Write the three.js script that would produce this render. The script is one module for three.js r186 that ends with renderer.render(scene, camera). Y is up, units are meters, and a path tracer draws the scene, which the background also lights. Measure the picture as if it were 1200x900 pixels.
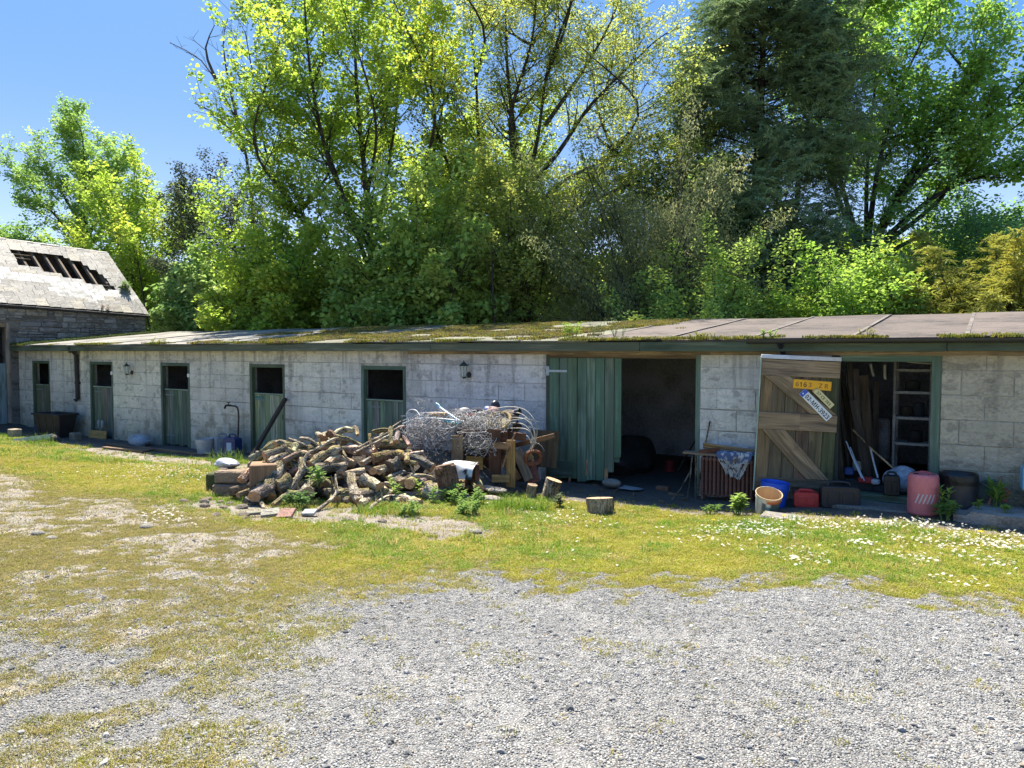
import * as THREE from 'three';
import { mergeGeometries, mergeVertices } from 'three/addons/utils/BufferGeometryUtils.js';

// ------------------------------------------------------------------ camera, sky, sun, exposure
const scene = new THREE.Scene();
const camera = new THREE.PerspectiveCamera(54.7, 4 / 3, 0.1, 2000);
camera.position.set(0, 2.2, 10.92);
{
  const yaw = THREE.MathUtils.degToRad(32.82), pitch = Math.atan(39 / 870);
  camera.lookAt(-Math.sin(yaw) * Math.cos(pitch) * 10, 2.2 - Math.sin(pitch) * 10, 10.92 - Math.cos(yaw) * Math.cos(pitch) * 10);
}
const SUN_DIR = new THREE.Vector3(-0.4, 0.866, -0.31).normalize();
const renderer = new THREE.WebGLRenderer({ antialias: true });
renderer.toneMapping = THREE.LinearToneMapping;
renderer.toneMappingExposure = 3.35;
renderer.shadowMap.enabled = true;

{ // clear blue sky: deep overhead, paler towards the horizon, a soft glow round the sun
  const W = 512, H = 256, data = new Float32Array(W * H * 4), v = new THREE.Vector3();
  for (let j = 0; j < H; j++) for (let i = 0; i < W; i++) {
    const el = ((j + 0.5) / H - 0.5) * Math.PI, az = ((i + 0.5) / W - 0.5) * 2 * Math.PI;
    v.set(Math.cos(el) * Math.cos(az), Math.sin(el), Math.cos(el) * Math.sin(az));
    const up = Math.max(0, Math.sin(el)), air = Math.exp(-up * 3.2), haze = Math.exp(-up * 8);
    const g = Math.exp((v.dot(SUN_DIR) - 1) * 9);
    const o = (j * W + i) * 4;
    data[o] = 0.016 + 0.031 * air + 0.46 * haze + 0.22 * g;
    data[o + 1] = 0.088 + 0.057 * air + 0.42 * haze + 0.22 * g;
    data[o + 2] = 0.255 + 0.065 * air + 0.30 * haze + 0.18 * g;
    if (el < 0) { data[o] = 0.15; data[o + 1] = 0.16; data[o + 2] = 0.14; }
    data[o + 3] = 1;
  }
  const t = new THREE.DataTexture(data, W, H, THREE.RGBAFormat, THREE.FloatType);
  t.mapping = THREE.EquirectangularReflectionMapping; t.magFilter = THREE.LinearFilter; t.needsUpdate = true;
  scene.background = t; scene.environment = t;
}
const sun = new THREE.DirectionalLight(new THREE.Color(1, 0.935, 0.82), 4.3);
sun.position.copy(SUN_DIR).multiplyScalar(60).add(new THREE.Vector3(-10, 0, 0));
sun.target.position.set(-10, 0, 0);
sun.castShadow = true;
sun.shadow.camera.left = -45; sun.shadow.camera.right = 45; sun.shadow.camera.top = 45; sun.shadow.camera.bottom = -45; sun.shadow.camera.far = 160;
sun.shadow.mapSize.set(4096, 4096);
scene.add(sun, sun.target);

// ------------------------------------------------------------------ random numbers and noise
function rng(seed) {
  let s = seed >>> 0;
  return () => { s = (s + 0x6d2b79f5) >>> 0; let t = Math.imul(s ^ (s >>> 15), 1 | s); t = (t + Math.imul(t ^ (t >>> 7), 61 | t)) ^ t; return ((t ^ (t >>> 14)) >>> 0) / 4294967296; };
}
const clamp = (x, a = 0, b = 1) => Math.min(b, Math.max(a, x)), mix = (a, b, t) => a + (b - a) * t;
const smooth = (a, b, x) => { const t = clamp((x - a) / (b - a)); return t * t * (3 - 2 * t); };
function hash2(x, y, s) { let h = Math.imul(x, 374761393) + Math.imul(y, 668265263) + Math.imul(s, 974711); h = Math.imul(h ^ (h >>> 13), 1274126177); return ((h ^ (h >>> 16)) >>> 0) / 4294967296; }
// value noise that repeats every (px, py) cells
function vnoise(x, y, s, px = 1e6, py = px) {
  const xi = Math.floor(x), yi = Math.floor(y), fx = x - xi, fy = y - yi, u = fx * fx * (3 - 2 * fx), w = fy * fy * (3 - 2 * fy);
  const X0 = ((xi % px) + px) % px, X1 = (X0 + 1) % px, Y0 = ((yi % py) + py) % py, Y1 = (Y0 + 1) % py;
  return mix(mix(hash2(X0, Y0, s), hash2(X1, Y0, s), u), mix(hash2(X0, Y1, s), hash2(X1, Y1, s), u), w);
}
function fbm(x, y, s, px = 1e6, py = px, n = 4) {
  let a = 0.5, t = 0, k = 0;
  for (let i = 0; i < n; i++) { t += a * vnoise(x, y, s + i * 17, px, py); k += a; a *= 0.5; x *= 2; y *= 2; px *= 2; py *= 2; }
  return t / k;
}
function n3(x, y, z, s) { return (vnoise(x + z * 0.71, y - z * 0.37, s) + vnoise(y + x * 0.33 + 9, z + x * 0.21 - 5, s + 3) + vnoise(z - y * 0.4, x + z * 0.5 + 7, s + 5)) / 3; }

// ------------------------------------------------------------------ textures: colour and height from one function (u, v in 0..1, repeating)
function makeTex(w, h, fn) {
  const c = new Uint8Array(w * h * 4), b = new Uint8Array(w * h * 4), toS = (x) => { x = clamp(x); return 255 * (x <= 0.0031308 ? 12.92 * x : 1.055 * Math.pow(x, 1 / 2.4) - 0.055); };
  for (let j = 0; j < h; j++) for (let i = 0; i < w; i++) {
    const r = fn((i + 0.5) / w, (j + 0.5) / h), o = (j * w + i) * 4, k = clamp(r[3] ?? 0.5) * 255;
    c[o] = toS(r[0]); c[o + 1] = toS(r[1]); c[o + 2] = toS(r[2]); c[o + 3] = 255;
    b[o] = b[o + 1] = b[o + 2] = k; b[o + 3] = 255;
  }
  const mk = (d, srgb) => { const t = new THREE.DataTexture(d, w, h); t.wrapS = t.wrapT = THREE.RepeatWrapping; t.magFilter = THREE.LinearFilter; t.minFilter = THREE.LinearMipmapLinearFilter; t.generateMipmaps = true; if (srgb) t.colorSpace = THREE.SRGBColorSpace; t.needsUpdate = true; return t; };
  return { map: mk(c, true), bump: mk(b, false) };
}
function scaled(t, sx, sy) { const o = { map: t.map.clone(), bump: t.bump.clone() }; for (const k of ['map', 'bump']) { o[k].repeat.set(1 / sx, 1 / sy); o[k].needsUpdate = true; } return o; }
function mat(tex, o = {}) {
  const m = new THREE.MeshStandardMaterial({ roughness: 0.9, metalness: 0, vertexColors: true, ...o });
  if (tex) { m.map = tex.map; if (o.bumpScale) { m.bumpMap = tex.bump; } }
  return m;
}
function plain(r, g, b, o = {}) { const m = new THREE.MeshStandardMaterial({ roughness: 0.8, metalness: 0, ...o }); m.color.setRGB(r, g, b); return m; }

// ------------------------------------------------------------------ scene graph helpers
const used = new Map();
function numbered(name) { const n = used.get(name) || 0; used.set(name, n + 1); return n ? name + '_' + String(n).padStart(3, '0') : name; }
function thing(name, label, category, pos = [0, 0, 0], turn = 0, group) {
  const o = new THREE.Group(); o.name = numbered(name); scene.add(o);
  o.position.set(...pos); o.rotation.y = turn; o.userData = { label, category };
  if (group) o.userData.group = group;
  return o;
}
function part(parent, name, geo, material, label) {
  const m = new THREE.Mesh(Array.isArray(geo) ? merge(geo) : geo, material); m.name = name; m.castShadow = m.receiveShadow = true; parent.add(m);
  if (label) m.userData.label = label;
  return m;
}
function single(name, label, category, geo, material, group, pos) {
  const m = part(scene, numbered(name), geo, material); m.userData = { label, category }; if (group) m.userData.group = group; if (pos) m.position.set(...pos); return m;
}
function structure(name, geo, material) { const m = part(scene, name, geo, material); m.userData.kind = 'structure'; return m; }
const M4 = new THREE.Matrix4(), Q = new THREE.Quaternion(), E3 = new THREE.Euler(), V = (x, y, z) => new THREE.Vector3(x, y, z);
function instanced(parent, name, geo, material, list, tint) {   // list of Matrix4
  const m = new THREE.InstancedMesh(geo, material, list.length); m.name = name; m.castShadow = m.receiveShadow = true;
  list.forEach((a, i) => m.setMatrixAt(i, a));
  if (tint) tint.forEach((c, i) => m.setColorAt(i, c));
  m.userData.kind = 'stuff'; parent.add(m); return m;
}
function xf(p, r = [0, 0, 0], s = 1) { return new THREE.Matrix4().compose(V(...p), Q.setFromEuler(E3.set(...r)).clone(), Array.isArray(s) ? V(...s) : V(s, s, s)); }

// ------------------------------------------------------------------ geometry helpers (all non-indexed with position, normal, uv, color)
function finish(g, tint = [1, 1, 1]) {
  if (g.index) g = g.toNonIndexed();
  for (const k of Object.keys(g.attributes)) if (!['position', 'normal', 'uv', 'color'].includes(k)) g.deleteAttribute(k);
  if (!g.attributes.normal) g.computeVertexNormals();
  const n = g.attributes.position.count;
  if (!g.attributes.uv) boxUV(g);
  if (!g.attributes.color) { const c = new Float32Array(n * 3); for (let i = 0; i < n; i++) c.set(tint, i * 3); g.setAttribute('color', new THREE.BufferAttribute(c, 3)); }
  return g;
}
function boxUV(g, du = 0, dv = 0) {
  if (g.index) throw new Error('boxUV wants a plain list of triangles');
  const p = g.attributes.position, n = p.count, uv = new Float32Array(n * 2), a = V(), b = V(), c = V();
  for (let i = 0; i < n; i += 3) {
    a.fromBufferAttribute(p, i); b.fromBufferAttribute(p, i + 1).sub(a); c.fromBufferAttribute(p, i + 2).sub(a); b.cross(c);
    const x = Math.abs(b.x), y = Math.abs(b.y), z = Math.abs(b.z);
    for (let k = 0; k < 3; k++) {
      const X = p.getX(i + k), Y = p.getY(i + k), Z = p.getZ(i + k);
      let u, w; if (x > y && x > z) { u = Z; w = Y; } else if (y > z) { u = X; w = Z; } else { u = X; w = Y; }
      uv[(i + k) * 2] = u + du; uv[(i + k) * 2 + 1] = w + dv;
    }
  }
  g.setAttribute('uv', new THREE.BufferAttribute(uv, 2)); return g;
}
function merge(list) { return mergeGeometries(list.map((g) => finish(g)), false); }
function tinted(g, c) { g = g.index ? g.toNonIndexed() : g; g.deleteAttribute('color'); return finish(g, c); }
function place(g, p, r, s) { g.applyMatrix4(xf(p, r, s)); return g; }
// a box with chamfered edges, centred at its middle; 44 triangles
function cbox(w, h, d, b = 0.006, tint, du = 0, dv = 0) {
  b = Math.min(b, w * 0.45, h * 0.45, d * 0.45);
  const P = [], hx = w / 2, hy = h / 2, hz = d / 2, s = [-1, 1];
  const v = (x, y, z, k) => [x * (hx - (k === 0 ? 0 : b)), y * (hy - (k === 1 ? 0 : b)), z * (hz - (k === 2 ? 0 : b))];
  const tri = (a, c, e) => { const n = V(c[0] - a[0], c[1] - a[1], c[2] - a[2]).cross(V(e[0] - a[0], e[1] - a[1], e[2] - a[2])); if (n.dot(V(a[0] + c[0] + e[0], a[1] + c[1] + e[1], a[2] + c[2] + e[2])) < 0) P.push(...a, ...e, ...c); else P.push(...a, ...c, ...e); };
  const quad = (a, c, e, f) => { tri(a, c, e); tri(a, e, f); };
  for (const q of s) {
    quad(v(q, -1, -1, 0), v(q, 1, -1, 0), v(q, 1, 1, 0), v(q, -1, 1, 0)); quad(v(-1, q, -1, 1), v(1, q, -1, 1), v(1, q, 1, 1), v(-1, q, 1, 1)); quad(v(-1, -1, q, 2), v(1, -1, q, 2), v(1, 1, q, 2), v(-1, 1, q, 2));
    for (const t of s) {
      quad(v(q, t, -1, 0), v(q, t, 1, 0), v(q, t, 1, 1), v(q, t, -1, 1)); quad(v(q, -1, t, 0), v(q, 1, t, 0), v(q, 1, t, 2), v(q, -1, t, 2)); quad(v(-1, q, t, 1), v(1, q, t, 1), v(1, q, t, 2), v(-1, q, t, 2));
      for (const o of s) tri(v(q, t, o, 0), v(q, t, o, 1), v(q, t, o, 2));
    }
  }
  const g = new THREE.BufferGeometry(); g.setAttribute('position', new THREE.Float32BufferAttribute(P, 3)); g.computeVertexNormals();
  boxUV(g, du, dv); return finish(g, tint);
}
function jitter(g, amp, seed, freq = 9) {   // moves coincident vertices alike, then flat normals
  const p = g.attributes.position;
  for (let i = 0; i < p.count; i++) { const x = p.getX(i), y = p.getY(i), z = p.getZ(i); p.setXYZ(i, x + (n3(x * freq, y * freq, z * freq, seed) - 0.5) * amp * 2, y + (n3(x * freq + 31, y * freq, z * freq, seed) - 0.5) * amp * 2, z + (n3(x * freq, y * freq + 57, z * freq, seed) - 0.5) * amp * 2); }
  g.computeVertexNormals(); return g;
}
// a tube through points with a radius at each; uv in metres along the length; ends closed when capped
function tube(pts, rad, sides = 8, opt = {}) {
  const { caps = true, wob = 0, seed = 1, tint = [1, 1, 1], capTint, flat = 1 } = opt, n = pts.length, P = [], U = [], C = [], N = [];
  if (Array.isArray(rad) && rad.length !== n) { const q = rad, m = q.length - 1; rad = pts.map((_, i) => { const f = i / (n - 1) * m, k = Math.min(m - 1, Math.floor(f)); return mix(q[k], q[k + 1], f - k); }); }
  const pv = pts.map((p) => Array.isArray(p) ? V(...p) : p), rings = [], tang = [], cent = [];
  let nrm = null, len = 0; const L = [];
  for (let i = 0; i < n; i++) {
    const t = pv[Math.min(n - 1, i + 1)].clone().sub(pv[Math.max(0, i - 1)]).normalize(); tang.push(t);
    if (!nrm) nrm = Math.abs(t.y) < 0.9 ? V(0, 1, 0) : V(1, 0, 0);
    nrm = nrm.clone().addScaledVector(t, -nrm.dot(t)).normalize();
    const bin = t.clone().cross(nrm), ring = [];
    if (i) len += pv[i].distanceTo(pv[i - 1]); L.push(len);
    const r0 = Array.isArray(rad) ? rad[i] : rad;
    for (let k = 0; k < sides; k++) {
      const a = k / sides * Math.PI * 2, r = r0 * (1 + (wob ? wob * 2 * (vnoise(Math.cos(a) * 1.6 + 5 + L[i] * 4, Math.sin(a) * 1.6 + 5 + i * 0.37, seed) - 0.5) : 0));
      ring.push(pv[i].clone().addScaledVector(nrm, Math.cos(a) * r * flat).addScaledVector(bin, Math.sin(a) * r));
    }
    rings.push(ring);
  }
  const R = Array.isArray(rad) ? rad[0] : rad, W = Math.max(0.02, 2 * Math.PI * R);
  const nor = (i, k) => rings[i][k % sides].clone().sub(pv[i]).normalize();
  for (let i = 0; i < n - 1; i++) for (let k = 0; k < sides; k++) {
    const k2 = (k + 1) % sides, a = rings[i][k], b = rings[i][k2], c = rings[i + 1][k2], d = rings[i + 1][k], u0 = k / sides * W, u1 = (k + 1) / sides * W;
    const na = nor(i, k), nb = nor(i, k2), nc = nor(i + 1, k2), nd = nor(i + 1, k);
    for (const [q, u, w, m] of [[a, u0, L[i], na], [b, u1, L[i], nb], [c, u1, L[i + 1], nc], [a, u0, L[i], na], [c, u1, L[i + 1], nc], [d, u0, L[i + 1], nd]]) { P.push(q.x, q.y, q.z); U.push(u, w); N.push(m.x, m.y, m.z); C.push(...tint); }
  }
  const g = new THREE.BufferGeometry();
  if (caps && !opt.capOut) for (const e of [0, n - 1]) {
    const c = pv[e], nn = tang[e].clone().multiplyScalar(e ? 1 : -1);
    for (let k = 0; k < sides; k++) { const a = rings[e][k], b = rings[e][(k + 1) % sides], tri = e ? [c, a, b] : [c, b, a]; for (const q of tri) { P.push(q.x, q.y, q.z); U.push(q.x + q.y, q.z - q.y); N.push(nn.x, nn.y, nn.z); C.push(...(capTint || tint)); } }
  }
  g.setAttribute('position', new THREE.Float32BufferAttribute(P, 3)); g.setAttribute('normal', new THREE.Float32BufferAttribute(N, 3)); g.setAttribute('uv', new THREE.Float32BufferAttribute(U, 2)); g.setAttribute('color', new THREE.Float32BufferAttribute(C, 3));
  g.userData = { rings, tang, pv };
  return g;
}
// the two sawn ends of a tube as discs with rings centred in their uv
function ends(t, tint = [1, 1, 1], which = 0) {
  const { rings, tang, pv } = t.userData, P = [], U = [], N = [], C = [], n = rings.length;
  for (const e of which ? [n - 1] : [0]) {
    const nn = tang[e].clone().multiplyScalar(e ? 1 : -1), c = pv[e].clone().addScaledVector(nn, 0.003), s = rings[e].length;
    for (let k = 0; k < s; k++) {
      const p = (q) => q.clone().addScaledVector(nn, 0.003), a = p(rings[e][k]), b = p(rings[e][(k + 1) % s]), r = a.distanceTo(c);
      const ang = (q) => [0.5 + 0.48 * Math.cos(q / s * Math.PI * 2), 0.5 + 0.48 * Math.sin(q / s * Math.PI * 2)];
      const tri = e ? [[c, [0.5, 0.5]], [a, ang(k)], [b, ang(k + 1)]] : [[c, [0.5, 0.5]], [b, ang(k + 1)], [a, ang(k)]];
      for (const [q, u] of tri) { P.push(q.x, q.y, q.z); U.push(...u); N.push(nn.x, nn.y, nn.z); C.push(...tint); }
    }
  }
  const g = new THREE.BufferGeometry();
  g.setAttribute('position', new THREE.Float32BufferAttribute(P, 3)); g.setAttribute('normal', new THREE.Float32BufferAttribute(N, 3)); g.setAttribute('uv', new THREE.Float32BufferAttribute(U, 2)); g.setAttribute('color', new THREE.Float32BufferAttribute(C, 3));
  return g;
}
function curve(pts, n) { return new THREE.CatmullRomCurve3(pts.map((p) => V(...p))).getPoints(n); }
function lathe(prof, seg = 24, tint) { const g = new THREE.LatheGeometry(prof.map(([r, y]) => new THREE.Vector2(r, y)), seg); return finish(g.toNonIndexed(), tint); }

// height of the yard: level along the stable, rising towards the viewer, a step up at the shed end, a dip at the far end
function groundY(x, z) {
  const t = z - 1.2, ramp = t <= 0 ? 0 : 0.06 * (t < 1.5 ? t * t / 3 : t - 0.75);
  return ramp + 0.2 * smooth(-4, -0.8, x) - 0.18 * smooth(-11, -16, x) * smooth(-26, -23, x) * (1 - smooth(1.5, 4.5, z));
}
// ------------------------------------------------------------------ materials
const T = {}, MAT = {};
// painted blockwork: off-white limewash, worn grey, with rust and damp towards the foot (8 m x 2.4 m)
T.block = makeTex(2048, 1024, (u, v) => {
  const X = u * 8, Y = v * 2.4, big = fbm(X * 0.5, Y * 0.9, 1, 4, 1e6, 4), mid = fbm(X * 4, Y * 4, 2, 32, 1e6, 4), fine = fbm(X * 40, Y * 40, 3, 320, 1e6, 3), drip = fbm(X * 9, Y * 0.7, 4, 72, 1e6, 4);
  const hor = fbm(X * 2.5, Y * 26, 21, 20, 1e6, 4);
  let l = 0.57 + (mid - 0.5) * 0.30 + (fine - 0.5) * 0.30 + (hor - 0.5) * 0.16 + (big - 0.5) * 0.16, yel = clamp((big - 0.42) * 2.2);
  const bare = smooth(0.56, 0.66, mid + (fine - 0.5) * 0.5), dark = smooth(0.6, 0.75, fbm(X * 7 + 3, Y * 9, 6, 56, 1e6, 4) + (hor - 0.5) * 0.3);
  l = mix(l, 0.34, bare * 0.3); l = mix(l, 0.16, dark * 0.45); l *= 1 - (0.14 + 0.2 * smooth(1.1, 2.3, Y)) * smooth(0.5, 0.72, drip);
  const damp = smooth(1.0, 0.0, Y + (mid - 0.5) * 1.2 + (big - 0.5) * 0.9) * 0.62; l *= 1 - damp * 0.62;
  const alg = damp * smooth(0.4, 0.7, big);
  return [l * (1.0 + 0.02 * yel), l * (0.97 + 0.01 * yel - 0.01 * damp), l * (0.93 - 0.11 * yel - 0.16 * damp - 0.1 * alg), 0.5 + (fine - 0.5) * 1.2 + (mid - 0.5) * 0.8];
});
T.blockM = scaled(T.block, 8, 2.4);
MAT.block = mat(T.blockM, { bumpScale: 0.012, roughness: 0.95 });
// green painted boards with grain and worn places (1 m x 2 m)
T.green = makeTex(512, 1024, (u, v) => {
  const g = fbm(u * 26, v * 3, 11, 26, 3, 4), f = fbm(u * 120, v * 6, 12, 120, 6, 3), wear = fbm(u * 6, v * 3, 13, 6, 3, 5), l = 0.85 + (g - 0.5) * 0.45 + (f - 0.5) * 0.3;
  const w = 0.7 * smooth(0.56, 0.72, wear * 0.6 + g * 0.25 + f * 0.2), d = smooth(0.55, 0.8, fbm(u * 3, v * 2, 14, 3, 2, 4));
  let c = [0.092 * l, 0.14 * l, 0.098 * l];
  c = [mix(c[0], 0.20 * l, w), mix(c[1], 0.25 * l, w), mix(c[2], 0.20 * l, w)];
  return [c[0] * (1 - d * 0.5), c[1] * (1 - d * 0.45), c[2] * (1 - d * 0.5), 0.5 + (f - 0.5) * 1.1 + (g - 0.5) * 0.6];
});
T.greenM = scaled(T.green, 1, 2);
MAT.green = mat(T.greenM, { bumpScale: 0.005, roughness: 0.7 });
// bare weathered boards (1 m x 2 m)
T.wood = makeTex(512, 1024, (u, v) => {
  const wv = u * 18 + (fbm(u * 3, v * 2, 21, 3, 2, 3) - 0.5) * 3, g = fbm(wv, v * 2.5, 22, 18, 3, 4), f = fbm(u * 110, v * 7, 23, 110, 7, 3), l = 0.75 + (g - 0.5) * 1.1 + (f - 0.5) * 0.6, s = smooth(0.5, 0.75, fbm(u * 5, v * 5, 24, 5, 5, 4));
  const cr = smooth(0.70, 0.78, f * 0.6 + g * 0.5);
  return [mix(0.25 * l, 0.07, s * 0.55) * (1 - cr * 0.6), mix(0.185 * l, 0.05, s * 0.55) * (1 - cr * 0.6), mix(0.115 * l, 0.032, s * 0.5) * (1 - cr * 0.6), 0.5 + (f - 0.5) * 1.2 + (g - 0.5) * 0.8 - cr * 0.3];
});
T.woodM = scaled(T.wood, 1, 2);
MAT.wood = mat(T.woodM, { bumpScale: 0.008, roughness: 0.88 });
// bark (0.6 m x 1.2 m)
T.bark = makeTex(512, 512, (u, v) => {
  const w = (fbm(u * 4, v * 4, 31, 4, 4, 3) - 0.5) * 1.6, r = Math.abs(fbm(u * 9 + w, v * 4, 32, 9, 4, 4) - 0.5) * 2, f = fbm(u * 50, v * 40, 33, 50, 40, 3), b = fbm(u * 3, v * 3, 34, 3, 3, 4);
  const l = 0.32 + r * 1.0 + (f - 0.5) * 0.9 + (b - 0.5) * 0.9;
  return [0.26 * l, 0.225 * l, 0.175 * l, r * 0.8 + f * 0.3];
});
T.barkM = scaled(T.bark, 0.6, 0.8);
MAT.bark = mat(T.barkM, { bumpScale: 0.045, roughness: 0.95 });
MAT.treeBark = mat(T.barkM, { bumpScale: 0.02, roughness: 0.95 });
// sawn end of a log, rings centred
T.rings = makeTex(256, 256, (u, v) => {
  const x = u - 0.5, y = v - 0.5, a = Math.atan2(y, x), r = Math.hypot(x, y) * 2 + (vnoise(Math.cos(a) * 2 + 5, Math.sin(a) * 2 + 5, 41) - 0.5) * 0.16, k = 0.5 + 0.5 * Math.sin(r * 48), f = fbm(u * 40, v * 40, 42, 40, 40, 3);
  const crack = smooth(0.93, 1, Math.max(...[0.4, 1.7, 2.9, 4.4, 5.6].map((q, i) => (Math.cos(a - q + r * 0.2 * (i - 2)) > 0.9985 + r * 0.0004 && r > 0.15 ? 1 : 0))));
  const l = (0.75 + 0.18 * k + (f - 0.5) * 0.6) * (1 - 0.25 * smooth(0.45, 0.0, r)) * (1 - crack * 0.6) * (1 - 0.5 * smooth(0.9, 1, r));
  return [0.36 * l, 0.25 * l, 0.15 * l, 0.5 + (k - 0.5) * 0.2 + (f - 0.5) * 0.8 - crack * 0.4];
});
MAT.rings = mat(T.rings, { bumpScale: 0.006, roughness: 0.9 });
// rusty or dirty painted iron (1 m)
T.rust = makeTex(512, 512, (u, v) => {
  const b = fbm(u * 5, v * 5, 51, 5, 5, 5), f = fbm(u * 60, v * 60, 52, 60, 60, 3), l = 0.7 + (b - 0.5) * 1.0 + (f - 0.5) * 0.7;
  return [l, l * (0.95 + (b - 0.5) * 0.2), l * (0.92 + (b - 0.5) * 0.3), 0.5 + (f - 0.5) + (b - 0.5) * 0.5];
});
MAT.grime = mat(T.rust, { bumpScale: 0.004, roughness: 0.75 });          // any painted or metal thing: vertex colour sets the colour
MAT.grimeGloss = mat(T.rust, { bumpScale: 0.0015, roughness: 0.42 });
MAT.metal = mat(T.rust, { bumpScale: 0.002, roughness: 0.45, metalness: 0.8 });
// smooth plastic, a little scuffed
T.scuff = makeTex(512, 512, (u, v) => { const b = fbm(u * 4, v * 4, 61, 4, 4, 5), f = fbm(u * 90, v * 30, 62, 90, 30, 3), l = 0.86 + (b - 0.5) * 0.5 + (f - 0.5) * 0.25; return [l, l, l, 0.5 + (f - 0.5) * 0.6]; });
MAT.plastic = mat(T.scuff, { bumpScale: 0.001, roughness: 0.45 });
// roofing felt and old sheeting (2.5 m)
T.felt = makeTex(1024, 1024, (u, v) => {
  const b = fbm(u * 4, v * 5, 71, 4, 5, 5), m = fbm(u * 22, v * 22, 72, 22, 22, 4), f = fbm(u * 120, v * 120, 73, 120, 120, 2), l = 0.82 + (b - 0.5) * 1.25 + (m - 0.5) * 0.7 + (f - 0.5) * 0.4;
  const li = smooth(0.62, 0.72, m + (b - 0.5) * 0.5);
  return [mix(l, 1.5, li * 0.35), mix(l, 1.5, li * 0.35), mix(l, 1.4, li * 0.35), 0.5 + (m - 0.5) + (f - 0.5) * 0.6];
});
T.feltM = scaled(T.felt, 2.5, 2.5);
MAT.felt = mat(T.feltM, { bumpScale: 0.012, roughness: 0.92 });
MAT.slate = mat(scaled(T.felt, 1.4, 1.4), { bumpScale: 0.006, roughness: 0.62 });
MAT.stone = mat(scaled(T.felt, 0.8, 0.8), { bumpScale: 0.03, roughness: 0.95 });
// concrete and render (2 m)
T.conc = makeTex(512, 512, (u, v) => { const b = fbm(u * 4, v * 4, 81, 4, 4, 5), f = fbm(u * 80, v * 80, 82, 80, 80, 3), l = 0.85 + (b - 0.5) * 0.7 + (f - 0.5) * 0.7; return [l, l * 0.99, l * (0.96 + (b - 0.5) * 0.1), 0.5 + (f - 0.5) + (b - 0.5) * 0.5]; });
T.concM = scaled(T.conc, 1.5, 1.5);
MAT.concrete = mat(T.concM, { bumpScale: 0.01, roughness: 0.95 });
// loose ground: fine stones and grit, neutral, tinted by the ground's own colours (1.2 m)
T.grit = makeTex(1024, 1024, (u, v) => {
  const N = 84; let best = 9, id = 0, sec = 9; const x = u * N, y = v * N, xi = Math.floor(x), yi = Math.floor(y);
  for (let a = -1; a < 2; a++) for (let b = -1; b < 2; b++) { const cx = (xi + a + N) % N, cy = (yi + b + N) % N, d = Math.hypot(xi + a + hash2(cx, cy, 91) - x, yi + b + hash2(cx, cy, 92) - y); if (d < best) { sec = best; best = d; id = hash2(cx, cy, 93); } else if (d < sec) sec = d; }
  const e = clamp((sec - best) * 2.2), l = mix(0.5, 0.68 + id * 0.72, e), w = fbm(u * 6, v * 6, 94, 6, 6, 4), q = hash2(Math.floor(id * 9999), 3, 5);
  return [l * (0.9 + w * 0.2), l * (0.9 + w * 0.2) * (0.985 + q * 0.02), l * (0.9 + w * 0.2) * (0.95 + q * 0.1), e * 0.7 + id * 0.3];
});
T.gritM = scaled(T.grit, 1.35, 1.35);
MAT.ground = mat(T.gritM, { bumpScale: 0.012, roughness: 0.95 });
MAT.dark = plain(0.012, 0.012, 0.012, { roughness: 0.9 });
// cloth (1 m)
T.cloth = makeTex(256, 256, (u, v) => { const f = 0.5 + 0.25 * Math.sin(u * 400) + 0.25 * Math.sin(v * 400), b = fbm(u * 5, v * 5, 97, 5, 5, 4), l = 0.8 + (f - 0.5) * 0.2 + (b - 0.5) * 0.5; return [l, l, l, f]; });
MAT.cloth = mat(T.cloth, { bumpScale: 0.001, roughness: 0.95, side: THREE.DoubleSide });
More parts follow.
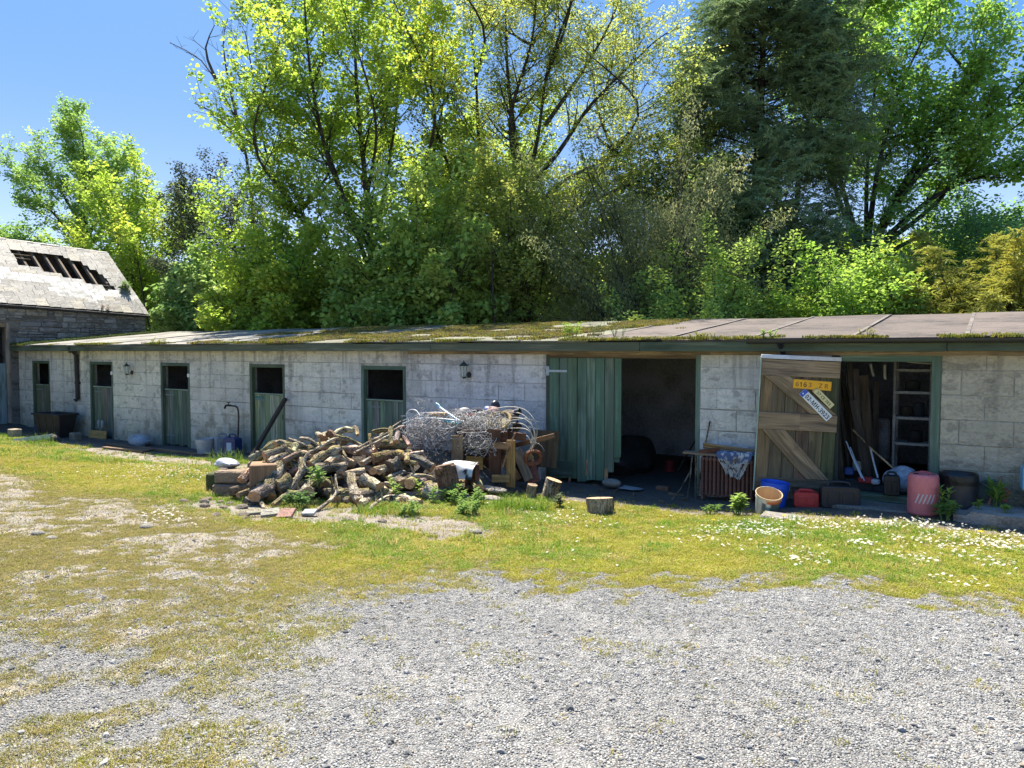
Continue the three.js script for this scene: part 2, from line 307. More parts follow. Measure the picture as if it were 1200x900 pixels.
// ------------------------------------------------------------------ ground of the yard
// what covers the yard at (x, z): gravel, moss and grass, bare dirt
const boundary = (x) => (x > -3.6 ? mix(5.45, 4.3, (x + 3.6) / 4.0) : mix(5.45, 7.3, clamp((-3.6 - x) / 1.6)) + Math.max(0, -5.2 - x) * 1.1);
function cover(x, z) {
  const n = fbm(x * 0.9 + 40, z * 0.9 + 40, 101, 1e6, 1e6, 4) - 0.5, f = fbm(x * 4 + 9, z * 4 + 9, 102, 1e6, 1e6, 4) - 0.5, ff = fbm(x * 12 + 9, z * 12 + 9, 107, 1e6, 1e6, 3) - 0.5;
  const b = boundary(x), mixed = smooth(-3.2, -4.6, x);                       // to the left gravel and moss run into each other
  let gravel = smooth(-0.75 - mixed * 1.2, 0.75 + mixed * 0.9, z - b + n * 1.1 + f * 1.6 + ff * 1.9) ;
  const worn = smooth(-0.2, 1.5, (-2.3 - (8.9 - z) * 0.9) - x + n * 1.5 + f) * smooth(4.8, 6.2, z + n * 1.5);   // the driven part of the yard, dusty with thin moss
  gravel *= 1 - 0.85 * worn * smooth(-0.34, 0.02, n + f * 0.8 + ff * 0.4 + 0.04);
  const thin = smooth(0.10, 0.2, f * 0.8 + n * 0.4 + ff * 0.35 - 0.03 + mixed * 0.12) * smooth(0.3, 2.2, z - b) * (0.6 + mixed * 0.3);    // tufts of moss coming through the gravel
  gravel *= 1 - thin * (x < -3 ? 0.5 : 0.16);
  let dirt = smooth(0.35, 0, Math.abs(z - 1.85 - (x + 13) * 0.085 + n * 0.3) - 0.3) * smooth(-21, -18, x) * smooth(-10.5, -12, x);   // pale strip before the loose boxes
  { const t = clamp(((x + 8.6) * 3.4 + (z - 5.0) * -1.0) / 12.56), dd = Math.hypot(x + 8.6 - t * 3.4, z - 5.0 + t * 1.0); dirt = Math.max(dirt, smooth(0.95, 0.35, dd + n * 1.3 + f * 1.0)); }  // scraped earth before the logs
  dirt = Math.max(dirt, smooth(0.5, 0.2, Math.abs(z - 7.1 - (x + 9.8) * 0.55 + n * 0.5) ) * smooth(-5.6, -7.2, x) * 0.6);       // wheel track
  dirt = Math.max(dirt, smooth(0.4, 0.15, Math.abs(z - 5.3 - (x + 10.5) * 0.25 + n * 0.5) ) * smooth(-8, -9.5, x) * 0.25);
  dirt = Math.max(dirt, smooth(1.55, 1.15, z + n * 0.6 + f * 0.5 + smooth(-3.6, -2.6, x) * -0.15 ) * smooth(-12, -9, x));                      // bare strip under the eaves
  dirt = Math.max(dirt, smooth(1.5, 1.1, z + n * 0.5) );
  const lush = clamp(0.5 + n * 1.6 + f * 0.8 + 0.35 * smooth(3.4, 2.2, z) * smooth(-8, -12, x));
  const bare = Math.max(smooth(-0.05, 0.13, f * 0.7 + n * 0.6 + ff * 0.5 + 0.01) * worn * 0.95, smooth(0.0, 0.14, f * 0.7 + n * 0.5 + ff * 0.3) * smooth(-4.4, -7.5, x) * smooth(3.8, 5.4, z) * 0.5);    // dry grass worn through
  const rut = x > -6 ? Math.exp(-(((z - 7.1 - 0.3 * x + n * 0.8) / 0.2) ** 2)) + Math.exp(-(((z - 8.7 - 0.3 * x + n * 0.8) / 0.2) ** 2)) : 0;   // wheels have pressed the chippings in
  return { rut, gravel, dirt: clamp(Math.max(dirt, bare) * (1 - gravel * 0.8)), lush: lush * (1 - worn * 0.6), worn, n, f, ff };
}
{
  const xs = [], zs = [];
  for (let x = -60; x < -27; x += 3) xs.push(x); for (let x = -27; x < -10; x += 0.14) xs.push(x); for (let x = -10; x < 5.2; x += 0.06) xs.push(x); for (let x = 5.2; x <= 40; x += 3.4) xs.push(x);
  for (let z = -120; z < -5; z += 5) zs.push(z); for (let z = -5; z < 0.2; z += 0.4) zs.push(z); for (let z = 0.2; z < 9.9; z += 0.055) zs.push(z); for (let z = 9.9; z < 40; z += 2.5) zs.push(z);
  const nx = xs.length, nz = zs.length, P = new Float32Array(nx * nz * 3), U = new Float32Array(nx * nz * 2), C = new Float32Array(nx * nz * 3), I = [];
  for (let j = 0; j < nz; j++) for (let i = 0; i < nx; i++) {
    const x = xs[i], z = zs[j], o = j * nx + i, k = cover(x, z);
    const yard = z > 0.1 && z < 12 && x > -27 && x < 5.2 ? 1 : 0;
    const rut = yard ? (k.n * 0.05 + k.f * 0.035 + k.ff * 0.022 * (1 - k.gravel * 0.5) - k.rut * 0.018) * smooth(0.2, 1.6, z) : 0;
    P[o * 3] = x; P[o * 3 + 1] = groundY(x, z) + rut; P[o * 3 + 2] = z; U[o * 2] = x; U[o * 2 + 1] = z;
    const gv = 1 + k.n * 0.35 + k.f * 0.35 + k.rut * 0.08, mo = 1 + k.ff * 1.2;
    let c = [0.30 * mo, 0.265 * mo * (0.9 + k.lush * 0.25), 0.035 * mo];                        // moss and short turf
    c = c.map((v, q) => mix(v, [0.12, 0.175, 0.022][q] * mo, clamp(k.lush - 0.45) * 1.1));
    c = c.map((v, q) => mix(v, [0.235, 0.205, 0.085][q] * mo, k.worn * 0.75));
    const dr = 1 + k.f * 0.5 + k.ff * 0.6;
    c = c.map((v, q) => mix(v, [0.37, 0.315, 0.24][q] * dr, k.dirt));
    const damp = smooth(1.6, 0.7, z); c = c.map((v, q) => mix(v, [0.125, 0.105, 0.085][q] * dr, k.dirt * damp));
    c = c.map((v, q) => mix(v, [0.31, 0.30, 0.282][q] * gv, k.gravel));
    if (z < -4.5 || x < -26) c = [0.045, 0.06, 0.02];
    C.set(c, o * 3);
    if (i && j) I.push(o - nx - 1, o - 1, o - nx, o - nx, o - 1, o);
  }
  const g = new THREE.BufferGeometry();
  g.setAttribute('position', new THREE.BufferAttribute(P, 3)); g.setAttribute('uv', new THREE.BufferAttribute(U, 2)); g.setAttribute('color', new THREE.BufferAttribute(C, 3)); g.setIndex(I); g.computeVertexNormals();
  structure('ground', g, MAT.ground);
}
// ------------------------------------------------------------------ the long low stable
const stable = thing('stable_building', 'long low whitewashed block stable with a shallow mossy roof and green doors', 'stable');
const OPEN = [ // x from, x to, head height
  { a: -24.17, b: -23.13, h: 1.9, kind: 'box' }, { a: -20.94, b: -19.78, h: 1.9, kind: 'box' }, { a: -17.58, b: -16.37, h: 1.9, kind: 'box' },
  { a: -14.12, b: -12.94, h: 1.9, kind: 'box' }, { a: -10.66, b: -9.48, h: 1.9, kind: 'box' }, { a: -6.35, b: -3.67, h: 2.14, kind: 'barn' }, { a: -1.83, b: -0.53, h: 2.14, kind: 'shed' }];
const WALL_A = -25.0, WALL_B = 3.2, EAVE = 2.2, BACK = -4;
const wallTone = (x, y, r) => { // the limewash is whiter in the middle, yellower far off, grey-brown by the shed
  const k = smooth(-15, -11, x) * (1 - smooth(-3, -0.8, x)), e = smooth(-2, -0.4, x), l = 0.9 + r() * 0.16;
  return [mix(1.0, 1.02, k) * l * mix(1, 0.80, e), mix(0.97, 1.0, k) * l * mix(1, 0.735, e), mix(0.86, 1.01, k) * l * mix(1, 0.64, e)];
};
{
  const r = rng(11), core = [], box = (x0, x1, y0, y1, z0, z1, tint) => tinted(place(cbox(x1 - x0, y1 - y0, z1 - z0, 0.003), [(x0 + x1) / 2, (y0 + y1) / 2, (z0 + z1) / 2]), tint || [0.78, 0.76, 0.71]);
  let x = WALL_A;
  for (const o of OPEN) { core.push(box(x, o.a, -0.4, EAVE, -0.2, 0)); core.push(box(o.a, o.b, o.h, EAVE, -0.2, -0.001)); x = o.b; }
  core.push(box(x, WALL_B, -0.4, EAVE, -0.2, 0));
  const wall = part(stable, 'wall', core, MAT.block);
  const CH = 0.315;
  for (let k = 0; k < 8; k++) {
    const y0 = -0.25 + k * CH, y1 = Math.min(EAVE, y0 + CH);
    if (y1 - y0 < 0.05) continue;
    const segs = []; let s = WALL_A;
    for (const o of OPEN) if (o.h > y0 + 0.12) { segs.push([s, o.a]); s = o.b; }
    segs.push([s, WALL_B]);
    for (const [sa, sb] of segs) {
      let cx = sa;
      const off = (k % 2) * 0.28; let first = true;
      while (cx < sb - 0.02) {
        let nx = first ? (Math.floor((cx + 30 - off) / 0.56 + 0.35) + 1) * 0.56 - 30 + off : cx + 0.56; first = false;
        nx += (r() - 0.5) * 0.05;
        if (sb - nx < 0.16) nx = sb;
        const w = Math.min(nx, sb) - cx, g0 = 0.004 + r() * 0.003, out = 0.004 + r() * 0.009;
        const tn = wallTone(cx + w / 2, y0, r);
        const yy0 = y0 + (r() - 0.5) * 0.008;
        const b = cbox(w - g0, y1 - yy0 - g0, 0.05, 0.006);
        place(b, [cx + w / 2, (yy0 + y1) / 2, out - 0.025], [0, (r() - 0.5) * 0.012, (r() - 0.5) * 0.006]); boxUV(b);
        // a world-fixed uv keeps stains running from block to block; damp sits at the foot of the wall
        const uv = b.attributes.uv, gy = groundY(cx, 0); for (let i = 0; i < uv.count; i++) uv.setY(i, (uv.getY(i) - gy) / (EAVE - gy) * 2.3 + 0.03);
        part(wall, 'concrete_block', tinted(b, tn), MAT.block);
        cx = nx;
      }
    }
  }
  // back wall, end wall, partitions, floor of the inside
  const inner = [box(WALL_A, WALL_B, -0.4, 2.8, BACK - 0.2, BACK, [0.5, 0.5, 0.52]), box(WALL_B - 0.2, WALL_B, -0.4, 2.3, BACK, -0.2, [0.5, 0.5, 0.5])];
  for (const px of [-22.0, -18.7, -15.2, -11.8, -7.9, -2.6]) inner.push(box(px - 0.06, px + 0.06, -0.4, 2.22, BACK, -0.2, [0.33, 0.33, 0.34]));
  part(stable, 'inner_wall', inner, MAT.concrete);
}
// roof: overlapping sheets on a single slope
{
  const r = rng(12), slope = 0.48 / 4.55, W = 1.3; let n = 0;
  for (let x = WALL_A + 0.02; x < 3.4; x += W, n++) {
    const w = W + 0.05, over = 0.28 + (r() - 0.5) * 0.05, len = over + 4.28, ang = Math.atan(slope);
    const g = new THREE.BoxGeometry(w, 0.028, len, 6, 1, 14).toNonIndexed();
    jitter(g, 0.012, 40 + n, 1.4); g.deleteAttribute('uv');
    const t = x < -14 ? [0.25, 0.232, 0.195] : x < -5.8 ? [0.17, 0.165, 0.11] : [0.115, 0.09, 0.076];
    const k = 0.85 + r() * 0.3;
    place(g, [0, 0, 0], [ang, 0, (r() - 0.5) * 0.008]); const yE = 2.365 + slope * 0.28;
    place(g, [x + w / 2, yE - slope * (over - 0.28) / 2 - 0.28 * slope + 0.24 + (n % 2) * 0.012 - 0.013, over - len / 2]);
    boxUV(g, n * 0.37, n * 0.61);
    part(stable, 'roof_sheet', tinted(g, t.map((v) => v * k)), MAT.felt);
  }
  // pale weathered lap strips over the joints of the felt
  n = 0;
  for (let x = WALL_A + 0.02 + W * 15; x < 3; x += W, n++) {
    const g = cbox(0.05, 0.007, 4.4, 0.002); place(g, [x + 0.02, 2.619, -1.93], [Math.atan(slope), 0, 0]); boxUV(g);
    part(stable, 'lap_strip', tinted(jitter(g, 0.012, 77 + n, 2), [0.17, 0.145, 0.125]), MAT.felt);
  }
}
{ // fascia boards, the pale plate over the doors, gutter and downpipes
  const r = rng(13); let x = WALL_A + 0.02;
  while (x < WALL_B) {
    const w = Math.min(3.6 + r() * 1.2, WALL_B - x), g = cbox(0.145, w - 0.006, 0.024, 0.004); boxUV(g, r(), r());
    place(g, [x + w / 2, 2.268 + (r() - 0.5) * 0.012, 0.245], [0, 0, Math.PI / 2]);
    part(stable, 'fascia_board', tinted(g, [0.80 + r() * 0.2, 0.72, 0.58]), MAT.green); x += w;
  }
  const so = cbox(28.1, 0.02, 0.22, 0.003); place(so, [-10.9, 2.205, 0.125]); part(stable, 'soffit', tinted(so, [0.5, 0.45, 0.38]), MAT.wood);
  for (const [a, b] of [[-9.4, -3.5], [-3.5, 0.4], [0.4, WALL_B]]) { const g = cbox(0.06, b - a, 0.03, 0.004); boxUV(g, a, 0); place(g, [(a + b) / 2, 2.166, 0.028], [0, 0, Math.PI / 2]); part(stable, 'wall_plate', tinted(g, [1.5, 1.5, 1.45]), MAT.wood); }
  const trough = (x0, x1, y) => { const s = []; for (let i = 0; i <= 10; i++) { const a = Math.PI + i / 10 * Math.PI; s.push([Math.cos(a) * 0.055, Math.sin(a) * 0.055]); } for (let i = 10; i >= 0; i--) { const a = Math.PI + i / 10 * Math.PI; s.push([Math.cos(a) * 0.049, Math.sin(a) * 0.049]); }
    const g = new THREE.ExtrudeGeometry(new THREE.Shape(s.map((q) => new THREE.Vector2(...q))), { depth: x1 - x0, bevelEnabled: false }); g.deleteAttribute('uv'); place(g, [x0, y, 0.318], [0, Math.PI / 2, 0]); return g; };
  part(stable, 'gutter', tinted(trough(-2.9, WALL_B, 2.352), [0.035, 0.033, 0.032]), MAT.plastic);
  const dp = tube([[-2.45, 2.3, 0.3], [-2.45, 2.22, 0.2], [-2.45, 2.12, 0.07], [-2.45, 1.2, 0.06], [-2.45, 0.2, 0.06]], 0.036, 10, { tint: [0.02, 0.022, 0.028] });
  const clip = cbox(0.11, 0.05, 0.06, 0.004, [0.02, 0.022, 0.028]); place(clip, [-2.45, 2.02, 0.05]);
  part(stable, 'drainpipe', [dp, clip], MAT.plastic);
  const dp2 = tube([[-21.48, 2.3, 0.28], [-21.48, 2.2, 0.18], [-21.48, 2.08, 0.08], [-21.48, 1.2, 0.07], [-21.48, 0.86, 0.07], [-21.52, 0.8, 0.13]], 0.055, 10, { tint: [0.035, 0.03, 0.027] });
  part(stable, 'drainpipe', [dp2, place(tinted(cbox(0.16, 0.12, 0.16, 0.01), [0.035, 0.03, 0.027]), [-21.48, 2.2, 0.17]), place(tinted(cbox(0.15, 0.06, 0.1, 0.01), [0.03, 0.026, 0.022]), [-21.48, 1.3, 0.06])], MAT.grime, 'broken brown downpipe');
}
function vplank(w, h, d, r, tint, opt = {}) { // an upright board with its grain along y, feet ragged if asked; origin at its foot
  const g = cbox(w, h, d, 0.004); place(g, [0, h / 2, 0]); boxUV(g, r() * 3, r() * 3);
  if (opt.rag) { const p = g.attributes.position; for (let i = 0; i < p.count; i++) if (p.getY(i) < 0.1) p.setY(i, p.getY(i) + opt.rag * (p.getX(i) > 0 ? 1 : 0.35)); }
  return tinted(g, tint);
}
function hboard(l, h, d, r, tint) { const g = cbox(h, l, d, 0.004); boxUV(g, r() * 3, r() * 3); place(g, [0, 0, 0], [0, 0, Math.PI / 2]); return tinted(g, tint); }
// the five loose-box half doors
OPEN.filter((o) => o.kind === 'box').forEach((o, i) => {
  const r = rng(60 + i), w = o.b - o.a, g0 = groundY((o.a + o.b) / 2, 0) - 0.02, cx = (o.a + o.b) / 2;
  const fr = new THREE.Group(); fr.name = 'door_frame'; stable.add(fr);
  const ft = [[0.75, 0.72, 0.55], [0.7, 0.75, 0.62], [0.75, 0.75, 0.7], [0.9, 0.8, 0.62], [0.85, 0.95, 0.9]][i];
  for (const s of [0, 1]) { const j = vplank(0.075, o.h - g0, 0.1, r, ft); place(j, [s ? o.b - 0.0375 : o.a + 0.0375, g0, -0.045]); part(fr, 'jamb', j, MAT.green); }
  const hd = hboard(w - 0.15, 0.075, 0.1, r, ft); place(hd, [cx, o.h - 0.0375, -0.045]); part(fr, 'lintel_board', hd, MAT.green);
  const leaf = new THREE.Group(); leaf.name = 'half_door'; leaf.position.set(cx, g0 + 0.03, -0.075); stable.add(leaf);
  const lw = w - 0.16, np = 6, top = [1.19, 1.215, 1.235, 1.235, 1.22][i] - g0 - 0.03;
  const tn = [[1.1, 0.85, 0.62], [1.1, 0.88, 0.85], [1.0, 0.85, 0.92], [2.2, 1.65, 1.4], [1.25, 1.1, 1.15]][i];
  for (let k = 0; k < np; k++) { const b = vplank(lw / np - 0.008, top - 0.015 - r() * 0.01, 0.022, r, tn.map((v) => v * (0.85 + r() * 0.35)), { rag: r() * 0.05 }); place(b, [(k + 0.5) / np * lw - lw / 2, 0, (r() - 0.5) * 0.006]); part(leaf, 'plank', b, MAT.green); }
  const cap = hboard(lw, 0.03, 0.05, r, [2.6, 2.2, 2.2]); place(cap, [0, top, 0.006]); part(leaf, 'top_rail', cap, MAT.green, 'pale worn top edge');
  for (const y of [0.22, top - 0.16]) { const b = hboard(lw - 0.05, 0.11, 0.02, r, tn); place(b, [0, y, -0.024]); part(leaf, 'ledge', b, MAT.green); }
  for (const y of [0.25, top - 0.14]) { const hg = cbox(0.36, 0.035, 0.006, 0.002, [0.16, 0.19, 0.19]); place(hg, [-lw / 2 + 0.19, y, 0.017]); part(leaf, 'strap_hinge', hg, MAT.grime); }
  const bolt = cbox(0.05, 0.11, 0.03, 0.004, [0.05, 0.05, 0.05]); place(bolt, [lw / 2 - 0.05, top - 0.5, 0.02]); part(leaf, 'bolt', bolt, MAT.metal);
  if (i === 1 || i === 2) { const c = cbox(0.07, 0.09, 0.04, 0.006, [0.75, 0.76, 0.72]); place(c, [o.b - 0.03, 1.6, 0.012]); part(fr, 'catch_plate', c, MAT.plastic, 'white plate on the jamb'); }
  if (i === 3) { const c = hboard(0.3, 0.05, 0.012, r, [0.9, 2.2, 2.8]); place(c, [-lw / 2 + 0.16, top - 0.09, 0.021]); part(leaf, 'strap_hinge', c, MAT.green, 'pale turquoise strap'); }
});
{ // the wide barn doorway: one closed leaf of green boards, the other side open
  const o = OPEN[5], r = rng(71), g0 = groundY(-5.6, 0);
  const fr = new THREE.Group(); fr.name = 'door_frame'; stable.add(fr);
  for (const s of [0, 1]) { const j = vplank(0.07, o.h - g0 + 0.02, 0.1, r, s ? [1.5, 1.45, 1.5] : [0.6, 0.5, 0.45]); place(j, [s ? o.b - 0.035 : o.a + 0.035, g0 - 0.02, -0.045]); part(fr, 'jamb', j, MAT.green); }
  const hd = hboard(o.b - o.a - 0.14, 0.06, 0.1, r, [1.1, 1.0, 0.8]); place(hd, [(o.a + o.b) / 2, o.h - 0.03, -0.045]); part(fr, 'lintel_board', hd, MAT.wood);
  const leaf = new THREE.Group(); leaf.name = 'barn_door'; leaf.position.set(o.a + 0.075, g0 + 0.02, 0.012); stable.add(leaf);
  const ws = [0.19, 0.155, 0.185, 0.175, 0.165, 0.16, 0.17, 0.125]; let x = 0;
  ws.forEach((w, k) => { const f = [0.0, 0.02, 0.04, 0.0, 0.03, 0.05, 0.2, 0.46][k], b = vplank(w - 0.009, 2.06 - f, 0.026, r, [0.95 + r() * 0.25, 1.0 + r() * 0.25, 0.98 + r() * 0.2], { rag: 0.01 + r() * 0.025 }); place(b, [x + w / 2, f, (r() - 0.5) * 0.008], [0, 0, (r() - 0.5) * 0.006]); part(leaf, 'plank', b, MAT.green); x += w; });
  for (const y of [0.45, 1.05, 1.85]) { const b = hboard(x - 0.08, 0.14, 0.03, r, [1, 1, 1]); place(b, [x / 2, y, -0.03]); part(leaf, 'ledge', b, MAT.green); }
  const hg = [place(cbox(0.37, 0.038, 0.008, 0.002, [0.42, 0.48, 0.5]), [0.16, 1.84, 0.022]), place(cbox(0.06, 0.16, 0.012, 0.003, [0.42, 0.48, 0.5]), [-0.03, 1.84, 0.018])];
  part(leaf, 'strap_hinge', hg, MAT.grime);
  const kick = hboard(0.42, 0.25, 0.02, r, [0.55, 0.62, 0.62]); place(kick, [0.24, 0.2, 0.026]); part(leaf, 'kick_board', kick, MAT.green);
  for (const [sx, sy, sw, sh] of [[0.72, 0.14, 0.035, 0.3], [1.07, 0.1, 0.06, 0.22], [0.4, 0.0, 0.04, 0.12]]) { const b = vplank(sw, sh, 0.02, r, [1.8, 1.45, 1.15], { rag: 0.06 }); place(b, [sx, sy - 0.05, 0.018]); part(leaf, 'splintered_board', b, MAT.wood, 'bare broken wood'); }
}
{ // the shed doorway
  const o = OPEN[6], r = rng(72), g0 = groundY(-1, 0);
  const fr = new THREE.Group(); fr.name = 'door_frame'; stable.add(fr);
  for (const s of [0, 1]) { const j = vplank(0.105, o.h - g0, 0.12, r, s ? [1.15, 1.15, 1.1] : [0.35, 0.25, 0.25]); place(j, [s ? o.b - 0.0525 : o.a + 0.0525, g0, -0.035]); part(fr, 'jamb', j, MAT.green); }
  const hd = hboard(o.b - o.a - 0.21, 0.085, 0.12, r, [1.0, 1.1, 1.05]); place(hd, [(o.a + o.b) / 2, o.h - 0.0425, -0.035]); part(fr, 'lintel_board', hd, MAT.green);
  const si = hboard(o.b - o.a - 0.21, 0.1, 0.16, r, [0.75, 0.75, 0.6]); place(si, [(o.a + o.b) / 2, g0 + 0.04, -0.03]); part(fr, 'sill_board', si, MAT.green);
  // the plank door swung back against the wall, sagging on its hinges, its ledged and braced side showing
  const leaf = new THREE.Group(); leaf.name = 'plank_door'; leaf.position.set(-1.79, 0.2, 0.06); leaf.rotation.set(0, Math.PI / 180 * 25, 0); stable.add(leaf);
  const inner = new THREE.Matrix4().makeRotationZ(-0.042), W = 1.03, H = 1.86;   // x runs from the hinge at 0 to -W
  const add = (name, g, m, label) => { g.applyMatrix4(new THREE.Matrix4().makeTranslation(0, 0.02, 0).multiply(inner)); return part(leaf, name, g, m, label); };
  const ws = [0.17, 0.18, 0.175, 0.165, 0.17, 0.17]; let x = 0;
  ws.forEach((w, k) => { const b = vplank(w - 0.006, H, 0.022, r, k === 0 ? [0.45, 0.62, 0.42] : k === 5 ? [1.1, 0.98, 0.78] : [0.75 + r() * 0.25, 0.68 + r() * 0.2, 0.62 + r() * 0.15], { rag: r() * 0.04 }); place(b, [-x - w / 2, 0, (r() - 0.5) * 0.004]); add('plank', b, MAT.wood); x += w; });
  const led = (y, h, t) => { const b = hboard(W, h, 0.024, r, t); place(b, [-W / 2, y, 0.0235]); add('ledge', b, MAT.wood); };
  led(H - 0.145, 0.22, [1.5, 1.42, 1.36]); led(0.985, 0.235, [1.4, 1.3, 1.22]); led(0.14, 0.12, [0.95, 0.92, 0.9]);
  const brace = (x0, y0, x1, y1, wd) => { const sh = new THREE.Shape([new THREE.Vector2(x0, y0), new THREE.Vector2(x0 + wd, y0), new THREE.Vector2(x1, y1), new THREE.Vector2(x1 - wd, y1)]);
    const g = new THREE.ExtrudeGeometry(sh, { depth: 0.02, bevelEnabled: true, bevelSize: 0.003, bevelThickness: 0.003, bevelSegments: 1 }); const a = Math.atan2(x1 - wd - x0, y0 - y1); let q = g.toNonIndexed(); q.deleteAttribute('uv'); place(q, [0, 0, 0], [0, 0, -a]); boxUV(q, r() * 2, r() * 2); place(q, [0, 0, 0], [0, 0, a]); place(q, [0, 0, 0.013]); add('brace', tinted(q, [1.5, 1.4, 1.25]), MAT.wood); };
  brace(-W + 0.04, H - 0.26, -0.02, 1.11, 0.34); brace(-W + 0.06, 0.86, -0.06, 0.21, 0.3);
  const cap = hboard(W + 0.01, 0.055, 0.07, r, [0.62, 0.63, 0.68]); place(cap, [-W / 2, H + 0.004, 0.006]); add('top_rail', cap, MAT.plastic, 'white painted top edge');
  const ed = vplank(0.014, H, 0.05, r, [0.42, 0.52, 0.40]); place(ed, [-W - 0.009, 0, 0.002]); add('edge_strip', ed, MAT.plastic, 'pale green painted edge');
  for (const y of [0.32, 1.6]) { const h = cbox(0.3, 0.03, 0.008, 0.002, [0.05, 0.045, 0.04]); place(h, [-0.14, y, -0.018]); add('strap_hinge', h, MAT.metal); }
}
// ------------------------------------------------------------------ the stone barn across the end of the yard
{
  const barn = thing('stone_barn', 'old stone barn with a holed slate roof across the far end of the stable', 'barn');
  const r = rng(21), X0 = -25.02, XR = -27.5, XB = -30, Z0 = -4.1, Z1 = 5.2, yE = (z) => 3.52 + (z - Z0) * 0.035, yR = 5.74, D = { a: 0.22, b: 1.5, h: 3.05 };
  const bx = (x0, x1, y0, y1, z0, z1, t) => tinted(place(cbox(x1 - x0, y1 - y0, z1 - z0, 0.004), [(x0 + x1) / 2, (y0 + y1) / 2, (z0 + z1) / 2]), t);
  const mor = [0.2, 0.192, 0.175];
  const core = [bx(X0 - 0.5, X0, -0.5, 3.5, Z0, D.a, mor), bx(X0 - 0.5, X0, D.h, 3.5, D.a, D.b, mor), bx(X0 - 0.5, X0, -0.5, 3.5, D.b, Z1, mor), bx(XB, XB + 0.5, -0.5, 3.5, Z0, Z1, mor)];
  for (const z of [Z0, Z1 - 0.5]) { const s = new THREE.Shape([new THREE.Vector2(XB, -0.5), new THREE.Vector2(X0 - 0.005, -0.5), new THREE.Vector2(X0 - 0.005, 3.46), new THREE.Vector2(XR, 5.62), new THREE.Vector2(XB, 3.46)]); const g = new THREE.ExtrudeGeometry(s, { depth: 0.5, bevelEnabled: false }); g.deleteAttribute('uv'); place(g, [0, 0, z + 0.003]); core.push(tinted(g, mor)); }
  const wall = part(barn, 'wall', core, MAT.stone);
  // rubble stones laid in rough courses on the face that looks over the yard
  let y = -0.1;
  while (y < 3.42) {
    const h = 0.11 + r() * 0.14; let z = Z0 + 0.01;
    while (z < 2.6) {
      const w = 0.16 + r() * 0.5, z1 = Math.min(z + w, 2.7);
      const hid = (y + h < 2.05 && z < 0.05) || (z1 > D.a - 0.02 && z < D.b + 0.02 && y < D.h) || y + h > yE(z) - 0.02;
      if (!hid) for (const [ya, yb] of r() < 0.4 ? [[0, 0.45 + r() * 0.15], [0.5, 1]] : [[0, 1]]) { const y1 = y + ya * h, h1 = (yb - ya) * h, g = jitter(cbox(0.1, h1 - 0.018, z1 - z - 0.02, 0.022), 0.03, (r() * 9999) | 0, 5), l = 0.95 + r() * 0.95, wr = r(); place(g, [X0 - 0.025 + r() * 0.03, y1 + h1 / 2, (z + z1) / 2]); boxUV(g, r(), r()); part(wall, 'stone', tinted(g, [0.20 * l, (0.195 - wr * 0.01) * l, (0.19 - wr * 0.035) * l]), MAT.stone); }
      z = z1;
    }
    y += h;
  }
  { // doorway with its pale post and half door
    const fr = new THREE.Group(); fr.name = 'door_frame'; barn.add(fr);
    for (const z of [D.a + 0.05, D.b - 0.05]) { const j = cbox(0.12, D.h, 0.1, 0.006); boxUV(j); place(j, [X0 - 0.05, D.h / 2, z]); part(fr, 'jamb', tinted(j, [1.5, 1.7, 2.2]), MAT.wood); }
    const hd = cbox(0.14, 0.14, D.b - D.a - 0.2, 0.006); boxUV(hd); place(hd, [X0 - 0.05, D.h - 0.07, (D.a + D.b) / 2]); part(fr, 'lintel_board', tinted(hd, [1, 1, 1]), MAT.wood);
    for (let k = 0; k < 6; k++) { const w = (D.b - D.a - 0.22) / 6, b = cbox(0.03, 1.84, w - 0.01, 0.004); boxUV(b, k, k); place(b, [X0 - 0.06, 0.9, D.a + 0.11 + (k + 0.5) * w]); part(fr, 'plank', tinted(b, [2.2, 2.0, 3.0]), MAT.green); }
  }
  // roof: rafters and battens under rows of slates; several rows have gone near the ridge
  const lean = Math.atan2(yR - 3.5, X0 - XR), L = Math.hypot(yR - 3.5, X0 + 0.12 - XR), up = V(-Math.cos(lean), Math.sin(lean), 0), nrm = V(Math.sin(lean), Math.cos(lean), 0);
  const at = (s, z, o = 0) => { const e = yE(z), k = 1 - s / L; return V(X0 + 0.12, e - 0.06, z).addScaledVector(up, s).addScaledVector(nrm, o).add(V(0, (yE(Z0) - e) * (1 - k) * 0.35, 0)); };
  const rot = new THREE.Matrix4().makeBasis(V(0, 0, -1), up, nrm);           // slate: x along the eave, y up the slope, z out of it
  const beam = (name, s0, s1, z0, z1, w, d, o, tint) => { const a = at(s0, z0, o), b = at(s1, z1, o), len = a.distanceTo(b), t = b.clone().sub(a).normalize(), g = cbox(w, len, d, 0.005); boxUV(g, r(), r()); g.applyMatrix4(new THREE.Matrix4().makeBasis(t.clone().cross(nrm).normalize(), t, nrm).setPosition(a.add(b).multiplyScalar(0.5))); return part(barn, name, tinted(g, tint), MAT.wood); };
  for (let z = Z0 + 0.3; z < Z1; z += 0.40) beam('rafter', 0.1, L - 0.02, z, z, 0.07, 0.11, -0.085, [1.15, 1.15, 1.2]);
  // the far slope, unbroken, and the ridge
  { const s = cbox(L + 0.1, 0.03, Z1 - Z0 + 0.1, 0.005); place(s, [XR - (XR - XB) / 2 - 0.05, 4.58, (Z0 + Z1) / 2], [0, 0, lean]); boxUV(s); part(barn, 'back_slope', tinted(s, [0.16, 0.16, 0.17]), MAT.slate); }
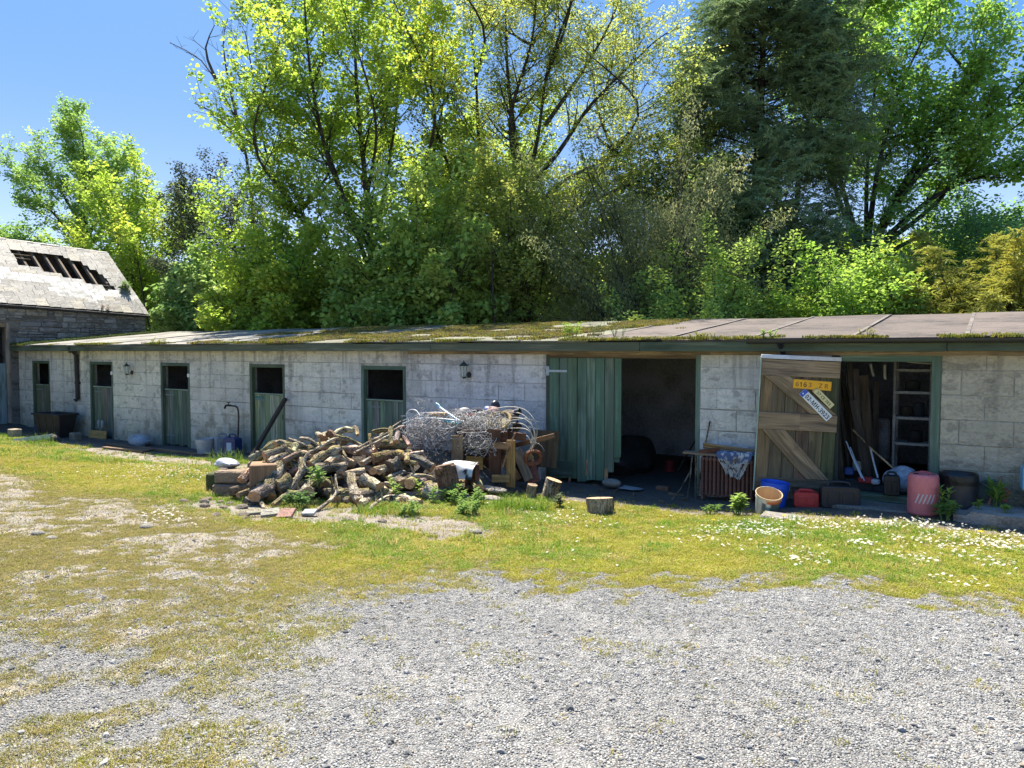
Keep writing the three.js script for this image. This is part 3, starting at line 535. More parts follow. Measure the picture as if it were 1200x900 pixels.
  for (let z = Z0 - 0.03; z < 1.9; z += 0.42) { const g = new THREE.CylinderGeometry(0.12, 0.12, 0.415, 8, 1, false, 0, Math.PI).toNonIndexed(); g.deleteAttribute('uv'); place(g, [0, 0, 0], [Math.PI / 2, 0, 0]); place(g, [0, 0, 0], [0, 0, -Math.PI / 2 + Math.PI / 2]); boxUV(g); const p = at(L - 0.02, z + 0.21, 0.0); place(g, [XR + 0.0, p.y - 0.03 + r() * 0.01, z + 0.21], [0, 0, (r() - 0.5) * 0.06]); part(barn, 'ridge_tile', tinted(g, [0.14, 0.135, 0.13]), MAT.slate); }
  const row = 0.208, rows = Math.ceil(L / row);
  const gap = (s, z) => { // the hole and the slates that have slipped round it
    const t = s / L, q = (n3(z * 2.3, 1, 1, 5) - 0.5) * 0.08, a = z > -0.95 ? 0.62 + (z + 0.95) * 0.3 : mix(0.40, 0.62, clamp((z + 3.3) / 2.35)), b = z > -2.4 ? 0.80 : mix(0.56, 0.79, clamp((z + 3.4) / 1.0));
    return t > a - 0.05 + q && t < b + 0.06 + q * 0.4 && z > -3.45 && z < -0.7;
  };
  for (let k = 0; k < rows; k++) {
    let z = Z0 - 0.05 - (k % 2) * 0.0;
    let first = k % 2 === 0;
    while (z < 2.0) {
      const w = first ? 0.2 : 0.33 + r() * 0.1; first = false;
      const s = k * row, zc = z + w / 2, len = Math.min(row * 1.75, L - s + 0.03);
      const l = 0.75 + r() * 0.5, u = r();
      if (!gap(s + row * 0.7, zc) && len > 0.06) {
        const bare = s / L < 0.56 && n3(s * 2.4, z * 1.2, 3, 77) > 0.54;          // pale slates washed clean below the hole
        const g = cbox(w - 0.012, len, 0.012, 0.002); place(g, [0, len / 2, 0], [0, 0, 0]);
        const slip = r() < 0.05 ? -0.05 - r() * 0.07 : (r() - 0.5) * 0.016, m = rot.clone(); const p = at(s + slip, zc, 0.02 + 0.006);
        g.applyMatrix4(new THREE.Matrix4().makeRotationX(0.055 + (r() - 0.5) * 0.02).premultiply(new THREE.Matrix4().makeRotationZ((r() - 0.5) * 0.03))); boxUV(g, r(), r());
        g.applyMatrix4(m.setPosition(p));
        const base = bare ? [0.42, 0.405, 0.38] : u < 0.25 ? [0.26, 0.225, 0.165] : u < 0.4 ? [0.13, 0.125, 0.115] : [0.20, 0.185, 0.16];
        part(barn, 'slate', tinted(g, base.map((v) => v * l)), MAT.slate);
      }
      z += w;
    }
  }
  // battens that still cross the hole at its ends
  for (const [k, z0, z1] of [[7, -3.5, -2.9], [12, -1.2, -0.5], [6, -3.3, -2.7], [13, -1.3, -0.7]]) beam('batten', k * row, k * row, z0, z1, 0.025, 0.04, -0.005, [0.8, 0.8, 0.8]);
  const gt = tube([at(-0.06, 2.4, -0.03), at(-0.06, -1, -0.03), at(-0.06, Z0 - 0.05, -0.03)].map((p) => [p.x, p.y, p.z]), 0.045, 8, { tint: [0.03, 0.03, 0.032] }); part(barn, 'gutter', gt, MAT.grime);
}
// ------------------------------------------------------------------ trees and bushes behind the stable
class Wood { // collects tapered limbs of one tree
  constructor() { this.p = []; this.n = []; this.u = []; this.c = []; this.i = []; }
  limb(pts, rad, sides, tint) {
    const n = pts.length, base = this.p.length / 3; let nrm = V(1, 0, 0), len = 0;
    for (let k = 0; k < n; k++) {
      const t = pts[Math.min(n - 1, k + 1)].clone().sub(pts[Math.max(0, k - 1)]).normalize();
      if (Math.abs(t.dot(nrm)) > 0.95) nrm = V(0, 0, 1);
      nrm = nrm.clone().addScaledVector(t, -nrm.dot(t)).normalize(); const bin = t.clone().cross(nrm);
      if (k) len += pts[k].distanceTo(pts[k - 1]);
      for (let s = 0; s <= sides; s++) {
        const a = s / sides * Math.PI * 2, x = nrm.x * Math.cos(a) + bin.x * Math.sin(a), y = nrm.y * Math.cos(a) + bin.y * Math.sin(a), z = nrm.z * Math.cos(a) + bin.z * Math.sin(a), r = rad[k];
        this.p.push(pts[k].x + x * r, pts[k].y + y * r, pts[k].z + z * r); this.n.push(x, y, z); this.u.push(s / sides * 2 * Math.PI * rad[0], len); this.c.push(...tint);
      }
    }
    for (let k = 0; k < n - 1; k++) for (let s = 0; s < sides; s++) { const a = base + k * (sides + 1) + s, b = a + sides + 1; this.i.push(a, a + 1, b + 1, a, b + 1, b); }
  }
  geo() {
    const g = new THREE.BufferGeometry();
    g.setAttribute('position', new THREE.Float32BufferAttribute(this.p, 3)); g.setAttribute('normal', new THREE.Float32BufferAttribute(this.n, 3)); g.setAttribute('uv', new THREE.Float32BufferAttribute(this.u, 2)); g.setAttribute('color', new THREE.Float32BufferAttribute(this.c, 3)); g.setIndex(this.i); return g;
  }
}
// small sprays of leaves, each leaf a folded blade
function spray(seed, n, R, L, Wd, kind) {
  const r = rng(seed), P = [], one = (m, l, w, fold) => {
    const q = [V(0, 0, 0), V(-w / 2, fold, l * 0.42), V(0, 0, l), V(w / 2, fold, l * 0.42)].map((v) => v.applyMatrix4(m));
    P.push(...q[0].toArray(), ...q[2].toArray(), ...q[1].toArray(), ...q[0].toArray(), ...q[3].toArray(), ...q[2].toArray());
  };
  for (let i = 0; i < n; i++) {
    const l = L * (0.7 + r() * 0.6), w = Wd * l * (0.8 + r() * 0.4);
    let p, e;
    if (kind === 'needle') { const t = i / n; p = [(r() - 0.5) * R * 0.5 * (1 - t), -t * t * R * 0.5, t * R * 1.6 - R * 0.5]; e = [0.3 + (r() - 0.5) * 0.7, (i % 2 ? 1 : -1) * (0.5 + r() * 0.5), (r() - 0.5) * 0.9]; }
    else { const a = r() * 6.283, b = Math.acos(2 * r() - 1), d = R * Math.cbrt(r()); p = [d * Math.sin(b) * Math.cos(a), d * Math.cos(b) * 0.75, d * Math.sin(b) * Math.sin(a)]; e = kind === 'droop' ? [0.9 + (r() - 0.5) * 1.0, r() * 6.283, (r() - 0.5) * 0.8] : [0.35 + (r() - 0.5) * 1.3, r() * 6.283, (r() - 0.5) * 1.1]; }
    one(xf(p, [e[0], e[1], e[2]]).clone(), l, w, l * 0.12);
  }
  const g = new THREE.BufferGeometry(); g.setAttribute('position', new THREE.Float32BufferAttribute(P, 3)); g.computeVertexNormals(); return g;
}
E3.order = 'YXZ';
const SPRAY = {
  broad: [1, 2, 3].map((s) => spray(300 + s, 12, 0.31, 0.125, 0.95)), small: [1, 2, 3].map((s) => spray(310 + s, 10, 0.25, 0.10, 0.75)),
  fine: [1, 2].map((s) => spray(320 + s, 13, 0.26, 0.10, 0.34, 'droop')), needle: [1, 2].map((s) => spray(330 + s, 22, 0.34, 0.15, 0.26, 'needle')), big: [1, 2].map((s) => spray(340 + s, 9, 0.28, 0.15, 0.85)),
};
function leafMat(t = 0.45, rough = 1) { const m = new THREE.MeshPhysicalMaterial({ roughness: rough, transmission: t, thickness: 0, side: THREE.DoubleSide, specularIntensity: 0.3 }); m.color.setRGB(1, 1, 1); return m; }
const LEAF = { thin: leafMat(0.62), tough: leafMat(0.3), mid: leafMat(0.52) };
function crown(tree, name, pts, kind, material, colors, r, size = 1) {
  const vs = SPRAY[kind], per = vs.map(() => [[], []]);
  pts.forEach((p) => {
    const k = (r() * vs.length) | 0, s = size * (0.7 + r() * 0.6), clump = n3(p.x * 0.55 + 60, p.y * 0.55 + 60, p.z * 0.55 + 60, 7);
    per[k][0].push(xf([p.x, p.y, p.z], [(r() - 0.5) * 0.9, r() * 6.283, (r() - 0.5) * 0.9], s));
    const c = colors[Math.min(colors.length - 1, Math.floor(clamp(clump * 1.5 - 0.25 + (r() - 0.5) * 0.5) * colors.length))], l = (0.75 + r() * 0.5) * 2.6;
    per[k][1].push(new THREE.Color().setRGB(c[0] * l * 1.1, c[1] * l, c[2] * l * 1.15));
  });
  per.forEach(([m, c], k) => m.length && instanced(tree, name, vs[k], material, m, c));
}
function grow(w, tips, pts, r0, r1, cfg, r, level) {
  const cv = new THREE.CatmullRomCurve3(pts), L = cv.getLength(), n = Math.max(3, Math.min(22, Math.round(L / (level === 0 ? 0.6 : level === 1 ? 0.45 : 0.35)))), P = cv.getSpacedPoints(n);
  w.limb(P, P.map((_, i) => mix(r0, r1, Math.pow(i / n, 0.8))), level === 0 ? 7 : level === 1 ? 5 : 3, cfg.bark);
  if (level === cfg.levels) { for (let i = 1; i <= n; i++) if (r() < cfg.leafy) for (let q = 0; q < cfg.per; q++) tips.push(P[i].clone().add(V((r() - 0.5) * cfg.sp, (r() - 0.5) * cfg.sp, (r() - 0.5) * cfg.sp))); return; }
  const step = cfg.step[level], from = cfg.from[level];
  for (let s = L * from + r() * step; s < L; s += step * (0.6 + r() * 0.8)) {
    const t = s / L, o = cv.getPointAt(Math.min(1, t)), d = cv.getTangentAt(Math.min(0.999, t));
    const az = r() * 6.283, side = V(Math.cos(az), 0, Math.sin(az)); side.addScaledVector(d, -side.dot(d)).normalize();
    const ang = cfg.angle[0] + r() * cfg.angle[1], dir = d.clone().multiplyScalar(Math.cos(ang)).addScaledVector(side, Math.sin(ang)).normalize();
    let len = (level === 0 ? cfg.len * (1.15 - t * 0.8) : cfg.twig) * (0.6 + r() * 0.7);
    const m = 4, q = [o]; let dd = dir.clone(), p = o.clone();
    for (let i = 0; i < m; i++) { dd.add(V((r() - 0.5) * cfg.wander, cfg.up + (r() - 0.5) * cfg.wander, (r() - 0.5) * cfg.wander)).normalize(); p = p.clone().addScaledVector(dd, len / m); q.push(p); }
    const rr = mix(r0, r1, Math.pow(t, 0.8)) * 0.5;
    grow(w, tips, q, Math.max(0.009, Math.min(rr, level === 0 ? 0.045 : 0.02)), 0.006, cfg, r, level + 1);
  }
}
function tree(name, label, category, pos, limbs, o) {
  const r = rng(o.seed), t = thing(name, label, category, [pos[0], 0, pos[1]], 0.573, o.group), w = new Wood(), tips = [];
  const cfg = { levels: 2, bark: [0.3, 0.28, 0.26], leafy: 0.8, per: 1, sp: 0.35, step: [0.42, 0.32], from: [0.3, 0.18], angle: [0.55, 0.5], len: 2.6, twig: 1.0, up: 0.09, wander: 0.3, ...o };
  const made = [];
  limbs.forEach((l, i) => {
    const bend = (r() - 0.5) * 2 * (o.deep ?? 0.45), n = l.length; let z0 = 0, near = 9;
    for (const m of made) for (const q of m) { const d = Math.hypot(q.x - l[0][0], q.y - l[0][1]); if (d < near) { near = d; z0 = q.z; } }   // a limb leaves the one it grows from
    const pts = l.map(([x, y], k) => V(x, y, z0 + (i === 0 ? 0.15 : 1) * bend * (k / n) * (o.spread ?? 5.5) + (k ? (r() - 0.5) * 0.15 : 0)));
    made.push(new THREE.CatmullRomCurve3(pts).getPoints(40));
    const rad = i === 0 ? (o.girth ?? 0.22) : (o.girth ?? 0.22) * (0.38 + r() * 0.2);
    grow(w, tips, pts, rad, 0.015, cfg, r, 0);
  });
  if (o.depthFill) for (let i = 0; i < o.depthFill; i++) { // limbs that come towards and go away from the yard
    const b = limbs[(r() * limbs.length) | 0], s = b[(b.length / 2) | 0], sg = i % 2 ? 1 : -1, h = 2.5 + r() * 3;
    grow(w, tips, [V(s[0], s[1], 0), V(s[0] + (r() - 0.5) * 2, s[1] + h * 0.4, sg * 1.8), V(s[0] + (r() - 0.5) * 4, s[1] + h, sg * (3 + r() * 1.5))], 0.07, 0.015, cfg, r, 0);
  }
  part(t, 'trunk', w.geo(), MAT.treeBark);
  if (o.leaf) crown(t, 'crown', tips, o.leaf, o.mat, o.colors, r, o.size ?? 1);
  return [t, tips.length];
}
// a bush or a dense low crown: stems from the foot, foliage in a lumpy volume with gaps
function bush(name, label, category, pos, W, H, D, y0, count, o) {
  const r = rng(o.seed), t = thing(name, label, category, [pos[0], 0, pos[1]], 0.573, o.group), w = new Wood(), pts = [];
  let tries = 0;
  while (pts.length < count && tries++ < count * 14) {
    const a = r() * 6.283, b = Math.acos(2 * r() - 1), d = Math.pow(r(), 0.38), x = Math.sin(b) * Math.cos(a), y = Math.cos(b), z = Math.sin(b) * Math.sin(a);
    const lump = 0.5 + 0.85 * n3(x * 2.6 + 20, y * 2.6 + 20, z * 2.6 + 20, o.seed), p = V(x * d * lump * W / 2, y0 + (H - y0) / 2 + y * d * lump * (H - y0) / 2 * (o.tall ?? 1), z * d * lump * D / 2);
    if (n3(p.x * 1.3 + 30, p.y * 1.3 + 30, p.z * 1.3 + 30, o.seed + 5) < (o.gap ?? 0.44)) continue;
    pts.push(p);
  }
  for (let i = 0, m = o.sprigs ?? 30; i < m; i++) { // shoots that stand out of the mass
    const a = r() * 6.283, b = Math.acos(1 - r() * 1.3), d = V(Math.sin(b) * Math.cos(a), Math.cos(b), Math.sin(b) * Math.sin(a)), s = V(d.x * W * 0.36, y0 + (H - y0) * (0.5 + d.y * 0.36), d.z * D * 0.36), l = (0.16 + r() * 0.2) * Math.min(W, H) * 1.1, e = s.clone().addScaledVector(d, l).add(V(0, l * (0.3 + r() * 0.5), 0)), c = s.clone().lerp(e, 0.5).addScaledVector(d, l * 0.1), cv = new THREE.CatmullRomCurve3([s, c, e]).getPoints(12);
    w.limb(cv, cv.map((_, k) => mix(0.02, 0.005, k / 12)), 3, o.bark ?? [0.4, 0.36, 0.3]);
    for (let k = 0; k <= 12; k++) for (let q = 0; q < 3; q++) { const sp = 0.55 * (1 - k / 15); pts.push(cv[k].clone().add(V((r() - 0.5) * sp * 2, (r() - 0.5) * sp, (r() - 0.5) * sp * 2))); }
  }
  const ns = o.stems ?? 9;
  for (let i = 0; i < ns; i++) {
    const e = pts[(r() * pts.length) | 0], f = V((r() - 0.5) * W * 0.35, 0, (r() - 0.5) * D * 0.3), m = f.clone().lerp(e, 0.5).add(V((r() - 0.5) * 0.4, 0.4, (r() - 0.5) * 0.4)), cv = new THREE.CatmullRomCurve3([f, m, e]).getPoints(8);
    w.limb(cv, cv.map((_, k) => mix(o.stem ?? 0.05, 0.008, k / 8)), 5, o.bark ?? [0.4, 0.36, 0.3]);
    for (let k = 3; k < 8; k++) for (let q = 0; q < 3; q++) { const p = cv[k], d = V((r() - 0.5) * 1.6, 0.3 + r() * 0.9, (r() - 0.5) * 1.6).multiplyScalar(0.9); w.limb([p, p.clone().addScaledVector(d, 0.5).add(V(0, 0.05, 0)), p.clone().add(d)], [0.012, 0.009, 0.005], 3, o.bark ?? [0.4, 0.36, 0.3]); }
  }
  part(t, 'stem', w.geo(), MAT.treeBark);
  crown(t, 'foliage', pts, o.leaf, o.mat, o.colors, r, o.size ?? 1);
  return t;
}
const YG = [[0.10, 0.155, 0.018], [0.125, 0.19, 0.02], [0.16, 0.215, 0.022], [0.19, 0.215, 0.025]], OL = [[0.105, 0.14, 0.025], [0.14, 0.175, 0.03], [0.175, 0.20, 0.038]];
const FG = [[0.09, 0.145, 0.024], [0.125, 0.185, 0.03], [0.17, 0.22, 0.04]], DK = [[0.044, 0.076, 0.03], [0.062, 0.1, 0.038], [0.085, 0.125, 0.05]], GR = [[0.08, 0.10, 0.036], [0.105, 0.125, 0.046], [0.135, 0.15, 0.06]];
const counts = [];
counts.push(tree('sycamore_tree', 'tall many-stemmed tree with bright yellow-green spring leaves behind the middle half doors', 'tree', [-18.7, -9.2],
  [[[0.0, 0], [-0.1, 3], [-0.2, 4.7], [-0.4, 7.8], [-0.7, 11.2], [-0.8, 15.0], [-0.8, 16.8]], [[-0.2, 5.6], [0.3, 8.7], [0.6, 11.2], [0.7, 14.0], [0.9, 16.5]], [[-0.3, 5.0], [-1.1, 7.2], [-2.0, 9.7], [-2.9, 12.2], [-3.6, 14.6], [-3.9, 16.2]], [[-0.2, 3.5], [-1.4, 5.3], [-2.9, 7.2], [-4.2, 9.1], [-5.1, 10.6]], [[-0.1, 2.9], [-1.7, 4.1], [-3.6, 5.3], [-5.1, 6.6], [-6.1, 7.7]], [[0.0, 4.1], [1.1, 6.6], [1.7, 8.7], [2.2, 11.2], [2.3, 14.0]], [[-0.0, 2.5], [-1.1, 4.4], [-2.6, 6.6], [-3.9, 8.7], [-4.5, 11.9], [-4.8, 13.7]], [[0.0, 3.2], [1.7, 5.0], [2.9, 6.9], [3.6, 8.7]], [[-0.2, 5.6], [-1.6, 8.7], [-2.2, 11.9], [-2.3, 14.6], [-2.3, 16.2]]],
  { seed: 501, leaf: 'broad', mat: LEAF.thin, colors: YG, depthFill: 7, girth: 0.2, leafy: 0.74, per: 2, step: [0.40, 0.28], size: 0.88 }));
counts.push(tree('sycamore_tree', 'tall open tree with thin olive leaves and dark branches spread against the sky', 'tree', [-14.9, -12.8],
  [[[0.0, 0], [0, 3], [0.1, 5.1], [0.1, 8.0], [-0.2, 10.0], [-0.5, 12.5], [-0.6, 15.4], [-0.7, 16.7]], [[0.1, 7.9], [0.6, 10.0], [0.9, 12.2], [1.3, 14.5], [1.5, 16.7]], [[0.2, 8.2], [1.4, 9.6], [2.5, 11.2], [4.0, 12.7], [5.2, 13.8], [5.9, 14.1]], [[0.2, 7.1], [1.5, 8.5], [3.5, 9.6], [5.4, 10.6], [6.9, 10.9]], [[0.1, 5.8], [-0.7, 7.7], [-1.5, 9.6], [-1.7, 12.2], [-1.9, 14.8], [-2.0, 16.7]], [[0.0, 4.8], [-1.4, 6.4], [-2.3, 8.0], [-3.1, 10.3], [-3.6, 12.5], [-3.8, 15.1]], [[0.1, 6.1], [1.9, 7.4], [3.5, 8.2], [5.1, 8.8], [6.7, 9.3]], [[0.9, 10.6], [2.5, 12.9], [3.5, 14.8], [3.8, 16.7]], [[0.1, 7.7], [-0.4, 10.6], [0.4, 13.5], [0.6, 16.4]]],
  { seed: 502, leaf: 'small', mat: LEAF.thin, colors: OL, depthFill: 8, girth: 0.24, leafy: 0.8, per: 2, step: [0.36, 0.27], size: 0.95, sp: 0.5 }));
counts.push(tree('ash_tree', 'airy pale green tree standing beyond the stone barn roof', 'tree', [-42.9, -11.4],
  [[[0.0, 0], [0, 5], [0.0, 7.6], [0.0, 10.0], [-0.5, 12.6], [-0.9, 14.6]], [[0.0, 7.6], [1.2, 9.8], [2.0, 11.6], [2.3, 12.6]], [[0.0, 7.8], [-1.4, 9.6], [-2.7, 11.2], [-3.4, 12.4]], [[0.0, 9.0], [0.3, 12.0], [0.5, 14.2], [0.4, 14.8]], [[0.0, 6.8], [1.7, 8.4], [3.2, 9.2]], [[0.0, 6.8], [-2.1, 7.6], [-3.9, 8.4], [-5.2, 9.0]], [[0.0, 6.4], [-2.1, 6.8], [-4.3, 6.9], [-5.6, 7.2]], [[0.0, 8.5], [0.9, 10.6], [1.4, 13.0]], [[0.0, 8.8], [-0.9, 11.0], [-1.9, 13.4]], [[0.0, 6.2], [1.5, 7.2], [2.9, 7.6]]],
  { seed: 503, leaf: 'broad', mat: LEAF.thin, colors: [[0.085, 0.15, 0.03], [0.11, 0.18, 0.035], [0.14, 0.205, 0.04]], depthFill: 0, girth: 0.26, leafy: 0.95, per: 3, size: 0.95, step: [0.38, 0.26], len: 1.9 }));
counts.push(tree('dead_tree', 'bare dead branches rising behind the yellow-green tree', 'tree', [-28.3, -11.3],
  [[[0.0, 0], [0, 4], [0.0, 8.5], [-0.5, 12.0], [-1.4, 14.0], [-2.3, 15.3], [-3.6, 16.0]], [[-0.6, 12.4], [-1.1, 14.5], [-1.3, 16.3], [-1.1, 17.2]], [[-1.5, 14.2], [-2.0, 15.7], [-1.6, 16.8]], [[-0.4, 11.2], [-1.4, 12.7], [-2.4, 13.2]]],
  { seed: 504, girth: 0.16, step: [0.5, 0.22], from: [0.45, 0.2], len: 1.3, twig: 0.55, deep: 0.15, bark: [0.55, 0.5, 0.48], up: 0.03 }));
counts.push(tree('maple_tree', 'broad tree with fresh bright green leaves behind the shed and the dark yew', 'tree', [-4.8, -25.2],
  [[[0.0, 0], [0, 3], [0.1, 5.7], [1.5, 9.1], [3.4, 12.1], [5.3, 14.8], [6.6, 16.8]], [[0.1, 6.0], [0.6, 10.2], [1.5, 13.6], [2.7, 16.3], [3.1, 18.0]], [[0.1, 6.4], [2.7, 8.3], [5.3, 11.0], [7.8, 13.0]], [[0.2, 6.0], [3.0, 7.4], [5.7, 7.6], [8.0, 8.1]], [[0.0, 6.4], [-0.9, 10.2], [-0.8, 13.6], [-0.4, 15.7]], [[0.8, 7.9], [3.0, 11.3], [4.2, 14.4], [4.6, 16.8]], [[0.2, 6.4], [1.9, 9.6], [4.6, 12.1], [7.2, 14.9]], [[0.0, 6.2], [-1.4, 9.6], [-2.3, 13.2], [-2.2, 16.0]], [[0.1, 6.0], [0.3, 11.0], [0.7, 14.5], [1.2, 17.2]], [[0.2, 6.5], [3.0, 9.0], [5.6, 10.0], [8.6, 10.8]]],
  { seed: 505, leaf: 'broad', mat: LEAF.thin, colors: [[0.075, 0.145, 0.02], [0.10, 0.175, 0.024], [0.135, 0.205, 0.03]], depthFill: 7, girth: 0.28, leafy: 0.95, per: 1, size: 1.2, len: 2.7, sp: 0.5, step: [0.36, 0.24] }));
{ // yew: dark drooping sprays on level boughs
  const r = rng(510), t = thing('yew_tree', 'large dark grey-green yew with drooping sprays behind the barn doorway', 'tree', [-7.8, 0, -18.5], 0.573), w = new Wood(), tips = [];
  const tr = [V(0, 0, 0), V(-0.1, 5, 0.1), V(0.1, 10, 0), V(0.2, 14, 0.1), V(0.5, 18.2, 0)]; const tc = new THREE.CatmullRomCurve3(tr);
  { const P = tc.getPoints(20); w.limb(P, P.map((_, i) => mix(0.34, 0.03, i / 20)), 8, [0.28, 0.24, 0.22]); }
  { const P = new THREE.CatmullRomCurve3([V(0.9, 0, 0.6), V(1.1, 4, 0.5), V(1.5, 9, 0.6), V(2.2, 14, 0.7)]).getPoints(14); w.limb(P, P.map((_, i) => mix(0.2, 0.03, i / 14)), 7, [0.28, 0.24, 0.22]); }
  for (let y = 2.6; y < 18.0; y += 0.075) {
    const k = y / 18, o = tc.getPointAt(clamp(y / 18.2)), az = r() * 6.283, reach = (y < 11 ? 4.6 : mix(4.6, 2.2, (y - 11) / 7)) * (0.55 + 0.6 * n3(Math.cos(az) * 1.5 + 8, y * 0.5, Math.sin(az) * 1.5 + 8, 88)) * (0.75 + r() * 0.35);
    const d = V(Math.cos(az), 0, Math.sin(az)), e = o.clone().addScaledVector(d, reach).add(V(0, (r() - 0.35) * 0.9 - reach * 0.06, 0)), m = o.clone().lerp(e, 0.5).add(V(0, 0.25 + reach * 0.08, 0));
    const P = new THREE.CatmullRomCurve3([o, m, e]).getPoints(8); w.limb(P, P.map((_, i) => mix(0.04, 0.008, i / 8)), 4, [0.28, 0.24, 0.22]);
    for (let i = 2; i <= 8; i++) for (let q = 0; q < 4 + i * 0.9; q++) { const sp = 0.25 + reach * 0.12; tips.push(P[i].clone().add(V((r() - 0.5) * sp * 2, (r() - 0.6) * 1.0, (r() - 0.5) * sp * 2))); }
  }
  part(t, 'trunk', w.geo(), MAT.treeBark); crown(t, 'crown', tips, 'needle', LEAF.tough, DK, r, 1.1); counts.push([t, tips.length]);
}
const BU = (n, l, c, ...a) => bush(n, l, c, ...a);
BU('elder_bush', 'bright yellow-green bush glowing in the sun below the many-stemmed tree', 'bush', [-20.5, -6.2], 4.4, 5.8, 3.6, 0.6, 1900, { seed: 521, leaf: 'broad', mat: LEAF.thin, colors: YG, stems: 16 });
BU('laurel_bush', 'light glossy green bush at the corner of the stone barn', 'bush', [-24.6, -6.2], 2.8, 5.2, 2.6, 0.5, 900, { seed: 522, leaf: 'big', mat: LEAF.mid, colors: [[0.08, 0.14, 0.03], [0.13, 0.19, 0.05], [0.2, 0.24, 0.09]], stems: 8 });
BU('young_tree', 'young pale green tree between the airy tree and the dark evergreen', 'tree', [-35.0, -10.1], 6.4, 10.4, 5, 1.0, 1900, { seed: 523, leaf: 'broad', mat: LEAF.thin, colors: YG, stems: 14, stem: 0.09, gap: 0.45 });
BU('holly_tree', 'dark brownish evergreen showing between the barn and the yellow-green tree', 'tree', [-27.1, -8.5], 4.2, 9.8, 4, 0.6, 2000, { seed: 524, leaf: 'small', mat: LEAF.tough, colors: [[0.025, 0.035, 0.016], [0.035, 0.046, 0.02], [0.055, 0.055, 0.026]], stems: 12, stem: 0.08 });
BU('sapling_thicket', 'deep green thicket of large-leaved saplings just behind the mossy roof', 'bush', [-15.5, -7.3], 5.6, 6.2, 3.6, 0.5, 2300, { seed: 525, leaf: 'big', mat: LEAF.mid, colors: FG, stems: 20 });
BU('hawthorn_tree', 'upright olive-green thorn with several brown stems behind the wire heap', 'tree', [-13.3, -9.7], 4.6, 8.8, 3.8, 0.8, 2600, { seed: 526, leaf: 'small', mat: LEAF.mid, colors: OL, stems: 18, stem: 0.08, gap: 0.42 });
BU('willow_bush', 'wide grey-green willow with fine twigs and narrow leaves', 'bush', [-8.8, -10.8], 6.6, 7.2, 4.6, 0.4, 4200, { seed: 527, leaf: 'fine', mat: LEAF.mid, colors: GR, stems: 34, stem: 0.04, gap: 0.36 });
BU('bramble_bush', 'low mid-green bush against the back of the roof below the yew', 'bush', [-6.4, -9.2], 4.8, 4.1, 3, 0.2, 1700, { seed: 528, leaf: 'small', mat: LEAF.mid, colors: FG, stems: 12 });
BU('lilac_bush', 'fresh light green bush with a pointed top behind the shed roof', 'bush', [-2.9, -10.6], 3.1, 4.3, 2.6, 0.3, 1300, { seed: 529, leaf: 'small', mat: LEAF.thin, colors: [[0.08, 0.145, 0.018], [0.11, 0.18, 0.022], [0.14, 0.205, 0.03]], stems: 12, size: 1.2 });
BU('golden_conifer', 'golden olive conifer hedge rising behind the end of the roof', 'conifer', [-0.1, -11.8], 4.8, 4.5, 3.2, 0.2, 2400, { seed: 530, leaf: 'needle', mat: LEAF.tough, colors: [[0.08, 0.095, 0.018], [0.13, 0.142, 0.022], [0.175, 0.172, 0.026]], stems: 10 });
BU('golden_conifer', 'taller golden conifer with darker sides at the picture edge', 'conifer', [3.2, -12.4], 4.2, 4.8, 3.4, 0.2, 1600, { seed: 531, leaf: 'needle', mat: LEAF.tough, colors: [[0.07, 0.085, 0.02], [0.11, 0.12, 0.025], [0.15, 0.15, 0.03]], stems: 10 });
BU('holly_tree', 'dark bush under the broad bright green tree', 'bush', [0.3, -24.0], 7, 8.2, 5, 0.5, 2200, { seed: 532, leaf: 'small', mat: LEAF.mid, colors: DK.map((c) => [c[0] * 1.2, c[1] * 1.5, c[2]]), stems: 12, size: 1.25 });
BU('elder_bush', 'mid-green bush filling the gap under the open tree', 'bush', [-18.4, -14.5], 9.5, 11.5, 4, 0.5, 4200, { seed: 533, leaf: 'broad', mat: LEAF.thin, colors: FG.concat(YG), stems: 16, size: 1.1 });
BU('elder_bush', 'shaded green bush between the willow and the yew', 'bush', [-10.9, -16.2], 8, 10.2, 4, 0.5, 3300, { seed: 534, leaf: 'small', mat: LEAF.thin, colors: OL.concat(FG), stems: 14, size: 1.3 });
{ // the wood beyond: one mass of foliage well back
  const r = rng(540), g = new THREE.Group(); g.name = 'woodland'; g.userData = { kind: 'stuff', label: 'distant mass of green woodland behind all the trees', category: 'woodland' }; scene.add(g);
  const pts = [];
  for (let i = 0; i < 15000; i++) { const a = r(), x = -75 + a * 105, h = 6.5 + 3.0 * n3(x * 0.13, 3, 1, 61) + 2 * n3(x * 0.5, 3, 1, 62), z = -38 - Math.abs(x + 20) * -0.05 + (r() - 0.5) * 6 + (x < -30 ? (x + 30) * -0.45 : 0); pts.push(V(x, Math.pow(r(), 0.7) * h, z)); }
  crown(g, 'foliage', pts, 'broad', LEAF.thin, FG.concat(YG), r, 2.6);
}
console.log(counts.map(([t, n]) => t.name + ' ' + n).join(', '));
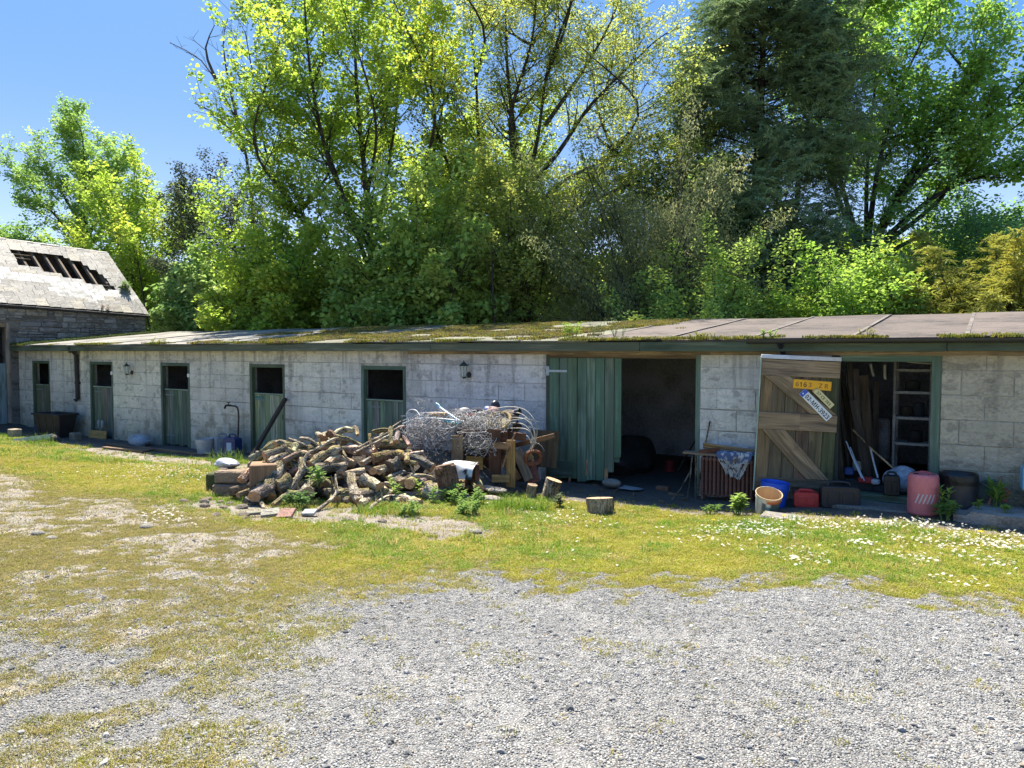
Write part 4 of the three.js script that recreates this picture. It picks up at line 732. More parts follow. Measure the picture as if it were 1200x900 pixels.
// ------------------------------------------------------------------ what lies and grows on the ground
const gy = (x, z) => { const k = cover(x, z), y = z > 0.1 && z < 12 && x > -27 && x < 5.2 ? 1 : 0; return groundY(x, z) + y * (k.n * 0.05 + k.f * 0.035 + k.ff * 0.022 * (1 - k.gravel * 0.5) - k.rut * 0.018) * smooth(0.2, 1.6, z); };
const view = (x, z) => { const c = Math.cos(0.5728), s = Math.sin(0.5728), dx = x, dz = z - 10.92, D = -s * dx - c * dz, X = c * dx - s * dz; return [D, X / Math.max(0.3, D)]; };   // distance ahead of the viewer and how far aside
{ // loose chippings
  const r = rng(701), vs = [0, 1, 2, 3].map((k) => { const g = new THREE.IcosahedronGeometry(1, 0); g.deleteAttribute('uv'); const q = jitter(g, 0.34, 710 + k, 1.1); q.scale(1, 0.62, 0.8); q.computeVertexNormals(); return q; }), per = vs.map(() => [[], []]);
  const pal = [[0.10, 0.10, 0.10], [0.155, 0.154, 0.15], [0.205, 0.202, 0.193], [0.25, 0.244, 0.23], [0.295, 0.286, 0.266], [0.36, 0.348, 0.32], [0.26, 0.215, 0.16]];
  let n = 0;
  for (let t = 0; t < 2100000 && n < 330000; t++) {
    const x = -12 + r() * 16.5, z = 2.6 + r() * 7.4, [D, a] = view(x, z);
    if (D < 2.2 || a < -0.82 || a > 1.15) continue;
    if (r() > clamp(5.2 / D) * clamp(5.2 / D)) continue;
    const k = cover(x, z), w = k.gravel * 0.95 * (1 - 0.55 * k.rut) * clamp(0.85 + k.n * 1.6 + k.f * 0.8, 0.25, 1) + k.dirt * 0.17 + k.worn * 0.1 + 0.01;
    if (r() > w) continue;
    const q = Math.pow(r(), 2.2), sz = 0.0030 + 0.0050 * q + (r() < 0.004 ? 0.004 + r() * 0.012 : 0), v = (r() * 4) | 0, c = pal[Math.min(6, Math.floor(Math.pow(r(), 1.0) * 6.35))], l = (0.85 + r() * 0.3) * (1 + k.n * 0.35);
    per[v][0].push(xf([x, gy(x, z) + sz * 0.25, z], [(r() - 0.5) * 0.9, r() * 6.28, (r() - 0.5) * 0.9], [sz, sz, sz])); per[v][1].push(new THREE.Color().setRGB(c[0] * l, c[1] * l, c[2] * l)); n++;
  }
  const g = new THREE.Group(); g.name = 'gravel'; g.userData = { kind: 'stuff', label: 'loose grey stone chippings covering the yard', category: 'gravel' }; scene.add(g);
  const m = plain(1, 1, 1, { roughness: 0.9 }); per.forEach(([a, c], k) => instanced(g, 'chipping', vs[k], m, a, c));
}
function tuft(seed, n, h, w, lean, R) { // a tuft of bent blades
  const r = rng(seed), P = [];
  for (let i = 0; i < n; i++) {
    const a = r() * 6.283, d = R * Math.sqrt(r()), x = d * Math.cos(a), z = d * Math.sin(a), b = r() * 6.283, L = h * (0.55 + r() * 0.8), le = lean * (0.3 + r()), ux = Math.cos(b), uz = Math.sin(b), wx = -uz * w / 2, wz = ux * w / 2;
    const m = [x + ux * le * L * 0.35, L * 0.6, z + uz * le * L * 0.35], e = [x + ux * le * L, L * (1 - le * 0.25), z + uz * le * L];
    P.push(x - wx, -0.01, z - wz, x + wx, -0.01, z + wz, m[0] + wx * 0.7, m[1], m[2] + wz * 0.7, x - wx, -0.01, z - wz, m[0] + wx * 0.7, m[1], m[2] + wz * 0.7, m[0] - wx * 0.7, m[1], m[2] - wz * 0.7, m[0] - wx * 0.7, m[1], m[2] - wz * 0.7, m[0] + wx * 0.7, m[1], m[2] + wz * 0.7, ...e);
  }
  const g = new THREE.BufferGeometry(); g.setAttribute('position', new THREE.Float32BufferAttribute(P, 3)); g.computeVertexNormals(); return g;
}
const BLADE = leafMat(0.35);
{ // short turf and moss, then longer grass where it is lush
  const r = rng(720), short = [1, 2, 3].map((s) => tuft(730 + s, 16, 0.022, 0.0055, 0.9, 0.045)), long = [1, 2].map((s) => tuft(740 + s, 12, 0.06, 0.006, 0.7, 0.05)), A = short.map(() => [[], []]), B = long.map(() => [[], []]);
  let n = 0, m = 0;
  for (let t = 0; t < 1600000 && n < 125000; t++) {
    const x = -24 + r() * 29, z = 0.9 + r() * 9, [D, a] = view(x, z);
    if (D < 2.2 || a < -0.82 || a > 1.15) continue;
    const near = clamp(6.5 / D); if (r() > near * near) continue;
    const k = cover(x, z), w = Math.pow(1 - k.gravel, 1.3) * (1 - k.dirt * 0.97) * (1 - k.worn * 0.35) + 0.003;
    if (r() > w) continue;
    const tall = k.lush > 0.5 && k.gravel < 0.1 && r() < 0.022 + (z < 3.8 && z > 2.7 && x < -9 ? 0.09 : 0), l = (0.8 + r() * 0.45) * 1.55 * (1 - k.worn * 0.2), dry = r() < 0.16 + (x < -4 ? 0.1 : 0);
    const c = dry ? [0.34, 0.27, 0.10] : k.gravel > 0.4 ? [0.22, 0.2, 0.05] : k.lush + (r() - 0.5) * 0.5 > 0.62 ? [0.12, 0.19, 0.02] : r() < k.worn * 0.8 ? [0.27, 0.235, 0.09] : r() < 0.6 ? [0.255, 0.23, 0.032] : [0.19, 0.215, 0.02];
    const col = new THREE.Color().setRGB(c[0] * l, c[1] * l, c[2] * l), s = (1 - k.worn * 0.3) * (1 - k.gravel * 0.35) * (0.75 + r() * 0.6) / Math.sqrt(Math.max(0.25, near)), Mx = xf([x, gy(x, z), z], [(r() - 0.5) * 0.3, r() * 6.28, (r() - 0.5) * 0.3], s);
    if (tall) { const v = (r() * 2) | 0; B[v][0].push(Mx); B[v][1].push(col); m++; } else { const v = (r() * 3) | 0; A[v][0].push(Mx); A[v][1].push(col); }
    n++;
  }
  const g = new THREE.Group(); g.name = 'grass'; g.userData = { kind: 'stuff', label: 'short mossy yellow-green turf between the gravel and the stable', category: 'grass' }; scene.add(g);
  A.forEach(([p, c], k) => instanced(g, 'turf', short[k], BLADE, p, c)); B.forEach(([p, c], k) => instanced(g, 'grass_tuft', long[k], BLADE, p, c));
}
{ // daisies in drifts
  const r = rng(750), P = [], pet = 9;
  for (let i = 0; i < pet; i++) { const a = i / pet * 6.283, b = (i + 0.55) / pet * 6.283, e = (a + b) / 2; P.push(0, 0.002, 0, Math.cos(b) * 0.7, 0.004, Math.sin(b) * 0.7, Math.cos(a) * 0.7, 0.004, Math.sin(a) * 0.7, Math.cos(a) * 0.7, 0.004, Math.sin(a) * 0.7, Math.cos(b) * 0.7, 0.004, Math.sin(b) * 0.7, Math.cos(e), 0.0, Math.sin(e)); }
  const head = new THREE.BufferGeometry(); head.setAttribute('position', new THREE.Float32BufferAttribute(P, 3)); head.computeVertexNormals();
  const eye = new THREE.SphereGeometry(0.28, 6, 4, 0, 6.283, 0, 1.57), stem = new THREE.CylinderGeometry(0.04, 0.05, 4, 3, 1, true); stem.translate(0, -2, 0); eye.scale(1, 0.5, 1);
  const spots = [[-12.16, 3.14, 0.55, 110], [-10.95, 3.37, 0.5, 90], [-13, 3.0, 0.5, 60], [-11.6, 3.9, 0.9, 50], [-8.25, 5.8, 0.28, 34], [-7.8, 5.97, 0.3, 30], [-2.0, 2.66, 0.3, 60], [-2.3, 2.2, 0.4, 60], [-1.4, 2.1, 0.3, 60], [-1.73, 1.8, 0.35, 70], [-0.96, 1.55, 0.4, 110], [-1.37, 4.0, 0.25, 34], [-1.04, 2.87, 0.16, 34], [-0.47, 2.35, 0.35, 90], [-0.11, 1.88, 0.35, 110], [0.18, 2.1, 0.3, 80], [-0.63, 3.26, 0.3, 40], [-2.4, 2.58, 0.4, 50], [-2.53, 3.06, 0.5, 40], [-4.5, 2.8, 0.6, 60], [-0.03, 2.96, 0.35, 50], [-0.19, 4.1, 0.3, 20], [-1.59, 3.6, 0.4, 30], [-0.5, 1.3, 0.3, 60], [0.35, 1.5, 0.3, 60]];
  const h = [], e = [];
  const put = (x, z) => { const s = 0.0115 + r() * 0.0075, y = gy(x, z) + 0.028 + r() * 0.035, t = [(r() - 0.5) * 0.9, r() * 6.28, (r() - 0.5) * 0.9]; const m = xf([x, y, z], t, s).clone(); h.push(m); e.push(m); };
  for (const [x, z, d, n] of spots) for (let i = 0; i < n * 1.35; i++) { const a = r() * 6.283, q = d * 0.85 * Math.sqrt(-2 * Math.log(1 - r() * 0.96)) * 0.55; put(x + Math.cos(a) * q * 1.3, Math.max(1.05, z + Math.sin(a) * q)); }
  for (let i = 0; i < 380; i++) { const x = -14 + r() * 14.5, z = 1.3 + r() * 4.4, k = cover(x, z); if (k.gravel < 0.3 && k.dirt < 0.4) put(x, z); }
  const g = new THREE.Group(); g.name = 'daisies'; g.userData = { kind: 'stuff', label: 'small white daisies scattered in drifts through the turf', category: 'wild flowers' }; scene.add(g);
  const wm = leafMat(0.3); wm.color.setRGB(0.8, 0.8, 0.78);
  instanced(g, 'petals', head, wm, h); instanced(g, 'flower_eye', eye, plain(0.55, 0.36, 0.02), e); instanced(g, 'flower_stem', stem, plain(0.08, 0.14, 0.02), h);
}
function weed(label, pos, h, n, leafL, leafW, tint, seed, o = {}) { // a leafy plant: upright stems with leaves along them
  const r = rng(seed), t = thing(o.name ?? 'weed_plant', label, o.cat ?? 'plant', [pos[0], pos[2] ?? gy(pos[0], pos[1]), pos[1]], r() * 6), w = new Wood(), P = [], C = [];
  for (let i = 0; i < n; i++) {
    const a = r() * 6.283, sp = o.spread ?? 0.35, R0 = (o.foot ?? 0.05) * Math.sqrt(r()) , f = V(Math.cos(a * 3) * R0, 0, Math.sin(a * 3) * R0), hh = h * (0.6 + r() * 0.45), e = V(f.x + Math.cos(a) * sp * hh * r(), hh, f.z + Math.sin(a) * sp * hh * r()), m = f.clone().lerp(e, 0.5).add(V(0, 0.02, 0));
    const cv = new THREE.CatmullRomCurve3([f, m, e]).getPoints(10); w.limb(cv, cv.map((_, k) => mix(0.006, 0.002, k / 10)), 4, [0.35, 0.5, 0.2]);
    const steps = o.steps ?? 7;
    for (let k = 1; k <= steps; k++) for (let q = 0; q < 2; q++) {
      const p = cv[Math.round(2 + k / steps * 8)], b = k * 1.9 + q * Math.PI + r() * 0.5, l = leafL * (1.15 - 0.45 * k / steps) * (0.8 + r() * 0.4), M = new THREE.Matrix4().makeTranslation(p.x, p.y, p.z).multiply(new THREE.Matrix4().makeRotationY(b)).multiply(new THREE.Matrix4().makeRotationX(-(o.lift ?? 0.35) + (r() - 0.5) * 0.5));
      const v = [[0, 0, 0], [-leafW * l / 2, l * 0.07, l * 0.4], [0, 0.0, l * 0.45], [leafW * l / 2, l * 0.07, l * 0.4], [0, -l * 0.12, l]].map((x) => V(...x).applyMatrix4(M)), g = 0.8 + r() * 0.45;
      for (const [x, y, z] of [[0, 2, 1], [0, 3, 2], [1, 2, 4], [2, 3, 4]]) for (const id of [x, y, z]) { P.push(...v[id].toArray()); C.push(tint[0] * g, tint[1] * g, tint[2] * g); }
    }
  }
  const g = new THREE.BufferGeometry(); g.setAttribute('position', new THREE.Float32BufferAttribute(P, 3)); g.setAttribute('color', new THREE.Float32BufferAttribute(C, 3)); g.computeVertexNormals();
  part(t, 'stem', w.geo(), MAT.stemGreen); part(t, 'foliage', g, MAT.weed); return t;
}
MAT.weed = leafMat(0.45); MAT.weed.vertexColors = true; MAT.stemGreen = plain(0.3, 0.4, 0.15); MAT.stemGreen.vertexColors = true;
const WG = [0.16, 0.27, 0.04], WL = [0.26, 0.38, 0.05], WD = [0.09, 0.18, 0.03];
weed('bushy pale green weed beside the paint-streaked bucket', [-2.72, 1.3], 0.3, 14, 0.085, 0.8, WL, 801, { spread: 0.6, foot: 0.09 });
weed('tall leafy weed with pale new leaves in front of the black bin', [-0.42, 0.72], 0.40, 3, 0.11, 0.36, WL, 802, { spread: 0.3, lift: 0.6 });
weed('shorter leafy weed at the end of the concrete slab', [-0.42, 0.86], 0.26, 6, 0.11, 0.4, WG, 803, { spread: 0.6 });
weed('broad-bladed weed standing on the slab by the rusty disc', [0.1, 0.42, 0.32], 0.3, 5, 0.17, 0.26, WG, 804, { spread: 0.35, lift: 0.9 });
weed('tiny pale seedling on the middle of the slab', [-0.08, 0.66, 0.325], 0.1, 3, 0.07, 0.4, WL, 805, { lift: 0.6 });
weed('small seedling on the slab near the pale blue can', [0.19, 0.7, 0.325], 0.1, 3, 0.07, 0.45, WL, 806, { lift: 0.4 });
weed('nettle clump in front of the wire netting', [-6.35, 2.75], 0.28, 10, 0.10, 0.5, WG, 807, { spread: 0.35, foot: 0.22 });
weed('nettle clump between the firewood and the hollow log', [-7.0, 2.85], 0.36, 9, 0.10, 0.5, WL, 808, { spread: 0.35, foot: 0.25 });
weed('dark nettles behind the short hollow log', [-5.95, 2.7], 0.24, 14, 0.08, 0.5, WG, 809, { spread: 0.4, foot: 0.26 });
weed('low round leafy weed before the rusty channel', [-5.62, 3.25], 0.2, 18, 0.06, 0.7, WG, 810, { spread: 0.8, foot: 0.16 });
weed('grey-green weed at the foot of the tall sawn log', [-5.0, 1.95], 0.2, 7, 0.07, 0.5, [0.12, 0.15, 0.06], 811, { spread: 0.5, foot: 0.06 });
weed('leafy seedling growing through the middle of the firewood', [-7.75, 3.85, 0.35], 0.26, 6, 0.10, 0.6, WG, 812, { spread: 0.5, foot: 0.15 });
weed('dark leafy weed under the arching branch', [-7.5, 4.35], 0.22, 14, 0.08, 0.6, WD, 813, { spread: 0.7, foot: 0.14 });
weed('small weed at the base of the low scraped earth', [-6.15, 3.75], 0.16, 10, 0.06, 0.6, WG, 814, { spread: 0.9, foot: 0.15 });
weed('feathery weed in the turf by the radiator foot', [-3.05, 1.35], 0.14, 8, 0.06, 0.4, WG, 815, { spread: 0.9, foot: 0.1 });
function clump(label, pos, h, n, seed, tint = [0.16, 0.26, 0.025], R = 0.16) { const r = rng(seed), g = tuft(seed, n, h, 0.007, 0.75, R), c = new Float32Array(g.attributes.position.count * 3); for (let i = 0; i < c.length; i += 27) { const l = 0.75 + r() * 0.5; for (let k = 0; k < 27; k += 3) c.set([tint[0] * l, tint[1] * l, tint[2] * l], i + k); } g.setAttribute('color', new THREE.BufferAttribute(c, 3)); return single('grass_clump', label, 'grass clump', g, MAT.weed, null, [pos[0], pos[2] ?? gy(pos[0], pos[1]), pos[1]]); }
clump('bright grass clump at the foot of the timber and wire heap', [-5.4, 2.55], 0.22, 260, 821, undefined, 0.24);
clump('long bright grass beside the two sawn log ends', [-5.1, 2.35], 0.16, 200, 822, undefined, 0.2);
clump('grass growing behind the sandstone blocks', [-12.6, 1.75], 0.3, 150, 823, undefined, 0.3);
clump('coarse grass beside the pale gutter piece', [-20.1, 1.7], 0.28, 140, 824, [0.12, 0.2, 0.03], 0.3);
clump('grass tuft among the daisies below the slab', [-0.75, 1.85], 0.1, 140, 825, undefined, 0.2);
clump('grass tuft in front of the firewood end', [-6.6, 3.95], 0.13, 220, 826, undefined, 0.3);
clump('grass tuft growing against the low round log', [-4.3, 2.02], 0.12, 70, 827, undefined, 0.08);
clump('grass tuft before the arching branch', [-7.35, 4.75], 0.1, 160, 828, [0.2, 0.25, 0.03], 0.25);
{ // a few dandelions
  const put = (label, x, z, s, k) => { const t = thing('dandelion', label, 'flower', [x, gy(x, z), z]), r = rng(830 + k), P = []; for (let i = 0; i < 26; i++) { const a = r() * 6.283, l = s * (0.6 + r() * 0.5), u = V(Math.cos(a) * l, (r() * 0.5) * l, Math.sin(a) * l), w = V(-Math.sin(a), 0, Math.cos(a)).multiplyScalar(s * 0.16); P.push(0, 0, 0, ...u.clone().add(w).toArray(), ...u.clone().sub(w).toArray()); } const g = new THREE.BufferGeometry(); g.setAttribute('position', new THREE.Float32BufferAttribute(P, 3)); g.computeVertexNormals(); g.translate(0, 0.09, 0); part(t, 'petals', g, DAND); part(t, 'flower_stem', tube([[0, 0, 0], [0.005, 0.05, 0], [0, 0.09, 0]], 0.003, 4, { tint: [0.12, 0.2, 0.05] }), MAT.stemGreen); };
  const DAND = leafMat(0.25); DAND.color.setRGB(0.75, 0.5, 0.01);
  put('yellow dandelion by the flat stone below the buckets', -2.03, 1.82, 0.034, 0); put('yellow dandelion among the daisies before the concrete slab', -0.05, 1.75, 0.03, 1); put('yellow dandelion in the turf below the radiator', -2.75, 2.2, 0.022, 2);
}
{ // moss on the old roof and along its edge
  const r = rng(840), g = [1, 2].map((s) => tuft(845 + s, 26, 0.03, 0.012, 1.0, 0.09)), L = g.map(() => [[], []]);
  const add = (x, z, s, c) => { const v = (r() * 2) | 0, l = 0.7 + r() * 0.6; L[v][0].push(xf([x, 2.408 - 0.1055 * z - 0.004, z], [0.1, r() * 6.28, 0], s)); L[v][1].push(new THREE.Color().setRGB(c[0] * l, c[1] * l, c[2] * l)); };
  for (let i = 0; i < 9000; i++) { const x = -16 + r() * 11.4, z = 0.26 - r() * 4.4, n = fbm(x * 0.7 + 50, z * 0.9 + 50, 850, 1e6, 1e6, 4) + 0.14 * smooth(-16, -12, x) - 0.16 * smooth(-7.2, -5, x) + 0.05 * smooth(-1.5, 0.2, z); if (n > 0.585) add(x, z, 0.7 + r() * 0.9, r() < 0.35 ? [0.26, 0.22, 0.03] : r() < 0.5 ? [0.20, 0.15, 0.08] : [0.13, 0.15, 0.03]); }
  for (let i = 0; i < 1300; i++) { const x = -24.6 + r() * 26, z = 0.27 - Math.pow(r(), 2) * 0.25, n = fbm(x * 1.1 + 9, 3, 851, 1e6, 1e6, 4); if (n > 0.5) add(x, z, 0.6 + r() * 0.7, r() < 0.5 ? [0.24, 0.22, 0.03] : [0.14, 0.16, 0.03]); }
  for (let i = 0; i < 900; i++) { const z = 0.2 - r() * 4.2, x = -24.95 + Math.pow(r(), 1.5) * 1.0; add(x, z, 1 + r() * 1.2, [0.07, 0.10, 0.025]); }
  const t = new THREE.Group(); t.name = 'roof_moss'; t.userData = { kind: 'stuff', label: 'brown and green moss spread over the stable roof', category: 'moss' }; scene.add(t);
  L.forEach(([m, c], k) => instanced(t, 'moss', g[k], BLADE, m, c));
}
const roofY = (z) => 2.425 - 0.1055 * z;
weed('bright weed sprouting on the roof edge over the barn door hinge', [-6.05, -0.35, roofY(-0.35) - 0.03], 0.24, 12, 0.09, 0.3, WL, 861, { name: 'roof_weed', spread: 0.7, foot: 0.14 });
weed('thin grey-green weed on the roof above the green barn door', [-5.55, -0.3, roofY(-0.3) - 0.03], 0.3, 7, 0.05, 0.35, [0.13, 0.16, 0.07], 862, { name: 'roof_weed', spread: 0.5, foot: 0.12 });
weed('thin weed on the roof above the barn doorway', [-5.15, -0.25, roofY(-0.25) - 0.03], 0.3, 6, 0.05, 0.35, [0.13, 0.16, 0.07], 863, { name: 'roof_weed', spread: 0.5, foot: 0.1 });
weed('yellow-green weed hanging at the gutter by the drainpipe', [-2.62, 0.24, roofY(0.24) - 0.03], 0.13, 9, 0.05, 0.5, WL, 864, { name: 'roof_weed', spread: 0.9, foot: 0.08 });
weed('low yellow weed on the roof edge over the barn doorway end', [-3.6, 0.18, roofY(0.18) - 0.03], 0.09, 12, 0.045, 0.5, [0.24, 0.25, 0.03], 865, { name: 'roof_weed', spread: 1.0, foot: 0.2 });
weed('pale weed at the roof edge above the shed door frame', [-1.4, 0.2, roofY(0.2) - 0.03], 0.12, 6, 0.05, 0.4, [0.3, 0.28, 0.1], 866, { name: 'roof_weed', spread: 0.9, foot: 0.1 });
weed('dry weed rooted in the gutter over the third half door', [-17.2, 0.24, roofY(0.24) - 0.04], 0.16, 10, 0.06, 0.4, [0.22, 0.24, 0.04], 867, { name: 'roof_weed', spread: 1.0, foot: 0.25 });
weed('green fern on the verge of the stone barn roof', [-25.85, -3.85, 4.32], 0.35, 12, 0.14, 0.3, WG, 868, { name: 'roof_weed', spread: 0.8, foot: 0.15 });
weed('red-brown weed in the gutter of the stone barn', [-24.98, -2.7, 3.5], 0.28, 9, 0.06, 0.4, [0.24, 0.10, 0.05], 869, { name: 'roof_weed', spread: 0.8, foot: 0.2 });
// ------------------------------------------------------------------ things standing before the barn doorway and the shed
function sawn(name, label, pts, rad, o = {}) { // a sawn log: bark, and its two ends as parts
  const t = thing(name, label, o.cat ?? 'log', [0, 0, 0], 0, o.group), g = tube(curve(pts, o.n ?? 8), rad, 12, { caps: false, wob: o.wob ?? 0.12, seed: o.seed ?? 1, tint: o.tint ?? [1, 1, 1] });
  if (o.moss) mossy(g, o.moss, o.seed ?? 1);
  part(t, 'bark', g, MAT.bark); for (const e of [0, 1]) part(t, 'sawn_end', ends(g, o.endTint ?? [1, 1, 1], e), MAT.rings); return t;
}
function mossy(g, amt, seed) { const p = g.attributes.position, n = g.attributes.normal, c = g.attributes.color; for (let i = 0; i < p.count; i++) { let k = smooth(0.66 - amt * 0.5, 0.8 - amt * 0.5, n.getY(i) * 0.5 + n3(p.getX(i) * 7, p.getY(i) * 7, p.getZ(i) * 7, seed + 3) * 0.75 - 0.1); k *= 0.75, c.setXYZ(i, mix(c.getX(i), 1.25, k), mix(c.getY(i), 1.12, k), mix(c.getZ(i), 0.34, k)); } }
sawn('log_round', 'low pale round of sawn trunk lying in front of the green barn door', [[-4.4, -0.03, 1.95], [-4.39, 0.1, 1.95], [-4.4, 0.215, 1.94]], [0.19, 0.185, 0.185], { seed: 901, wob: 0.16, tint: [1.9, 1.75, 1.5], endTint: [1.3, 1.3, 1.3] });
sawn('sawn_log', 'upright tilted sawn log beside the closed green barn door', [[-5.42, -0.03, 1.5], [-5.4, 0.15, 1.48], [-5.36, 0.3, 1.46]], [0.115, 0.11, 0.115], { seed: 902, tint: [1.5, 1.4, 1.25], endTint: [1.5, 1.45, 1.4] });
sawn('sawn_log', 'shorter narrow log standing close behind the tilted sawn log', [[-5.66, -0.03, 1.62], [-5.67, 0.1, 1.6], [-5.65, 0.22, 1.6]], [0.08, 0.075, 0.075], { seed: 903, tint: [1.3, 1.15, 1.0] });
{ const g = jitter(new THREE.IcosahedronGeometry(0.14, 2), 0.02, 5, 7); g.scale(1.15, 0.5, 0.8); g.deleteAttribute('uv'); boxUV(g); single('field_stone', 'rounded stone holding the broken corner of the green door', 'stone', tinted(g, [0.3, 0.27, 0.22]), MAT.stone, null, [-5.02, 0.1, 0.2]); }
{ // cast-iron column radiator
  const t = thing('radiator', 'rusty brown cast-iron column radiator standing against the wall by the barn doorway', 'radiator', [-3.15, groundY(-3.15, 0.3), 0.3], 0.02), n = 13, rust = [0.18, 0.078, 0.052], r = rng(910);
  for (let i = 0; i < n; i++) {
    const x = -0.35 + i * 0.0585, l = 0.85 + r() * 0.3, sec = [];
    for (const z of [-0.06, 0, 0.06]) sec.push(tube([[x, 0.09, z], [x, 0.12, z], [x, 0.55, z], [x, 0.585, z]], [0.019, 0.0235, 0.0235, 0.019], 7, { tint: rust.map((v) => v * l) }));
    sec.push(tinted(place(cbox(0.052, 0.075, 0.17, 0.02), [x, 0.59, 0]), rust.map((v) => v * l))); sec.push(tinted(place(cbox(0.052, 0.06, 0.17, 0.018), [x, 0.09, 0]), rust.map((v) => v * l)));
    part(t, 'column', sec, MAT.grime);
  }
  for (const x of [-0.35, 0.352]) for (const z of [-0.05, 0.05]) part(t, 'foot', tinted(tube([[x, 0, z * 1.3], [x, 0.08, z]], [0.024, 0.016], 7), rust), MAT.grime);
}
const G1 = groundY(-3.2, 0.3);
{ const r = rng(911), b = hboard(1.0, 0.03, 0.17, r, [1.0, 0.95, 0.95]); jitter(b, 0.006, 4, 5); place(b, [-3.3, G1 + 0.655, 0.28], [0, 0.03, -0.02]); single('grey_plank', 'weathered grey plank laid along the top of the radiator', 'plank', b, MAT.wood); 
  const b2 = hboard(0.95, 0.09, 0.02, r, [1.6, 1.5, 1.25]); place(b2, [-3.06, G1 + 0.74, 0.2], [0.5, 0.1, -0.1]); single('pale_board', 'pale board lying askew behind the patterned cloth on the radiator', 'board', b2, MAT.wood);
  const b3 = hboard(0.32, 0.08, 0.05, r, [1.0, 0.5, 0.38]); place(b3, [-3.42, G1 + 0.70, 0.27], [0.2, 0.5, 0.15]); single('wood_offcut', 'reddish offcut of wood on the plank beside the cloth', 'wood', b3, MAT.wood);
  const c = tube(curve([[-3.62, 0.05, 0.22], [-3.57, 0.6, 0.14], [-3.5, 1.15, 0.045]], 6), 0.012, 6, { tint: [2.0, 1.7, 1.1] }); single('cane', 'thin pale cane leaning on the wall behind the radiator', 'cane', c, MAT.bark); }
{ // rough trestle of sticks under the end of the plank
  const t = thing('stick_trestle', 'grey forked sticks propping the plank end beside the barn doorway', 'trestle', [0, 0, 0]);
  for (const [a, b, rr] of [[[-3.72, 0.0, 0.4], [-3.68, 0.64, 0.3], 0.012], [[-3.9, 0.0, 0.56], [-3.70, 0.4, 0.36], 0.012], [[-3.62, 0.0, 0.3], [-3.64, 0.64, 0.26], 0.016]]) part(t, 'leg', tube(curve([a, a.map((v, i) => (v + b[i]) / 2 + (i === 1 ? -0.03 : 0.01)), b], 6), rr, 6, { tint: [0.95, 0.9, 0.85] }), MAT.bark);
}
{ // a patterned rag thrown over plank and radiator
  const nx = 34, nz = 30, P = [], U = [], I = [], C = [], r = rng(915);
  for (let j = 0; j <= nz; j++) for (let i = 0; i <= nx; i++) {
    const u = i / nx, v = j / nz, x = -0.02 + (u - 0.5) * 0.5 * (1 - 0.55 * smooth(0.5, 1, v)), d = v * 0.62;
    const f = (fbm(u * 7 + 3, v * 6, 916) - 0.5) * 0.11, edge = (fbm(u * 9, 2, 917) - 0.5) * 0.12 + (u - 0.4) * -0.06;
    const top = d < 0.3, y = top ? 0.69 + f * 0.7 * (1 - Math.abs(d - 0.2)) + 0.03 : 0.70 - (d - 0.3) + edge * smooth(0.3, 0.55, d), z = top ? 0.16 + d * 0.75 : 0.385 + f * 0.35 + (d - 0.3) * 0.05;
    P.push(-3.02 + x + f * 0.2, G1 + y, z + f * 0.2); U.push(u * 0.5, v * 0.62);
    const w = n3(u * 11, v * 14, 3, 918), q = n3(u * 23, v * 27, 9, 919), blue = w > 0.53, spot = q > 0.60; C.push(...(blue && d < 0.4 ? [0.09, 0.13, 0.26] : spot ? [0.12, 0.13, 0.16] : d > 0.34 ? [0.42, 0.40, 0.36] : [0.55, 0.57, 0.6]));
    if (i && j) { const o = j * (nx + 1) + i; if (!(d > 0.42 && n3(u * 30, v * 30, 1, 920) > 0.60)) I.push(o - nx - 2, o - 1, o - nx - 1, o - nx - 1, o - 1, o); }
  }
  const g = new THREE.BufferGeometry(); g.setAttribute('position', new THREE.Float32BufferAttribute(P, 3)); g.setAttribute('uv', new THREE.Float32BufferAttribute(U, 2)); g.setAttribute('color', new THREE.Float32BufferAttribute(C, 3)); g.setIndex(I); g.computeVertexNormals();
  single('patterned_cloth', 'blue and white patterned rag with ragged lace hanging over the radiator', 'cloth', g, MAT.cloth);
}
